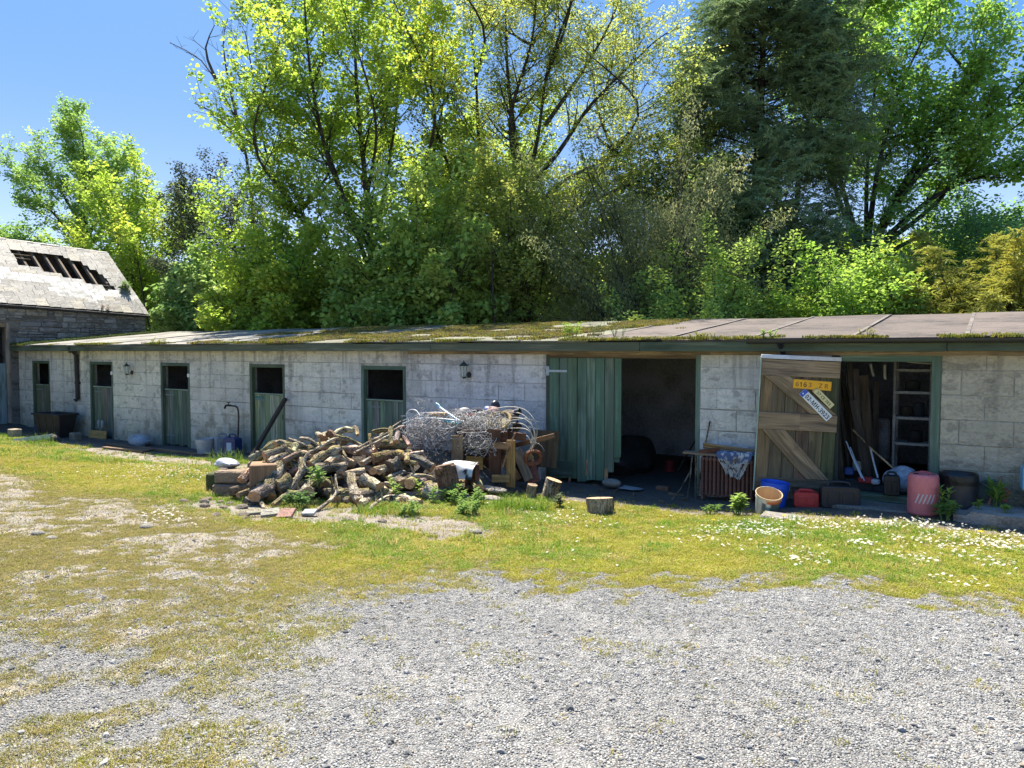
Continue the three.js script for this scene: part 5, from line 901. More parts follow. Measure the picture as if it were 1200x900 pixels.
{ // number plates screwed to the plank door; the plates lie in the door's own plane
  const hinge = V(-1.79, 0.2, 0.06), ry = Math.PI / 180 * 25, ux = V(Math.cos(ry), 0, -Math.sin(ry)), un = V(Math.sin(ry), 0, Math.cos(ry));
  const print = (w, h, px, draw) => { const cv = document.createElement('canvas'); cv.width = px; cv.height = Math.round(px * h / w); const c = cv.getContext('2d'); draw(c, cv.width, cv.height); const t = new THREE.CanvasTexture(cv); t.colorSpace = THREE.SRGBColorSpace; const m = new THREE.MeshStandardMaterial({ map: t, roughness: 0.5 }); return m; };
  const plate = (name, label, sx, sy, rot, w, h, off, draw, back) => {
    const t = thing(name, label, 'number plate', [0, 0, 0]); const p = hinge.clone().addScaledVector(ux, sx).addScaledVector(un, off).add(V(0, sy, 0)); t.position.copy(p); t.rotation.set(0, ry, 0); const inn = new THREE.Matrix4().makeRotationZ(rot);
    const b = cbox(w, h, 0.004, 0.001, back); b.applyMatrix4(inn); part(t, 'plate', b, MAT.plastic);
    const f = new THREE.PlaneGeometry(w - 0.006, h - 0.006); f.translate(0, 0, 0.0032); f.applyMatrix4(inn); const m = part(t, 'lettering', f, print(w, h, 640, draw)); return m;
  };
  plate('number_plate', 'yellow number plate with dark characters screwed level to the plank door', -0.292, 1.535, -0.075, 0.5, 0.125, 0.043, (c, W, H) => {
    c.fillStyle = '#f0a900'; c.fillRect(0, 0, W, H); c.strokeStyle = '#d89a10'; c.lineWidth = 8; c.strokeRect(6, 6, W - 12, H - 12); c.textBaseline = 'middle'; c.textAlign = 'center';
    const ch = [['6', 0.10, '#8a6424'], ['1', 0.20, '#5a3d10'], ['6', 0.31, '#4a2f08'], ['3', 0.44, '#8d661f'], ['Z', 0.72, '#8f6a1c'], ['R', 0.87, '#8a6318']];
    c.font = 'bold ' + Math.round(H * 0.74) + 'px sans-serif'; for (const [s, x, k] of ch) { c.fillStyle = k; c.fillText(s, x * W, H * 0.54); }
    for (let i = 0; i < 60; i++) { c.fillStyle = 'rgba(225,150,10,0.35)'; c.fillRect(hash2(i, 1, 2) * W, hash2(i, 2, 2) * H, 3 + hash2(i, 3, 2) * 14, 2); } }, [0.75, 0.42, 0.01]);
  plate('number_plate', 'white number plate with a blue end and black characters slanting across the brace', -0.245, 1.262, -0.80, 0.52, 0.11, 0.055, (c, W, H) => {
    c.fillStyle = '#dcdcd8'; c.fillRect(0, 0, W, H); c.fillStyle = '#2a4fb0'; c.fillRect(0, 0, W * 0.115, H); c.fillStyle = '#e8e8f0'; c.beginPath(); c.arc(W * 0.055, H * 0.62, H * 0.09, 0, 7); c.fill();
    for (let i = 0; i < 8; i++) { const a = i / 8 * 6.28; c.fillStyle = '#d8c040'; c.fillRect(W * 0.055 + Math.cos(a) * H * 0.15 - 2, H * 0.3 + Math.sin(a) * H * 0.15 - 2, 4, 4); }
    c.fillStyle = '#17191c'; c.font = 'bold ' + Math.round(H * 0.8) + 'px sans-serif'; c.textBaseline = 'middle'; c.textAlign = 'center'; c.save(); c.translate(W * 0.56, H * 0.54); c.scale(Math.min(1, W * 0.83 / c.measureText('02-MH-3923').width), 1); c.fillText('02-MH-3923', 0, 0); c.restore(); }, [0.7, 0.7, 0.68]);
  plate('number_plate', 'small cream number plate with faded characters slanting above the white plate', -0.145, 1.36, -0.80, 0.34, 0.085, 0.043, (c, W, H) => {
    c.fillStyle = '#d9c98e'; c.fillRect(0, 0, W, H); c.fillStyle = '#b8a468'; c.fillRect(0, 0, W * 0.06, H); c.fillStyle = '#4a3f28'; c.font = 'bold ' + Math.round(H * 0.66) + 'px sans-serif'; c.textBaseline = 'middle'; c.textAlign = 'center'; c.save(); c.translate(W * 0.53, H * 0.54); c.scale(Math.min(1, W * 0.84 / c.measureText('57 CE 783').width), 1); c.fillText('57 CE 783', 0, 0); c.restore(); }, [0.6, 0.5, 0.28]);
}
function bucket(name, label, pos, R, H, tint, rot, o = {}) {
  const t = thing(name, label, o.cat ?? 'bucket', pos); t.rotation.set(...rot);
  const rb = R * 0.8, body = lathe([[0.001, 0], [rb - 0.01, 0], [rb, 0.008], ...[0.08, 0.16, 0.24, 0.32, 0.4, 0.48, 0.56, 0.64, 0.72, 0.79].map((q) => [mix(rb, R * 0.975, q / 0.8), H * q]), [R * 0.975, H * 0.8], [R, H * 0.8], [R * 1.0, H * 0.84], [R * 0.985, H * 0.85], [R, H * 0.97], [R + 0.006, H], [R - 0.004, H + 0.002], [R - 0.012, H * 0.95], [rb - 0.006, 0.012], [0.001, 0.012]], 36, [1, 1, 1]);
  const p = body.attributes.position, c = body.attributes.color; for (let i = 0; i < p.count; i++) { const k = o.paint ? o.paint(p.getX(i), p.getY(i), p.getZ(i), body.attributes.normal.getX(i) * p.getX(i) + body.attributes.normal.getZ(i) * p.getZ(i) < 0) : tint; c.setXYZ(i, ...k); }
  part(t, 'body', body, MAT.plastic);
  if (o.fill) { const f = new THREE.CircleGeometry(R * 0.86, 28); f.rotateX(-Math.PI / 2); f.translate(0, H * 0.45, 0); part(t, 'contents', tinted(f.toNonIndexed(), o.fill), MAT.grime); }
  if (o.handle) { const h = []; for (let i = 0; i <= 14; i++) { const a = Math.PI * i / 14; h.push([Math.cos(a) * (R + 0.006), H * 0.86 - Math.sin(a) * R * o.handle, Math.sin(a) * R * 0.9 * 0.55 + 0.012]); } part(t, 'handle', tube(h, 0.004, 6, { tint: o.hTint ?? [0.5, 0.5, 0.5] }), MAT.metal); }
  return t;
}
bucket('bucket', 'bright blue plastic bucket standing at the foot of the plank door', [-2.43, groundY(-2.43, 0.66) + 0.0, 0.66], 0.185, 0.34, [0.012, 0.10, 0.62], [0.03, 0.5, -0.1], { handle: 0.7, hTint: [0.35, 0.45, 0.7] });
{ // a paint tub lying back on its rim, its open mouth towards the yard
  const t = bucket('paint_bucket', 'tilted white paint tub with orange rim and dark paint runs before the blue bucket', [-2.42, groundY(-2.42, 1.05) - 0.015, 1.05], 0.165, 0.3, [0.7, 0.68, 0.62], [0.34, 0.15, -0.2], { fill: [0.5, 0.33, 0.14],
    paint: (x, y, z, inside) => { const a = Math.atan2(z, x), q = n3(a * 1.6, y * 6, 3, 930); if (inside) return [0.60, 0.40, 0.19]; if (y > 0.285) return [0.72, 0.56, 0.36]; if (y > 0.235) return a > 0.2 && a < 1.6 ? [0.60, 0.15, 0.04] : [0.70, 0.66, 0.6]; if (a > -0.6 && a < 1.25) return q > 0.45 ? [0.03, 0.05, 0.07] : [0.10, 0.16, 0.14]; return a > 1.25 && a < 1.7 && y < 0.17 ? [0.12, 0.3, 0.36] : a > 1.7 && a < 2.0 ? [0.10, 0.12, 0.14] : [0.72, 0.70, 0.66]; } });
}
function canister(name, label, pos, w, h, d, tint, turn, o = {}) { // a jerrycan: body with ribbed sides, grip over a gap, spout with cap
  const t = thing(name, label, 'jerrycan', pos, turn, o.group), bv = Math.min(w, d) * 0.16;
  const sh = new THREE.Shape(); const hw = w / 2, top = h * 0.80; sh.moveTo(-hw + bv, 0); sh.lineTo(hw - bv, 0); sh.quadraticCurveTo(hw, 0, hw, bv); sh.lineTo(hw, top * 0.86); sh.quadraticCurveTo(hw, top, hw - w * 0.14, top); sh.lineTo(-hw + bv, top); sh.quadraticCurveTo(-hw, top, -hw, top - bv); sh.lineTo(-hw, bv); sh.quadraticCurveTo(-hw, 0, -hw + bv, 0);
  const g = new THREE.ExtrudeGeometry(sh, { depth: d - 0.04, bevelEnabled: true, bevelSize: 0.012, bevelThickness: 0.02, bevelSegments: 3, curveSegments: 6 }); g.translate(0, 0.012, -(d - 0.04) / 2); g.deleteAttribute('uv'); part(t, 'body', tinted(g, tint), MAT.plastic);
  const rib = []; for (const s of [-1, 1]) for (const q of [-0.2, 0.2]) rib.push(place(tinted(cbox(w * 0.32, h * 0.5, 0.012, 0.005), tint), [q * w, h * 0.4, s * (d / 2 + 0.001)])); part(t, 'panel', rib, MAT.plastic);
  part(t, 'handle', tube(curve([[-w * 0.3, top, 0], [-w * 0.28, h * 0.97, 0], [-w * 0.1, h, 0], [w * 0.12, h, 0], [w * 0.26, h * 0.95, 0], [w * 0.28, top, 0]], 16), Math.min(0.02, d * 0.12), 8, { tint }), MAT.plastic);
  part(t, 'cap', place(tinted(new THREE.CylinderGeometry(d * 0.16, d * 0.17, h * 0.1, 14).toNonIndexed(), o.cap ?? tint), [-w * 0.36 + d * 0.05, top + h * 0.06, 0]), MAT.plastic); return t;
}
canister('fuel_can', 'squat red plastic fuel can on the ground beside the plank door', [-2.02, groundY(-2, 0.55) - 0.005, 0.58], 0.29, 0.22, 0.17, [0.55, 0.03, 0.03], 0.25);
canister('jerrycan', 'large black plastic jerrycan lying by the shed threshold', [-1.62, groundY(-1.6, 0.5) - 0.01, 0.52], 0.44, 0.33, 0.24, [0.016, 0.016, 0.02], 0.3);
{ // faded red drum with white slashes
  const t = thing('plastic_drum', 'faded red plastic drum with white slashes standing before the shed doorway', 'drum', [-0.66, groundY(-0.66, 0.6) + 0.0, 0.6], 0.2), R = 0.172, H = 0.5;
  part(t, 'body', lathe([[0.001, 0], [R - 0.02, 0], [R - 0.004, 0.012], [R, 0.035], [R, 0.155], [R + 0.004, 0.165], [R + 0.004, 0.18], [R, 0.19], [R, 0.33], [R + 0.003, 0.34], [R + 0.003, 0.352], [R, 0.362], [R - 0.002, H - 0.045], [R - 0.012, H - 0.012], [R - 0.03, H], [R - 0.045, H - 0.004], [R - 0.05, H - 0.022], [0.001, H - 0.022]], 40, [0.62, 0.17, 0.175]), MAT.plastic);
  part(t, 'handle', [tube(curve([[-0.06, H - 0.02, 0.02], [-0.05, H + 0.016, 0.02], [0.05, H + 0.016, 0.02], [0.06, H - 0.02, 0.02]], 10), 0.011, 8, { tint: [0.5, 0.09, 0.1] })], MAT.plastic); part(t, 'cap', place(tinted(new THREE.CylinderGeometry(0.028, 0.028, 0.03, 16).toNonIndexed(), [0.02, 0.02, 0.02]), [-0.09, H - 0.01, 0.04]), MAT.plastic);
  for (let i = 0; i < 5; i++) { const P = [], n = 6, a0 = -0.05 + i * 0.24 + 0.95 - 1.05; for (let k = 0; k < n; k++) for (const [s, e] of [[0, 0], [0, 1], [1, 0], [0, 1], [1, 1], [1, 0]]) { const y = 0.155 + 0.0 + (k + s) / n * 0.115, a = a0 + e * 0.09 + (k + s) / n * 0.24, rr = R + 0.0075; P.push(Math.sin(a - 0.5) * rr, y, Math.cos(a - 0.5) * rr); } const g = new THREE.BufferGeometry(); g.setAttribute('position', new THREE.Float32BufferAttribute(P, 3)); g.computeVertexNormals(); boxUV(g); const m = part(t, 'stripe', tinted(g, [0.62, 0.56, 0.55]), MAT.stripe ??= mat(T.scuff, { roughness: 0.6, side: THREE.DoubleSide })); }
}
{ // black dustbin with a bag turned over its lip
  const t = thing('dustbin', 'round black dustbin lined with a black bag against the shed wall', 'bin', [-0.3, groundY(-0.3, 0.35), 0.33], 0), R = 0.205, H = 0.5;
  part(t, 'body', lathe([[0.001, 0], [R * 0.86, 0], [R * 0.88, 0.02], [R * 0.97, H * 0.82], [R, H * 0.83], [R, H * 0.86]], 36, [0.045, 0.043, 0.045]), MAT.plastic);
  const bag = lathe([[R * 1.03, H * 0.74], [R * 1.06, H * 0.84], [R * 1.05, H * 0.96], [R * 1.0, H], [R * 0.9, H * 0.97], [R * 0.75, H * 0.78], [R * 0.4, H * 0.72], [0.001, H * 0.7]], 40, [0.012, 0.012, 0.014]); jitter(bag, 0.007, 5, 24); part(t, 'bin_bag', bag, MAT.grimeGloss);
}
{ // round lid and a rusty bar leaning together
  const t = thing('round_lid', 'grey-green round metal lid leaning on the wall beyond the dustbin', 'lid', [0.03, 0.47, 0.16], 0); const g = lathe([[0.001, 0.012], [0.1, 0.01], [0.12, 0.018], [0.15, 0.008], [0.155, 0], [0.15, -0.006], [0.001, -0.002]], 32, [0.10, 0.12, 0.10]); place(g, [0, 0, 0], [Math.PI / 2 - 0.25, 0, 0.0]); part(t, 'disc', g, MAT.grime); const h = tube(curve([[-0.03, 0.0, 0.02], [-0.02, 0.01, 0.045], [0.02, 0.01, 0.045], [0.03, 0, 0.02]], 8), 0.006, 6, { tint: [0.1, 0.1, 0.09] }); part(t, 'handle', h, MAT.metal);
  const u = thing('rusty_bracket', 'rusty iron bracket and bar propped against the round lid', 'scrap iron', [0.1, 0.31, 0.3], 0); part(u, 'bar', tube([[-0.1, 0, 0.05], [0.04, 0.37, -0.1]], 0.014, 6, { tint: [0.36, 0.2, 0.13] }), MAT.grime); part(u, 'plate', place(jitter(tinted(cbox(0.14, 0.16, 0.014, 0.004), [0.3, 0.09, 0.055]), 0.012, 9, 9), [0.06, 0.17, -0.01], [-0.4, 0.2, -0.5]), MAT.grime);
}
{ const t = canister('jerrycan', 'pale blue container standing on a rusty block at the wall', [0.475, 0.55, 0.3], 0.26, 0.34, 0.2, [0.18, 0.42, 0.60], 0.1, { cap: [0.03, 0.05, 0.12] });
  const b = jitter(cbox(0.26, 0.24, 0.22, 0.015), 0.012, 3, 6); single('rusty_block', 'rust-brown block carrying the pale blue container', 'block', tinted(b, [0.16, 0.065, 0.04]), MAT.grime, null, [0.5, 0.43, 0.3]); }
{ // concrete slab raised above the turf
  const g = new THREE.BoxGeometry(1.9, 0.16, 0.72, 30, 4, 12).toNonIndexed(); g.deleteAttribute('uv'); place(g, [0, 0, 0]); const p = g.attributes.position; for (let i = 0; i < p.count; i++) { const x = p.getX(i), z = p.getZ(i), e = z > 0.3 ? (n3(x * 5, p.getY(i) * 8, 1, 941) - 0.5) * 0.09 : 0, l = x < -0.6 ? (x + 0.6) * 0.25 * (z > 0 ? 1 : 0.2) : 0; p.setZ(i, z + e + l); p.setY(i, p.getY(i) + (n3(x * 3, z * 3, 2, 942) - 0.5) * 0.02 + (x < -0.8 && p.getY(i) > 0 ? -0.05 : 0)); } g.computeVertexNormals(); boxUV(g);
  single('concrete_slab', 'broken-edged grey concrete slab along the foot of the shed wall', 'slab', tinted(g, [0.30, 0.275, 0.25]), MAT.concrete, null, [0.62, 0.255, 0.55]);
  const f = jitter(cbox(0.5, 0.07, 0.3, 0.02), 0.03, 8, 5); single('flat_stone', 'flat grey stone set in the ground below the buckets', 'stone', tinted(f, [0.27, 0.25, 0.23]), MAT.concrete, null, [-2.12, groundY(-2.12, 1.5) + 0.012, 1.5]);
  const s = jitter(cbox(1.2, 0.06, 0.5, 0.012), 0.02, 18, 3); single('door_slab', 'worn concrete step before the shed doorway', 'step', tinted(s, [0.2, 0.185, 0.165]), MAT.concrete, null, [-1.2, 0.19, 0.42]); }
{ // barn doorway litter
  const r = rng(950); const pp = new THREE.PlaneGeometry(0.34, 0.22, 8, 6).toNonIndexed(); pp.rotateX(-Math.PI / 2); jitter(pp, 0.03, 7, 8); single('torn_sheet', 'torn pale sheet of paper on the barn floor', 'paper', tinted(pp, [0.3, 0.3, 0.31]), MAT.cloth, null, [-4.72, 0.04, 0.15]);
  single('loose_brick', 'brown brick lying on the barn floor', 'brick', tinted(jitter(cbox(0.22, 0.07, 0.11, 0.01), 0.006, 3, 9), [0.24, 0.12, 0.07]), MAT.stone, null, [-4.3, 0.03, -0.15]);
  const heap = (name, label, x, y, z, s, tint, seed) => { const g = jitter(new THREE.IcosahedronGeometry(1, 4), 0.5, seed, 1.8); g.scale(...s); g.deleteAttribute('uv'); boxUV(g); single(name, label, 'heap', tinted(g, tint), MAT.grime, null, [x, y, z]); };
  heap('dark_heap', 'dark heap of sacking inside the barn behind the green door', -5.6, 0.1, -1.6, [0.55, 0.5, 0.7], [0.03, 0.028, 0.028], 951); heap('dark_heap', 'low dark heap of rubbish on the barn floor by the back wall', -4.1, 0.0, -2.8, [0.7, 0.4, 0.5], [0.04, 0.036, 0.032], 952);
  single('red_tin', 'dull red tin on the barn floor', 'tin', tinted(new THREE.CylinderGeometry(0.09, 0.09, 0.2, 16).toNonIndexed(), [0.3, 0.03, 0.03]), MAT.grime, null, [-4.9, 0.1, -2.0]);
  single('leaning_stick', 'stick leaning in the dim barn', 'stick', tube([[-4.75, 0, -2.0], [-4.5, 0.6, -2.3]], 0.02, 6, { tint: [0.6, 0.6, 0.6] }), MAT.bark);
  for (let i = 0; i < 9; i++) single('wood_scrap', 'brown scrap of wood on the bare ground at the barn doorway', 'wood scrap', place(hboard(0.1 + r() * 0.16, 0.03 + r() * 0.03, 0.02, r, [0.9, 0.8, 0.7]), [-5.4 + r() * 1.7, groundY(-4.5, 0.4) + 0.012, 0.1 + r() * 0.9], [r() * 0.1, r() * 3, 0]), MAT.wood, 'wood scraps at the barn doorway');
}
// ------------------------------------------------------------------ inside the shed
{ const t = thing('shelf_rack', 'pale slotted metal shelf rack standing inside the shed', 'shelving', [-0.93, 0.2, -1.3], 0), W = 0.46;
  for (const x of [-W / 2, W / 2]) for (const z of [-0.2, 0.2]) part(t, 'post', tinted(place(cbox(0.035, 1.88, 0.035, 0.003), [x, 0.94, z]), [0.42, 0.42, 0.4]), MAT.grime);
  for (const y of [0.66, 1.03, 1.40, 1.72]) part(t, 'shelf', tinted(place(cbox(W, 0.04, 0.42, 0.003), [0, y, 0]), [0.40, 0.40, 0.38]), MAT.grime);
  const r = rng(960); [[-0.9, 0.9, 0.10, 0.16, [0.03, 0.03, 0.035]], [-1.02, 1.27, 0.08, 0.14, [0.05, 0.045, 0.03]], [-0.86, 1.27, 0.07, 0.2, [0.03, 0.04, 0.06]], [-0.95, 1.64, 0.10, 0.15, [0.04, 0.04, 0.04]]].forEach(([x, y, R, h, c], i) => single('paint_tin', ['dark tin on the lowest rack shelf', 'small brown tin on the second rack shelf', 'tall dark bottle on the second rack shelf', 'wide dark tin on the third rack shelf'][i], 'tin', tinted(lathe([[0.001, 0], [R, 0], [R, h * 0.94], [R + 0.004, h * 0.95], [R + 0.004, h], [R - 0.01, h], [R - 0.012, h - 0.01], [0.001, h - 0.01]], 20), c), MAT.grime, null, [x, y - 0.02, -1.3]));
}
{ const r = rng(961), pole = (name, label, a, b, rad, tint, m = MAT.bark, cat = 'pole') => single(name, label, cat, tube(curve([a, a.map((v, i) => (v + b[i]) / 2 + (i === 1 ? -0.015 : 0)), b], 6), rad, 7, { tint }), m);
  pole('wooden_pole', 'pale wooden pole slanting across the shed clutter', [-1.62, 1.08, -0.5], [-1.08, 0.62, -0.25], 0.014, [2.2, 1.7, 1.1]);
  pole('plastic_strip', 'white strip leaning low on the shed side wall', [-1.70, 0.92, -0.45], [-1.45, 0.45, -0.2], 0.010, [0.62, 0.65, 0.7], MAT.plastic, 'strip'); pole('plastic_strip', 'second white strip beside the first in the shed', [-1.64, 0.84, -0.42], [-1.42, 0.42, -0.2], 0.008, [0.55, 0.6, 0.66], MAT.plastic, 'strip'); pole('metal_tube', 'short upright white tube in the middle of the shed clutter', [-1.39, 0.84, -0.5], [-1.27, 0.45, -0.35], 0.013, [0.6, 0.62, 0.63], MAT.plastic, 'tube');
  pole('tool_handle', 'white tool handle hanging from the shed roof', [-1.50, 2.0, -1.2], [-1.45, 1.82, -1.2], 0.02, [0.65, 0.62, 0.5], MAT.plastic, 'tool'); pole('tool_handle', 'second white tool handle hanging nearer the rack', [-1.31, 1.99, -1.2], [-1.30, 1.78, -1.2], 0.022, [0.65, 0.62, 0.5], MAT.plastic, 'tool'); pole('thin_rod', 'thin pale rod hung across the top of the shed doorway', [-1.15, 2.09, -0.5], [-0.66, 2.03, -0.3], 0.008, [0.5, 0.48, 0.4], MAT.plastic, 'rod');
  for (let i = 0; i < 15; i++) { const x = -1.78 + i * 0.027 + r() * 0.05, z = -0.35 - r() * 0.9, w = 0.04 + r() * 0.09, h = 1.0 + r() * 0.95, b = vplank(w, h, 0.025, r, i % 4 === 0 ? [0.75, 0.72, 0.7] : [0.32, 0.32, 0.36]); place(b, [x, 0.22, z], [-0.05 + r() * 0.1, r() * 0.8, 0.03 + r() * 0.16]); single('leaning_plank', i === 0 ? 'grey plank leaning just inside the shed jamb' : i % 4 === 0 ? ['', 'first paler board from the jamb in the shed stack', 'second paler board from the jamb in the shed stack', 'third paler board from the jamb in the shed stack'][i / 4] : 'dark board leaning in the stack inside the shed', 'plank', b, MAT.wood, i % 4 === 0 ? null : 'boards leaning inside the shed'); }
  const tk = cbox(0.28, 0.62, 0.22, 0.03); single('grey_tank', 'dull grey upright tank at the back of the shed', 'tank', tinted(tk, [0.13, 0.135, 0.14]), MAT.grime, null, [-1.36, 0.9, -1.3]);
  { const g = jitter(new THREE.IcosahedronGeometry(0.2, 4), 0.045, 12, 9); g.scale(1.05, 1.0, 0.8); const p = g.attributes.position; for (let i = 0; i < p.count; i++) if (p.getY(i) > 0.12) p.setX(i, p.getX(i) * (1 - (p.getY(i) - 0.12) * 2) + 0.04); g.computeVertexNormals(); g.deleteAttribute('uv'); boxUV(g); single('plastic_sack', 'full pale blue-grey plastic sack sitting in the shed doorway', 'sack', tinted(g, [0.46, 0.52, 0.6]), MAT.grimeGloss, null, [-1.0, 0.46, -0.32]); }
  canister('oil_can', 'small black can standing on the shed sill', [-1.06, 0.30, 0.04], 0.17, 0.3, 0.13, [0.012, 0.012, 0.013], 0.15);
  const bits = [['red_toolbox', 'small red box in the shed clutter', -1.42, 0.42, -0.3, 0.18, 0.08, 0.12, [0.4, 0.03, 0.03]], ['blue_rag', 'crumpled blue rag in the shed clutter', -1.64, 0.5, -0.42, 0.12, 0.1, 0.1, [0.05, 0.1, 0.3]], ['cream_pot', 'cream pot behind the strips in the shed', -1.56, 0.56, -0.6, 0.12, 0.14, 0.12, [0.35, 0.33, 0.26]], ['dark_crate', 'dark crate low in the shed', -1.5, 0.32, -0.45, 0.4, 0.18, 0.3, [0.03, 0.03, 0.03]], ['dark_crate', 'black box beneath the pale sack', -1.15, 0.3, -0.35, 0.34, 0.14, 0.3, [0.02, 0.02, 0.025]], ['red_tool', 'red tool stuck upright against the grey tank', -1.37, 0.74, -1.1, 0.03, 0.14, 0.03, [0.45, 0.03, 0.03]], ['pale_tin', 'pale tin at the foot of the clutter', -1.28, 0.42, -0.2, 0.1, 0.07, 0.1, [0.4, 0.42, 0.44]]];
  for (const [n, l, x, y, z, w, h, d, t] of bits) single(n, l, n.split('_').pop(), tinted(jitter(cbox(w, h, d, 0.015), 0.012, 5 + w * 100, 8), t), MAT.grime, null, [x, y, z]);
}
// ------------------------------------------------------------------ along the far half of the stable
const on = (x, z) => groundY(x, z);
single('pale_block', 'pale sandy block standing on the grass near the stone barn', 'block', tinted(jitter(cbox(0.32, 0.26, 0.24, 0.015), 0.01, 4, 6), [0.46, 0.38, 0.27]), MAT.stone, null, [-22.5, on(-22.5, 1.25) + 0.1, 1.25]);
{ const t = thing('gutter_length', 'short length of pale blue-grey gutter lying in the grass', 'gutter', [-20.9, on(-20.9, 1.5) + 0.09, 1.5]); t.rotation.set(0, 0.55, 0.13); const s = new THREE.Shape([[-0.07, 0.06], [-0.07, -0.04], [-0.05, -0.06], [0.05, -0.06], [0.07, -0.04], [0.07, 0.06], [0.062, 0.06], [0.062, -0.036], [0.046, -0.052], [-0.046, -0.052], [-0.062, -0.036], [-0.062, 0.06]].map((p) => new THREE.Vector2(...p))); const g = new THREE.ExtrudeGeometry(s, { depth: 0.95, bevelEnabled: false }); g.deleteAttribute('uv'); place(g, [-0.48, 0, 0], [0, Math.PI / 2, 0]); part(t, 'trough', tinted(g, [0.42, 0.48, 0.54]), MAT.plastic); part(t, 'end_stop', tinted(place(cbox(0.012, 0.12, 0.14, 0.003), [0.47, 0, 0]), [0.42, 0.48, 0.54]), MAT.plastic); }
single('dark_stone', 'dark rough stone at the grass edge before the black tub', 'stone', tinted(jitter(new THREE.IcosahedronGeometry(0.16, 2), 0.05, 6, 6).deleteAttribute('uv'), [0.12, 0.10, 0.09]), MAT.stone, null, [-20.55, on(-20.5, 1.1) + 0.03, 1.15]);
single('yellow_board', 'faded yellow board with cut-off corner leaning below the first half door', 'board', (() => { const s = new THREE.Shape([[0, 0], [0.72, 0], [0.66, 0.42], [0.55, 0.52], [0, 0.56]].map((p) => new THREE.Vector2(...p))); const g = new THREE.ExtrudeGeometry(s, { depth: 0.025, bevelEnabled: false }); g.deleteAttribute('uv'); place(g, [-0.36, 0, 0], [-0.22, 0, 0]); return tinted(g, [0.42, 0.33, 0.12]); })(), MAT.grime, null, [-23.0, -0.19, 0.33]);
canister('canister', 'small blue-grey canister standing in front of the yellow board', [-22.65, on(-22.65, 0.55), 0.55], 0.24, 0.3, 0.18, [0.035, 0.05, 0.09], 0.2);
{ // large black tub
  const t = thing('black_tub', 'large square black tub tapering to its base beside the yellow board', 'tub', [-21.75, on(-21.75, 0.55) - 0.005, 0.55], 0.03), w0 = 0.95, w1 = 1.28, d0 = 0.42, d1 = 0.6, h = 0.62, P = [];
  const ring = (w, d, y) => { const c = 0.08, q = []; for (const [sx, sz] of [[1, 1], [-1, 1], [-1, -1], [1, -1]]) { const a = [sx * w / 2, y, sz * (d / 2 - c)], b = [sx * (w / 2 - c), y, sz * d / 2]; if (sx * sz > 0) q.push(a, b); else q.push(b, a); } return q; };
  const rs = [ring(w0, d0, 0), ring(w1, d1, h), ring(w1 + 0.07, d1 + 0.07, h), ring(w1 + 0.07, d1 + 0.07, h + 0.045), ring(w1 - 0.02, d1 - 0.02, h + 0.045), ring(w0 - 0.05, d0 - 0.05, 0.03)];
  for (let k = 0; k < rs.length - 1; k++) for (let i = 0; i < 8; i++) { const j = (i + 1) % 8, a = rs[k][i], b = rs[k][j], c = rs[k + 1][j], d = rs[k + 1][i]; P.push(...a, ...c, ...b, ...a, ...d, ...c); }
  for (const y of [0, rs.length - 1]) for (let i = 1; i < 7; i++) P.push(...rs[y][0], ...rs[y][i], ...rs[y][i + 1]);
  const g = new THREE.BufferGeometry(); g.setAttribute('position', new THREE.Float32BufferAttribute(P, 3)); g.computeVertexNormals(); boxUV(g); part(t, 'body', tinted(g, [0.02, 0.018, 0.018]), MAT.tub ??= mat(T.scuff, { roughness: 0.6, side: THREE.DoubleSide }));
  for (const x of [-0.32, 0.05, 0.4]) part(t, 'rib', tinted(place(cbox(0.03, 0.58, 0.02, 0.004), [x, 0.31, 0.262], [0.145, 0, 0]), [0.022, 0.02, 0.02]), MAT.plastic);
}
single('grey_block', 'small grey concrete block beside the black tub', 'block', tinted(jitter(cbox(0.26, 0.24, 0.2, 0.012), 0.008, 5, 6), [0.2, 0.19, 0.16]), MAT.concrete, null, [-20.35, on(-20.3, 0.7) + 0.09, 0.72]);
single('yellow_plank', 'yellowed broken board across the foot of the second half door', 'board', place(hboard(0.85, 0.24, 0.03, rng(5), [2.2, 1.7, 0.8]), [0, 0.1, 0], [-0.12, 0, 0.02]), MAT.wood, null, [-20.35, -0.19, 0.14]);
{ const t = thing('gloves', 'pair of pale gloves hung on the foot of the second half door', 'gloves', [-20.25, 0.22, 0.1]); for (const x of [-0.1, 0.08]) { const g = jitter(new THREE.SphereGeometry(0.07, 10, 8).toNonIndexed(), 0.02, 3, 12); g.scale(0.7, 1.6, 0.5); g.translate(x, 0, 0); boxUV(g); part(t, 'glove', tinted(g, [0.30, 0.34, 0.34]), MAT.cloth); } }
{ const g = jitter(new THREE.IcosahedronGeometry(0.3, 4), 0.07, 13, 5); g.scale(1.1, 0.62, 0.75); g.deleteAttribute('uv'); boxUV(g); single('plastic_bag', 'grey-blue plastic bag slumped at the wall between the second and third half doors', 'bag', tinted(g, [0.28, 0.33, 0.38]), MAT.grimeGloss, null, [-17.9, -0.06, 0.4]); }
{ const r = rng(970); [['long grey plank lying before the third half door', -16.1, 0.72, 2.6, 0.02, [0.85, 0.7, 0.62]], ['second plank lying beyond the long grey one', -17.6, 0.85, 2.0, -0.05, [0.7, 0.55, 0.5]], ['brownish plank end lying nearest the yard path', -17.3, 1.12, 1.5, 0.1, [0.95, 0.8, 0.68]]].forEach(([l, x, z, len, a, t]) => single('loose_plank', l, 'plank', place(hboard(len, 0.05, 0.16, r, t), [x, on(x, z) + 0.03, z], [0, a, 0]), MAT.wood, null)); }
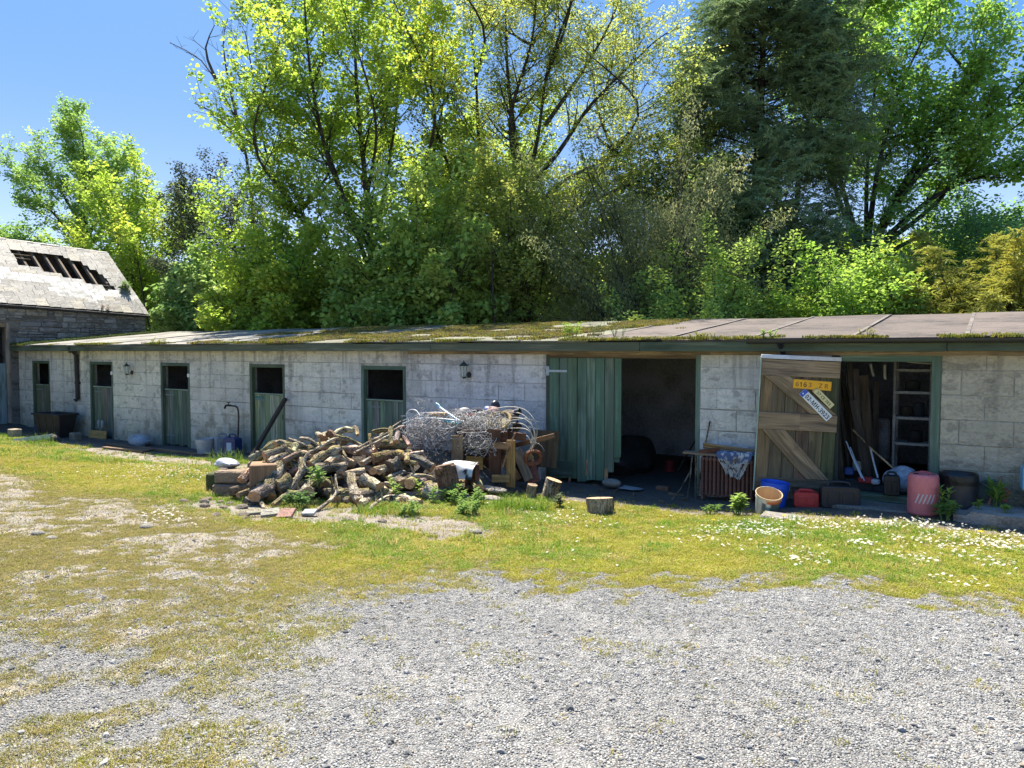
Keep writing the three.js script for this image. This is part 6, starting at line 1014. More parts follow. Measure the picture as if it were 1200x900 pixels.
bucket('bucket', 'grubby white bucket standing by the third half door', [-15.0, on(-15, 0.55), 0.55], 0.21, 0.36, [0.40, 0.40, 0.39], [0.02, 0.3, 0.03], { handle: 0.6 });
canister('jerrycan', 'grey plastic jerrycan beneath the standpipe', [-14.62, on(-14.6, 0.38), 0.38], 0.3, 0.46, 0.22, [0.24, 0.26, 0.29], 1.2);
{ const t = canister('jerrycan', 'dark blue jerrycan with a white label beside the grey one', [-14.2, on(-14.2, 0.42), 0.42], 0.32, 0.46, 0.22, [0.015, 0.03, 0.13], 0.15); part(t, 'label', place(tinted(cbox(0.14, 0.19, 0.004, 0.001), [0.45, 0.52, 0.6]), [0.0, 0.19, 0.117]), MAT.plastic); }
{ const t = thing('standpipe', 'black water standpipe with a hooked tap between the third and fourth half doors', 'standpipe', [0, 0, 0]); part(t, 'pipe', tube(curve([[-14.38, -0.1, 0.16], [-14.37, 0.3, 0.15], [-14.36, 0.8, 0.14], [-14.4, 0.92, 0.15], [-14.55, 0.95, 0.2]], 16), 0.02, 8, { tint: [0.02, 0.02, 0.022] }), MAT.plastic); part(t, 'tap', [tube(curve([[-14.54, 0.95, 0.2], [-14.66, 0.95, 0.24], [-14.7, 0.88, 0.25]], 6), 0.024, 8, { tint: [0.04, 0.035, 0.03] }), tinted(place(cbox(0.12, 0.02, 0.02, 0.004), [-14.6, 1.02, 0.22]), [0.04, 0.035, 0.03]), tube([[-14.6, 0.96, 0.22], [-14.6, 1.02, 0.22]], 0.01, 6, { tint: [0.04, 0.035, 0.03] })], MAT.metal); }
single('prop_beam', 'dark beam propped slantwise against the fourth half door', 'beam', (() => { const a = V(-12.62, -0.03, 1.2), b = V(-12.86, 1.16, 0.06), len = a.distanceTo(b), g = cbox(0.085, len, 0.07, 0.006); boxUV(g); g.applyMatrix4(new THREE.Matrix4().makeTranslation(0, len / 2, 0)); const t = b.clone().sub(a).normalize(); g.applyQuaternion(new THREE.Quaternion().setFromUnitVectors(V(0, 1, 0), t)); g.translate(a.x, a.y, a.z); return tinted(g, [0.22, 0.2, 0.2]); })(), MAT.wood);
{ const r = rng(975); for (let i = 0; i < 8; i++) { const x = -12.9 + r() * 2.6, z = 0.4 + r() * 0.9, g = jitter(cbox(0.1 + r() * 0.22, 0.05 + r() * 0.08, 0.1 + r() * 0.12, 0.015), 0.02, 20 + i, 7); single('dark_debris', 'dark lump of debris on the bare strip by the fourth half door', 'debris', tinted(g, [0.06, 0.055, 0.055]), MAT.stone, 'debris by the fourth half door', [x, on(x, z) + 0.03, z]); } }
// lamps on the wall: bracket, lantern of glass panes, cap
for (const [x, y, l] of [[-7.98, 1.87, 'green coach lantern on the wall between the last half door and the barn door'], [-18.85, 1.74, 'weathered coach lantern on the wall between the second and third half doors']]) {
  const t = thing('wall_lamp', l, 'lamp', [x, y, 0.02], 0, 'coach lanterns on the stable wall'), gr = [0.06, 0.10, 0.075], c = [0, -0.02, 0.13];
  part(t, 'backplate', place(tinted(lathe([[0.001, 0.02], [0.05, 0.016], [0.055, 0], [0.001, 0]], 16), [0.045, 0.045, 0.045]), [0.02, -0.11, 0], [Math.PI / 2, 0, 0]), MAT.grime);
  part(t, 'bracket', tube(curve([[0.02, -0.11, 0.01], [0.02, -0.15, 0.06], [0.0, -0.16, 0.12], [0, -0.13, 0.13]], 12), 0.009, 6, { tint: gr }), MAT.grime);
  part(t, 'cap', place(tinted(lathe([[0.001, 0.13], [0.008, 0.125], [0.012, 0.1], [0.03, 0.085], [0.085, 0.035], [0.088, 0.025], [0.001, 0.03]], 6), gr), [c[0], c[1] + 0.05, c[2]]), MAT.grime);
  const fr = [], G = [], n = 6; for (let i = 0; i < n; i++) { const a = i / n * 6.283, b = (i + 1) / n * 6.283, p = (q, r, h) => [Math.cos(q) * r + c[0], c[1] + h, Math.sin(q) * r + c[2]]; fr.push(tube([p(a, 0.045, -0.12), p(a, 0.07, 0.07)], 0.005, 5, { tint: [0.3, 0.34, 0.3] })); const A = p(a, 0.044, -0.115), B = p(b, 0.044, -0.115), C = p(b, 0.068, 0.07), D = p(a, 0.068, 0.07); const g = new THREE.BufferGeometry(); g.setAttribute('position', new THREE.Float32BufferAttribute([...A, ...D, ...C, ...A, ...C, ...B], 3)); g.computeVertexNormals(); boxUV(g); G.push(g); }
  part(t, 'lantern_frame', fr, MAT.grime); for (const g of G) part(t, 'pane', finish(g), MAT.frost ??= new THREE.MeshPhysicalMaterial({ color: 0xe8ece4, roughness: 0.35, transmission: 0.75, thickness: 0, side: THREE.DoubleSide }));
  part(t, 'base_cup', place(tinted(lathe([[0.001, -0.04], [0.02, -0.03], [0.045, 0.0], [0.001, 0.002]], 12), gr), [c[0], c[1] - 0.118, c[2]]), MAT.grime); part(t, 'bulb', place(tinted(new THREE.SphereGeometry(0.026, 12, 8).toNonIndexed(), [0.8, 0.8, 0.75]), [c[0], c[1] - 0.03, c[2]]), MAT.plastic);
}
// ------------------------------------------------------------------ the firewood heap and the scrap beside it
// the two cut blocks, the timber box and the bag at the end of the heap
{ const blk = (l, x, y, z, w, h, d, t, tu, seed, m = MAT.stone) => { const g = jitter(cbox(w, h, d, 0.02), 0.012, seed, 6); boxUV(g); place(g, [x, y, z], [0, tu, 0]); single('sandstone_block', l, 'stone block', tinted(g, t), m); };
  blk('brown sandstone block, lower of the two stacked at the heap end', -8.97, 0.24, 4.32, 0.42, 0.19, 0.34, [0.28, 0.19, 0.125], 0.45, 31); blk('brown sandstone block, upper of the two stacked at the heap end', -9.0, 0.43, 4.28, 0.40, 0.17, 0.32, [0.33, 0.24, 0.155], 0.5, 32);
  blk('grey upright edge stone behind the stacked sandstone blocks', -9.2, 0.33, 4.22, 0.14, 0.4, 0.3, [0.25, 0.19, 0.14], 0.5, 34); blk('dark mossy block behind the stacked sandstone blocks', -9.52, 0.27, 4.12, 0.3, 0.28, 0.3, [0.10, 0.11, 0.04], 0.6, 33);
  const g = jitter(new THREE.IcosahedronGeometry(0.15, 4), 0.06, 14, 11); g.scale(1.3, 0.5, 0.9); g.deleteAttribute('uv'); boxUV(g); single('white_bag', 'crumpled white plastic bag lying on the stacked stone blocks', 'bag', tinted(g, [0.5, 0.51, 0.54]), MAT.grimeGloss, null, [-9.3, 0.56, 4.15]);
  const b = cbox(0.5, 0.52, 0.36, 0.012); boxUV(b); place(b, [-8.52, 0.37, 4.12], [0, -0.72, 0.03]); single('timber_block', 'square-cut block of brown timber with pale top beside the sandstone blocks', 'timber', tinted(b, [1.25, 1.0, 0.8]), MAT.wood); }
const LOGS = [
  [[[-7.78, 0.16, 4.56], [-7.81, 0.25, 4.41], [-7.85, 0.28, 4.25], [-7.83, 0.29, 4.02], [-7.82, 0.38, 3.81], [-7.85, 0.41, 3.64]], 0.042, 0.50, 'long curved mossy branch sweeping up from the front of the firewood'],
  [[[-7.86, 0.41, 3.65], [-7.72, 0.35, 3.65], [-7.61, 0.27, 3.67], [-7.56, 0.18, 3.78]], 0.040, 0.45, 'bent end of the arching branch dropping to the ground'],
  [[[-8.0, 0.3, 4.1], [-8.05, 0.4, 3.97], [-8.1, 0.48, 3.84], [-8.17, 0.58, 3.74], [-8.27, 0.65, 3.68]], 0.053, 0.30, 'grey forked limb standing up at the front of the firewood'],
  [[[-8.17, 0.56, 3.75], [-8.08, 0.52, 3.73], [-7.97, 0.45, 3.69], [-7.85, 0.41, 3.64]], 0.039, 0.70, 'yellow-mossed limb joining the fork to the arching branch'],
  [[[-8.19, 0.59, 3.7], [-8.21, 0.72, 3.59], [-8.22, 0.76, 3.46], [-8.2, 0.82, 3.3], [-8.17, 0.89, 3.12], [-8.18, 0.89, 3.0]], 0.035, 0.15, 'twisting pale branch lying over the top of the firewood'],
  [[[-8.1, 0.56, 3.64], [-8.09, 0.65, 3.48], [-8.06, 0.72, 3.3], [-8.04, 0.75, 3.13]], 0.074, 0.65, 'thick mossy log resting across the middle of the firewood'],
  [[[-8.0, 0.5, 3.66], [-7.92, 0.52, 3.48], [-7.79, 0.53, 3.27]], 0.085, 0.10, 'thick dark log under the mossy one'],
  [[[-8.23, 0.9, 3.04], [-8.09, 0.87, 2.92], [-7.9, 0.78, 2.83]], 0.046, 0.75, 'mossy limb along the top edge of the firewood'],
  [[[-8.27, 0.94, 3.02], [-8.16, 0.83, 3.08], [-8.02, 0.71, 3.1], [-7.9, 0.65, 3.15]], 0.025, 0.10, 'thin crooked branch hanging over the top of the firewood'],
  [[[-7.86, 0.68, 3.03], [-8.09, 0.75, 2.53], [-8.31, 0.82, 2.02], [-8.41, 1.0, 1.36]], 0.023, 0.00, 'longest straight pole running up to the wire netting'],
  [[[-7.9, 0.75, 2.91], [-7.85, 0.86, 2.58], [-7.75, 1.01, 2.12]], 0.022, 0.00, 'second straight pole running up to the wire netting'],
  [[[-7.86, 0.7, 2.99], [-7.8, 0.81, 2.65], [-7.75, 0.92, 2.31]], 0.025, 0.00, 'grey pole under the two long poles'],
  [[[-7.51, 0.38, 3.23], [-7.3, 0.27, 3.18], [-7.07, 0.17, 3.1]], 0.075, 0.00, 'pale smooth birch log lying at the front of the firewood'],
  [[[-7.2, 0.16, 3.29], [-7.04, 0.1, 3.23], [-6.78, 0.08, 3.23]], 0.062, 0.15, 'green-grey log below the pale birch log'],
  [[[-6.72, 0.12, 3.94], [-6.82, 0.19, 3.64], [-6.93, 0.2, 3.35], [-7.03, 0.16, 3.04]], 0.023, 0.00, 'thin grey branch crossing the birch log'],
  [[[-7.19, 0.15, 4.39], [-7.28, 0.21, 4.09], [-7.4, 0.29, 3.82], [-7.59, 0.36, 3.65], [-7.78, 0.44, 3.48]], 0.025, 0.00, 'thin bent grey branch at the front of the firewood'],
  [[[-7.63, 0.6, 2.87], [-7.53, 0.62, 2.7], [-7.37, 0.61, 2.5]], 0.095, 0.60, 'thick reddish log with moss on top near the poles'],
  [[[-7.38, 0.49, 2.8], [-7.37, 0.5, 2.74], [-7.34, 0.53, 2.64]], 0.119, 0.00, 'round dark log end facing the yard'],
  [[[-7.64, 0.41, 3.35], [-7.4, 0.29, 3.52], [-7.15, 0.1, 3.66]], 0.077, 0.05, 'split brown stump standing among the front logs'],
  [[[-7.51, 0.21, 3.64], [-7.41, 0.14, 3.65], [-7.3, 0.1, 3.67]], 0.070, 0.50, 'short leafy mossy log at the front of the heap'],
  [[[-6.99, 0.11, 3.79], [-7.2, 0.11, 3.43], [-7.21, 0.15, 3.34]], 0.058, 0.00, 'broken pale chunk of wood beside the split stump'],
  [[[-8.62, 0.71, 4.03], [-8.56, 0.76, 3.86], [-8.53, 0.79, 3.71]], 0.071, 0.45, 'moss-topped log with its sawn end at the heap corner'],
  [[[-8.47, 0.61, 4.07], [-8.45, 0.66, 3.92], [-8.42, 0.7, 3.78]], 0.066, 0.15, 'grey sawn log below the moss-topped corner log'],
  [[[-8.49, 0.76, 3.74], [-8.37, 0.71, 3.67], [-8.26, 0.69, 3.58]], 0.057, 0.80, 'orange-mossed short log at the end of the heap'],
  [[[-8.14, 0.26, 4.4], [-8.24, 0.4, 4.21], [-8.36, 0.6, 3.94]], 0.106, 0.60, 'massive mossy root stump leaning at the end of the heap'],
  [[[-8.14, 0.34, 4.21], [-8.12, 0.37, 4.12], [-8.12, 0.42, 4.01]], 0.111, 0.65, 'burled mossy stump end beside the root stump'],
  [[[-8.15, 0.23, 4.51], [-7.85, 0.19, 4.67], [-7.54, 0.17, 4.81]], 0.035, 0.30, 'short flat mossy piece of wood lying before the heap'],
  [[[-8.67, 0.85, 3.79], [-8.67, 0.88, 3.71], [-8.58, 0.84, 3.67]], 0.040, 0.10, 'small log lying high at the far end of the heap'],
  [[[-8.62, 0.9, 3.6], [-8.52, 0.86, 3.54], [-8.36, 0.8, 3.47]], 0.040, 0.10, 'grey log lying behind on the heap ridge'],
  [[[-8.54, 0.9, 3.46], [-8.44, 0.89, 3.37], [-8.28, 0.8, 3.34]], 0.033, 0.10, 'curved thin log on the heap ridge'],
  [[[-8.24, 0.62, 3.7], [-8.11, 0.51, 3.78], [-8.02, 0.33, 4.07]], 0.048, 0.20, 'upright pointed limb by the root stump'],
  [[[-8.25, 0.23, 4.65], [-8.16, 0.19, 4.62], [-8.1, 0.17, 4.55]], 0.051, 0.00, 'small dark splintered root lying apart before the heap'],
  [[[-8.55, 0.59, 4.24], [-8.57, 0.61, 4.19], [-8.49, 0.6, 4.12]], 0.021, 0.00, 'black crooked stick on the timber block'],
  [[[-7.16, 0.26, 3.03], [-7.09, 0.32, 2.88], [-7.01, 0.38, 2.72], [-6.91, 0.37, 2.54], [-6.86, 0.33, 2.43]], 0.042, 0.05, 'long grey-brown bough pointing at the nettles'],
  [[[-7.23, 0.33, 2.95], [-7.2, 0.37, 2.81], [-7.18, 0.42, 2.67]], 0.032, 0.00, 'thin grey bough above the long one'],
  [[[-7.12, 0.2, 3.09], [-7.05, 0.24, 2.91], [-7.01, 0.28, 2.75]], 0.042, 0.00, 'brown bough below the long grey one'],
  [[[-7.01, 0.09, 3.2], [-6.84, 0.07, 3.1], [-6.48, 0.07, 3.16]], 0.065, 0.05, 'pale fallen log beside the nettles'],
  [[[-6.78, 0.17, 2.68], [-6.65, 0.11, 2.64], [-6.49, 0.05, 2.56]], 0.129, 0.10, 'short thick pale log with a hollow dark end'],
  [[[-6.73, 0.08, 2.83], [-6.46, 0.08, 3.13], [-6.2, 0.09, 3.44]], 0.021, 0.00, 'small pale stake beside the hollow log'],
  [[[-7.96, 0.92, 2.6], [-7.83, 0.79, 2.71], [-7.71, 0.68, 2.8]], 0.031, 0.20, 'rust-brown stick standing up from the heap'],
  [[[-7.83, 1.0, 2.25], [-7.75, 0.89, 2.36], [-7.63, 0.78, 2.47]], 0.045, 0.40, 'mossy upright post where the poles meet the netting'],
  [[[-7.67, 0.55, 3.05], [-7.67, 0.59, 2.96], [-7.66, 0.62, 2.89]], 0.040, 0.00, 'small pale log end in the middle of the heap'],
  [[[-8.36, 0.97, 3.06], [-8.31, 0.95, 3.05], [-8.24, 0.9, 3.05]], 0.054, 0.00, 'orange-brown splintered piece on top of the heap'],
  [[[-7.27, 0.36, 2.95], [-7.26, 0.39, 2.83], [-7.22, 0.42, 2.72]], 0.040, 0.00, 'slim grey bough behind the birch log'],
  [[[-7.26, 0.3, 3.05], [-7.18, 0.29, 2.95], [-7.15, 0.35, 2.8]], 0.037, 0.00, 'slim bough alongside the birch log'],];
{
  const r = rng(1001), endy = /sawn|log|round|stump|birch|chunk/;
  LOGS.forEach(([pts, rad, moss, label], i) => {
    const low = pts.map((p) => { const g = groundY(p[0], p[2]) + rad * 0.7; return [p[0], Math.max(p[1], g), p[2]]; });
    const pale = /birch|pale/.test(label), dark = /dark|black/.test(label), red = /rust|reddish|orange-brown/.test(label), k = pale ? 2.8 : dark ? 1.0 : 1.85 + r() * 0.5, tint = red ? [1.5, 0.9, 0.6] : pale ? [k, k * 0.95, k * 0.86] : [k, k * 0.94, k * 0.85];
    const t = thing(rad > 0.05 ? 'firewood_log' : 'branch', label, rad > 0.05 ? 'log' : 'branch', [0, 0, 0], 0, 'cut logs and branches in the firewood heap'), n = Math.max(6, low.length * 4);
    const cvp = curve(low, n), m = cvp.length - 1, rd = cvp.map((_, q) => rad * (1 - (rad < 0.05 ? 0.4 : 0.12) * q / m) * (1 + (vnoise(q * 0.6, i, 1002) - 0.5) * 0.3));
    const g = tube(cvp, rd, rad > 0.05 ? 12 : 8, { caps: false, wob: rad > 0.05 ? 0.34 : 0.2, seed: 1010 + i, tint }); if (moss) mossy(g, moss * 0.75, 1010 + i);
    part(t, 'bark', g, MAT.bark); for (const e of [0, 1]) part(t, 'sawn_end', ends(g, dark ? [0.55, 0.5, 0.48] : [1.45, 1.25, 1.1], e), MAT.rings);
    if (rad < 0.05 && pts.length > 3) { const o = cvp[(m * 0.55) | 0], d = V((r() - 0.5), 0.5 + r() * 0.5, r() - 0.3).multiplyScalar(0.22); part(t, 'side_twig', tube([o, o.clone().addScaledVector(d, 0.6), o.clone().add(d)], [rad * 0.5, rad * 0.35, rad * 0.15], 6, { tint }), MAT.bark); }
  });
  // the rest of the heap: cut branch wood thrown together under and between the logs one can name
  const P0 = [-8.1, 4.6], nx = 0.781, nz = 0.625, top = (x, z) => { const s = -((x - P0[0]) * nx + (z - P0[1]) * nz); return s < 0 ? 0 : Math.min(0.93, s * 0.74) * clamp((x + 9.6) / 0.9); };
  const spots = []; for (let t = 0; t < 4000 && spots.length < 150; t++) { const a = r() * 3.4 - 0.25, s = 0.12 + r() * 1.75, x = P0[0] + a * 0.625 - s * nx, z = P0[1] - a * 0.781 - s * nz; if (x < -9.5 || z < 1.2) continue; const lim = a > 2.3 ? 0.5 : 1; spots.push([x, z, top(x, z) * lim, s]); }
  const kinds = [[1.9, 1.68, 1.45], [1.85, 1.65, 1.25], [1.1, 1.0, 0.88], [2.5, 2.25, 1.95]];
  const said = new Set(), refs = LOGS.map(([p, , , l]) => { const m = p[(p.length / 2) | 0]; return [V(...m), l.split(/ (?:sweeping|dropping|standing|joining|lying|resting|under|along|hanging|running|below|crossing|at|with|facing|among|beside|leaning|above|pointing|of|where|in|on|behind|before|alongside)\b/)[0]]; });
  spots.forEach(([x, z, h, s], i) => {
    const k = (r() * 4) | 0, layer = Math.sqrt(r()), y = groundY(x, z) + 0.06 + (h - 0.1) * (k === 2 ? layer * 0.7 : layer), rad = 0.032 + Math.pow(r(), 1.3) * 0.075, len = 0.28 + r() * 0.5, a = r() * 6.283, tilt = (r() - 0.5) * 0.6, d = V(Math.cos(a) * Math.cos(tilt), Math.sin(tilt), Math.sin(a) * Math.cos(tilt)).multiplyScalar(len / 2), c = V(x, Math.max(y, groundY(x, z) + rad), z), b = V((r() - 0.5) * 0.12, r() * 0.09, (r() - 0.5) * 0.12);
    const pts = curve([c.clone().sub(d), c.clone().add(b), c.clone().add(d)].map((p) => [p.x, Math.max(p.y, groundY(p.x, p.z) + rad * 0.6), p.z]), 7), tint = kinds[k].map((v) => v * (0.85 + r() * 0.35));
    let best = 0, bd = 9; refs.forEach((q, n) => { const e = q[0].distanceTo(c); if (e < bd) { bd = e; best = n; } });
    const q = refs[best], rel = c.y < q[0].y - 0.12 ? 'under' : c.y > q[0].y + 0.12 ? 'on top of' : (c.x * 0.54 + c.z * 0.84) < (q[0].x * 0.54 + q[0].z * 0.84) ? 'just behind' : 'just in front of';
    let text = ''; for (const w of ['', 'other ', 'further ']) { text = w + (len > 0.52 ? 'longer ' : 'short ') + (rad > 0.065 ? 'thick ' : 'thin ') + ['grey-brown', 'mossy', 'dark damp', 'pale dry'][k] + ' log ' + rel + ' the ' + q[1]; if (!said.has(text)) break; } said.add(text);
    const t = thing('firewood_log', text, 'log', [0, 0, 0], 0, 'logs of the firewood heap'), g = tube(pts, [rad, rad * 0.95, rad * 0.85], rad > 0.05 ? 8 : 6, { caps: false, wob: 0.36, seed: 1100 + i, tint, flat: r() < 0.45 ? 0.55 + r() * 0.25 : 0.9 }); if (k === 1) mossy(g, 0.4, 1100 + i);
    part(t, 'bark', g, MAT.bark); for (const e of [0, 1]) part(t, 'sawn_end', ends(g, [1.45, 1.25, 1.1], e), MAT.rings);
  });
  // bark, soil and leaf litter that fill the foot of the heap
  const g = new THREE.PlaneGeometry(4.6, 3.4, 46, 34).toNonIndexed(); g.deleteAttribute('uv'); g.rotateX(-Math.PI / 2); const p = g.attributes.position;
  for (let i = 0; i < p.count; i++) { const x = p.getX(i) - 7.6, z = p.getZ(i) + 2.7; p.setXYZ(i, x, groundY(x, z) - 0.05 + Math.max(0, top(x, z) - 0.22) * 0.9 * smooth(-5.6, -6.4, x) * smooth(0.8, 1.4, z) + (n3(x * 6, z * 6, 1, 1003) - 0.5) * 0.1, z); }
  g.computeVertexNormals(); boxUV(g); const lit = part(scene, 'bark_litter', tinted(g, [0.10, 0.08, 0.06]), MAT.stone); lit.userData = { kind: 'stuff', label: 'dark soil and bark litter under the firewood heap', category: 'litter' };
}
{ // two floor tiles, a slab and clods in front of the heap
  const tile = (l, x, z, w, d, t, a) => single('floor_tile', l, 'tile', place(jitter(cbox(w, 0.03, d, 0.004), 0.003, 4, 5), [x, gy(x, z) + 0.035, z], [0.32, a, 0.05]), MAT.concrete) && 0, sl = (l, x, z, w, d, t, a, e) => { const g = tinted(jitter(cbox(w, 0.035, d, 0.005), 0.006, 4 + w * 50, 5), t); place(g, [x, gy(x, z) + 0.05, z], [e, a, 0.06]); single('floor_tile', l, 'tile', g, MAT.concrete); };
  sl('square reddish tile lying in front of the arching branch', -7.12, 4.92, 0.19, 0.2, [0.36, 0.2, 0.16], 0.5, 0.35); sl('broken grey tile beside the square reddish tile', -7.34, 4.98, 0.22, 0.16, [0.34, 0.32, 0.27], 0.9, 0.3); sl('small white slab lying under the arching branch', -7.05, 4.62, 0.17, 0.12, [0.5, 0.52, 0.52], 0.4, 0.3); sl('thin curved grey offcut before the broken tile', -7.45, 5.05, 0.3, 0.07, [0.3, 0.28, 0.22], 0.7, 0.1);
  const r = rng(1200); [[-8.85, 4.76], [-8.71, 4.94], [-8.57, 4.79], [-8.36, 4.79], [-7.81, 5.41], [-7.58, 5.19], [-8.2, 5.0], [-8.05, 4.85], [-8.45, 5.1], [-7.4, 5.3], [-8.9, 5.1], [-6.4, 4.6], [-6.1, 4.35]].forEach(([x, z], i) => single('earth_clod', 'dark clod of earth on the scraped ground before the heap', 'clod', tinted(jitter(new THREE.IcosahedronGeometry(0.035 + r() * 0.05, 2).deleteAttribute('uv'), 0.03, 50 + i, 18).scale(1.2, 0.6, 0.9), [0.2, 0.16, 0.12]), MAT.stone, 'clods of earth before the firewood heap', [x, gy(x, z) + 0.01, z]));
  [['flat grey stone lying alone on the worn grass', -8.19, 7.21, 0.07], ['small grey stone near the lone flat stone', -7.93, 7.21, 0.06], ['grey stone among the daisies on the worn grass', -7.75, 6.31, 0.08], ['stone half sunk in the turf below the heap', -4.9, 4.1, 0.08]].forEach(([l, x, z, s], i) => { const g = jitter(new THREE.IcosahedronGeometry(s, 2).deleteAttribute('uv'), s * 0.25, 70 + i, 6); g.scale(1.1, 0.4, 0.8); single('field_stone', l, 'stone', tinted(g, [0.26, 0.24, 0.2]), MAT.stone, null, [x, gy(x, z) + s * 0.1, z]); });
}
// ------------------------------------------------------------------ scrap timber, wire and sheet beside the wall
{
  const r = rng(1300), board = (name, label, p, w, h, d, t, rot, m = MAT.wood, cat = 'board') => { const g = jitter(cbox(h < w ? h : w, h < w ? w : h, d, 0.005), 0.004, (r() * 99) | 0, 4); boxUV(g, r() * 2, r() * 2); if (h < w) place(g, [0, 0, 0], [0, 0, Math.PI / 2]); place(g, p, rot); return single(name, label, cat, tinted(g, t), m); };
  const frame = thing('timber_rack', 'dark red-brown timber frame of rails and posts under the wire netting', 'timber frame', [0, 0, 0]);
  const fb = (name, p, w, h, d, t, rot = [0, 0.1, 0]) => { const g = cbox(h < w ? h : w, h < w ? w : h, d, 0.006); boxUV(g, r() * 2, r() * 2); if (h < w) place(g, [0, 0, 0], [0, 0, Math.PI / 2]); place(g, p, rot); part(frame, name, tinted(g, t), MAT.wood); };
  const rb = [0.62, 0.36, 0.27]; fb('rail', [-6.78, 0.86, 1.32], 0.95, 0.17, 0.06, rb); fb('rail', [-6.8, 0.6, 1.3], 0.9, 0.18, 0.05, [0.45, 0.3, 0.25]); fb('post', [-6.48, 0.55, 1.36], 0.19, 0.85, 0.07, rb); fb('post', [-7.15, 0.5, 1.3], 0.14, 0.8, 0.07, rb); fb('rail', [-6.4, 0.86, 1.1], 0.6, 0.12, 0.05, rb, [0, 0.1, -0.05]);
  board('pale_rail', 'pale pinkish board fixed across the dark timber frame', [-6.62, 0.735, 1.4], 0.8, 0.11, 0.025, [1.7, 1.3, 1.0], [0, 0.1, -0.03]); board('ochre_board', 'upright ochre board at the end of the timber frame', [-6.12, 0.48, 1.46], 0.14, 0.72, 0.035, [2.0, 1.55, 0.75], [-0.08, 0.1, 0.03]); board('ochre_board', 'short ochre board behind the rusty channel', [-6.78, 0.44, 1.5], 0.3, 0.2, 0.03, [2.2, 1.6, 0.6], [-0.05, 0.1, 0.0]); board('ochre_board', 'ochre strip lying at the foot of the upright ochre board', [-6.25, 0.25, 1.55], 0.3, 0.12, 0.03, [1.9, 1.5, 0.8], [-0.3, 0.1, 0.1]);
  board('grey_board', 'grey-brown upright board in front of the wire netting', [-7.02, 0.62, 1.62], 0.2, 0.5, 0.03, [1.35, 1.2, 1.0], [-0.05, 0.2, 0.02]);
  single('pink_stick', 'thin pinkish stick slanting over the timber frame', 'stick', tube([[-6.24, 0.42, 1.52], [-6.03, 0.95, 1.5]], 0.016, 6, { tint: [2.2, 1.5, 1.2] }), MAT.bark);
  { const t = thing('timber_stump', 'squarish red-brown stump standing among the nettles', 'stump', [-6.55, 0.34, 2.48], 0.3); const g = jitter(cbox(0.27, 0.42, 0.24, 0.03), 0.03, 8, 5); boxUV(g); place(g, [0, 0, 0], [0, 0, 0.22]); part(t, 'body', tinted(g, [1.15, 0.72, 0.55]), MAT.bark); const q = jitter(cbox(0.24, 0.02, 0.2, 0.006), 0.01, 9, 6); place(q, [-0.045, 0.21, 0], [0, 0, 0.22]); part(t, 'top', tinted(q, [1.0, 0.8, 0.7]), MAT.wood); }
  { const t = thing('steel_channel', 'rusty square steel channel standing in the nettles', 'steel channel', [-6.46, 0.06, 2.0], 0.15), c = [0.15, 0.065, 0.045]; for (const [x, z, w, d] of [[0, -0.06, 0.18, 0.014], [-0.084, 0, 0.014, 0.13], [0.084, 0, 0.014, 0.13]]) part(t, 'flange', tinted(place(cbox(w, 0.46, d, 0.003), [x, 0.22, z]), c), MAT.grime); }
  { // white sheet blotched with black, thrown over the scrap
    const g = new THREE.PlaneGeometry(0.62, 0.5, 26, 20), p = g.attributes.position, c = new Float32Array(p.count * 3); for (let i = 0; i < p.count; i++) { const x = p.getX(i), y = p.getY(i), k = n3(x * 9, y * 9, 2, 1310) > 0.585; p.setXYZ(i, x, 0.12 - y * y * 1.2 - Math.max(0, -x) * Math.max(0, -x) * 1.3 + (n3(x * 6, y * 6, 1, 1311) - 0.5) * 0.14, -y * 0.75); c.set(k ? [0.02, 0.02, 0.022] : [0.60, 0.60, 0.58], i * 3); } g.setAttribute('color', new THREE.BufferAttribute(c, 3)); g.computeVertexNormals(); g.rotateX(0.55); g.rotateY(0.2); single('spotted_sheet', 'white plastic sheet blotched with black draped over the scrap', 'plastic sheet', g, MAT.tub, null, [-6.6, 0.42, 2.18]); }
  for (const [l, p, s] of [['flat pale stone at the foot of the timber frame', [-6.4, 0.12, 1.72], 0.13], ['second flat pale stone against the ochre board', [-6.2, 0.11, 1.75], 0.15], ['flat stone lying forward in the nettles', [-6.05, 0.06, 2.1], 0.14]]) { const g = jitter(new THREE.IcosahedronGeometry(s, 2).deleteAttribute('uv'), s * 0.2, 81 + s * 100, 6); g.scale(1.2, 0.3, 0.8); single('field_stone', l, 'stone', tinted(g, [0.40, 0.35, 0.28]), MAT.stone, null, p); }
  board('rusty_sheet', 'rust-red steel plate leaning at the wall end of the scrap', [-6.02, 0.3, 1.02], 0.2, 0.36, 0.012, [0.26, 0.09, 0.05], [-0.3, 0.3, 0.35], MAT.grime, 'steel plate'); board('dark_box', 'dark brown box under the wire hoops', [-6.25, 0.28, 0.9], 0.4, 0.3, 0.3, [0.30, 0.22, 0.18], [0, 0.2, 0], MAT.wood, 'box'); board('hardboard_sheet', 'dark green-grey panel behind the wire hoops', [-6.1, 0.6, 0.5], 0.5, 0.6, 0.03, [0.5, 0.45, 0.35], [-0.2, 0.1, 0], MAT.wood, 'panel');
  { const g = jitter(new THREE.TorusGeometry(0.12, 0.03, 7, 20).toNonIndexed().deleteAttribute('uv'), 0.01, 5, 8); single('rust_ring', 'rust-orange iron ring caught in the scrap below the hoops', 'iron ring', tinted(place(g, [-6.0, 0.52, 1.0], [0.3, 0.8, 0]), [0.30, 0.11, 0.05]), MAT.grime); }
  board('white_post', 'short white post at the wall beside the barn door frame', [-6.42, 0.2, 0.12], 0.06, 0.45, 0.05, [0.5, 0.5, 0.5], [0, 0, 0.02], MAT.plastic, 'post');
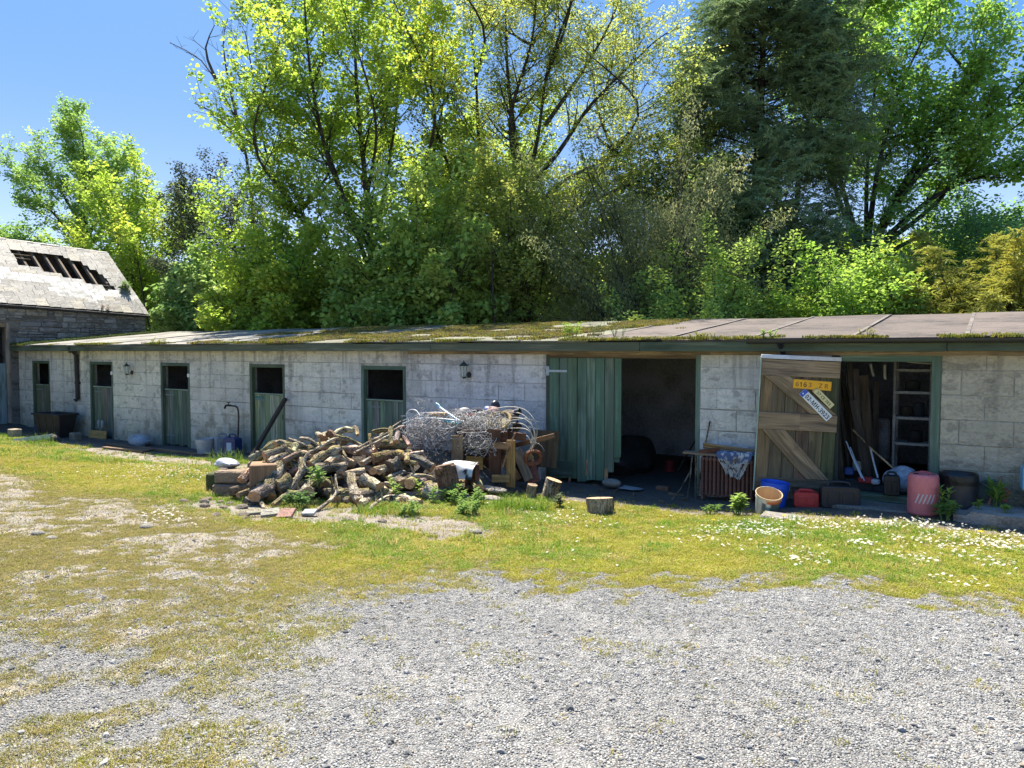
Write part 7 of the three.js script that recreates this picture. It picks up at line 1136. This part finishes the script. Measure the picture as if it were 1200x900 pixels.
  // small junk on top
  const lump = (name, label, cat, p, s, t, seed, m = MAT.grime) => { const g = jitter(new THREE.IcosahedronGeometry(1, 3).deleteAttribute('uv'), 0.28, seed, 2.2); g.scale(...s); single(name, label, cat, tinted(g, t), m, null, p); };
  lump('white_rag', 'white rag on top of the wire heap', 'rag', [-7.45, 1.17, 0.85], [0.11, 0.07, 0.1], [0.55, 0.52, 0.45], 1401, MAT.cloth); lump('dark_rag', 'navy rag on top of the wire heap', 'rag', [-7.2, 1.19, 0.8], [0.14, 0.06, 0.1], [0.03, 0.035, 0.06], 1402, MAT.cloth); lump('red_rag', 'dark red rag beneath the white rag', 'rag', [-7.3, 1.1, 0.9], [0.16, 0.06, 0.12], [0.17, 0.05, 0.035], 1403, MAT.cloth); lump('blue_bag', 'blue-white crumpled bag on the wire heap', 'bag', [-7.03, 1.2, 0.75], [0.09, 0.08, 0.08], [0.35, 0.40, 0.6], 1404, MAT.grimeGloss); lump('black_bag', 'black tattered bag behind the pink box', 'bag', [-6.93, 1.28, 0.7], [0.08, 0.09, 0.08], [0.03, 0.03, 0.04], 1405, MAT.grimeGloss); lump('brown_pot', 'dented pinkish-brown pot on the wire heap', 'pot', [-6.86, 1.17, 0.85], [0.11, 0.11, 0.1], [0.28, 0.17, 0.15], 1406); lump('white_ball', 'pale blue-white float on the front of the wire heap', 'ball', [-7.12, 1.03, 1.0], [0.085, 0.085, 0.085], [0.5, 0.55, 0.68], 1407); lump('brown_sack', 'brown sacking under the wire hoops', 'sack', [-6.6, 1.15, 0.8], [0.2, 0.09, 0.12], [0.16, 0.13, 0.09], 1408, MAT.cloth);
  { const t = thing('vacuum_hose', 'maroon tube with a black end lying on the heap top', 'tube', [0, 0, 0]); part(t, 'tube', tube(curve([[-6.72, 1.13, 0.85], [-6.6, 1.16, 0.83], [-6.46, 1.2, 0.8]], 8), 0.045, 10, { tint: [0.2, 0.06, 0.06] }), MAT.plastic); part(t, 'black_end', tube([[-6.46, 1.2, 0.8], [-6.38, 1.22, 0.79]], 0.055, 10, { tint: [0.015, 0.015, 0.015] }), MAT.plastic); }
  { const t = thing('wicker_tray', 'round ochre tray tipped up on the wire heap', 'tray', [-6.55, 1.08, 1.15]); t.rotation.set(0.75, 0, -0.1); part(t, 'rim', tinted(new THREE.TorusGeometry(0.19, 0.03, 8, 30).toNonIndexed().deleteAttribute('uv').rotateX(Math.PI / 2), [0.34, 0.24, 0.09]), MAT.grime); part(t, 'base', tinted(new THREE.CylinderGeometry(0.18, 0.17, 0.02, 26).toNonIndexed().deleteAttribute('uv').translate(0, -0.02, 0), [0.24, 0.2, 0.11]), MAT.grime); }
  // offcuts stuffed in and behind the frame
  const scrap = [['brown plank end jutting out behind the dark timber rails', [1.0, 0.75, 0.6]], ['grey lath standing in the wire netting', [1.6, 1.5, 1.4]], ['reddish batten lying across the scrap heap', [1.1, 0.6, 0.45]], ['dark board end under the ochre tray', [0.5, 0.42, 0.38]], ['pale splintered lath on the scrap heap', [2.1, 1.9, 1.5]], ['short brown batten in front of the dark rails', [0.9, 0.7, 0.55]], ['ochre lath poking up behind the red rag', [1.9, 1.5, 0.8]], ['thin grey slat sloping to the ground from the netting', [1.5, 1.4, 1.3]], ['dark plank standing behind the timber rack', [0.55, 0.5, 0.45]], ['broken brown board beneath the wire hoops', [0.85, 0.62, 0.5]], ['pinkish lath lying on the wire hoops', [1.8, 1.3, 1.05]], ['weathered grey board end beside the rust ring', [1.3, 1.25, 1.2]]];
  scrap.forEach(([l, t], i) => board(i % 2 ? 'wood_offcut' : 'scrap_board', l, [-7.3 + (i % 6) * 0.23 + r() * 0.1, 0.35 + r() * 0.55, 0.75 + r() * 0.5], 0.35 + r() * 0.5, 0.06 + r() * 0.1, 0.03, t, [(r() - 0.5) * 0.8, (r() - 0.5) * 0.8, (r() - 0.5) * 2.2]));
  // wire netting: loose tangled strands over and in front of the frame
  const strands = (n, seed, c, R, rad, tint, loop) => { // open coils and long bent strands
    const q = rng(seed), out = [], rv = () => V(q() - 0.5, q() - 0.5, q() - 0.5).normalize();
    for (let i = 0; i < n; i++) {
      const a = q() * 6.283, b = Math.acos(2 * q() - 1), e = Math.cbrt(q()) * 0.82, o = V(c[0] + R[0] * e * Math.sin(b) * Math.cos(a), c[1] + R[1] * e * Math.cos(b), c[2] + R[2] * e * Math.sin(b) * Math.sin(a)), u = rv(), v = rv().addScaledVector(u, -0.2), w = rv(); v.addScaledVector(u, -v.dot(u)).normalize();
      const r0 = loop * (0.35 + q() * 1.25), r1 = r0 * (0.6 + q() * 1.2), sweep = 1.6 + q() * q() * 9, m = 9 + (sweep * 2 | 0), dr = (0.2 + q() * 0.8) * loop * 3, pts = [];
      for (let k = 0; k <= m; k++) { const t = k / m, g = t * sweep, r = mix(r0, r1, t); const p = o.clone().addScaledVector(u, Math.cos(g) * r).addScaledVector(v, Math.sin(g) * r).addScaledVector(w, (t - 0.5) * dr); p.y = c[1] + clamp(p.y - c[1], -R[1] * 1.05, R[1] * 1.12); pts.push(p.add(rv().multiplyScalar(loop * 0.08))); }
      const l = 0.7 + q() * 0.5; out.push(tube(new THREE.CatmullRomCurve3(pts).getPoints(m * 2), rad * (0.7 + q() * 0.5), 4, { caps: false, tint: tint.map((x) => x * l) }));
    }
    return out;
  };
  const net = thing('wire_netting', 'large tangled heap of grey wire netting leaning on the wall', 'wire netting', [0, 0, 0]);
  part(net, 'wire_mesh', [...strands(420, 1501, [-7.65, 0.80, 1.55], [0.55, 0.42, 0.3], 0.0042, [0.5, 0.5, 0.5], 0.08), ...strands(330, 1502, [-7.1, 1.04, 1.2], [0.95, 0.16, 0.4], 0.0044, [0.58, 0.58, 0.56], 0.1)], MAT.grime); part(net, 'loose_wire', strands(90, 1503, [-6.75, 0.74, 1.5], [0.45, 0.16, 0.08], 0.0042, [0.55, 0.54, 0.5], 0.1), MAT.grime); part(net, 'stray_wire', strands(16, 1504, [-8.1, 1.15, 1.3], [0.3, 0.2, 0.3], 0.003, [0.5, 0.5, 0.5], 0.12), MAT.grime);
  // pipes and cords lying in it
  const rod = (l, pts, rad, t, cat = 'pipe', name = 'plastic_pipe') => single(name, l, cat, tube(curve(pts, 16), rad, 7, { tint: t }), MAT.plastic);
  rod('long pale pipe bowed across the front of the wire netting', [[-8.25, 0.98, 1.5], [-7.9, 1.08, 1.5], [-7.5, 1.1, 1.48], [-7.05, 1.07, 1.4]], 0.012, [0.52, 0.55, 0.55]); rod('pale blue pipe slanting down over the wire netting', [[-7.72, 1.27, 1.2], [-7.5, 1.2, 1.3], [-7.12, 1.07, 1.42]], 0.02, [0.42, 0.55, 0.66]); rod('turquoise pipe end beside the pale blue pipe', [[-7.42, 1.08, 1.45], [-7.25, 1.05, 1.45], [-7.1, 1.04, 1.44]], 0.022, [0.08, 0.40, 0.42]); rod('light blue cord end sticking up from the netting', [[-7.78, 1.32, 1.2], [-7.7, 1.29, 1.22], [-7.66, 1.24, 1.25]], 0.016, [0.2, 0.5, 0.65], 'cord', 'blue_rope'); rod('white looped cable at the pole ends', [[-8.2, 1.02, 1.4], [-8.28, 1.12, 1.38], [-8.22, 1.2, 1.36], [-8.08, 1.2, 1.36], [-7.95, 1.12, 1.4], [-7.85, 1.18, 1.4]], 0.009, [0.6, 0.6, 0.58], 'cable', 'white_cable'); rod('white bent cable end drooping over the timber frame', [[-7.1, 1.08, 1.45], [-7.14, 1.0, 1.5], [-7.25, 0.96, 1.52], [-7.45, 0.94, 1.54]], 0.011, [0.6, 0.6, 0.58], 'cable', 'white_cable'); rod('thin grey pipe lying behind the pale pipe', [[-8.1, 1.14, 1.3], [-7.6, 1.18, 1.3], [-7.2, 1.12, 1.3]], 0.011, [0.4, 0.4, 0.42]);
  board('pale_stick', 'pale slat lying on the wire netting', [-7.6, 1.16, 1.38], 0.34, 0.05, 0.03, [2.2, 2.0, 1.6], [0.3, 0.1, 0.05]);
  // hoops of heavy wire: half a cage standing on its side
  const hoop = thing('wire_cage', 'collapsed cage of heavy pale wire hoops curving down to the ground', 'wire cage', [0, 0, 0]);
  for (let i = 0; i < 6; i++) { const dz = (i % 2) * 0.06; part(hoop, 'hoop', tube(curve([[-6.95 + i * 0.05, 1.20 - i * 0.075, 1.12], [-6.5 + i * 0.02, 1.30 - i * 0.085, 0.98], [-6.16 + i * 0.015, 1.27 - i * 0.08, 1.0 + dz], [-5.97 - i * 0.004, 1.12 - i * 0.075, 1.02 + dz], [-5.93 - i * 0.02, 0.94 - i * 0.06, 1.0 + dz], [-6.04 - i * 0.025, 0.66 - i * 0.025, 0.95], [-6.2 - i * 0.02, 0.56, 0.92]], 26), 0.0078, 5, { tint: [0.6, 0.6, 0.54] }), MAT.grime); }
  for (const [a, b] of [[1, 0], [2, 0], [4, 0]]) part(hoop, 'tie_wire', tube(curve([[-6.05 + a * 0.015, 1.26 - a * 0.12, 1.12], [-6.02, 1.2 - a * 0.12, 0.85], [-6.08, 1.14 - a * 0.1, 0.66]], 8), 0.005, 5, { tint: [0.5, 0.5, 0.46] }), MAT.grime);
  part(hoop, 'rim_wire', tube(curve([[-6.9, 1.08, 1.3], [-6.6, 0.98, 1.36], [-6.4, 1.0, 1.36], [-6.28, 1.1, 1.3], [-6.0, 1.16, 1.2]], 16), 0.007, 5, { tint: [0.5, 0.5, 0.46] }), MAT.grime); part(hoop, 'stray_wire', tube(curve([[-5.95, 0.8, 1.1], [-5.8, 0.74, 1.1], [-5.74, 0.66, 1.1]], 8), 0.004, 5, { tint: [0.55, 0.55, 0.5] }), MAT.grime);
}
renderer.render(scene, camera);
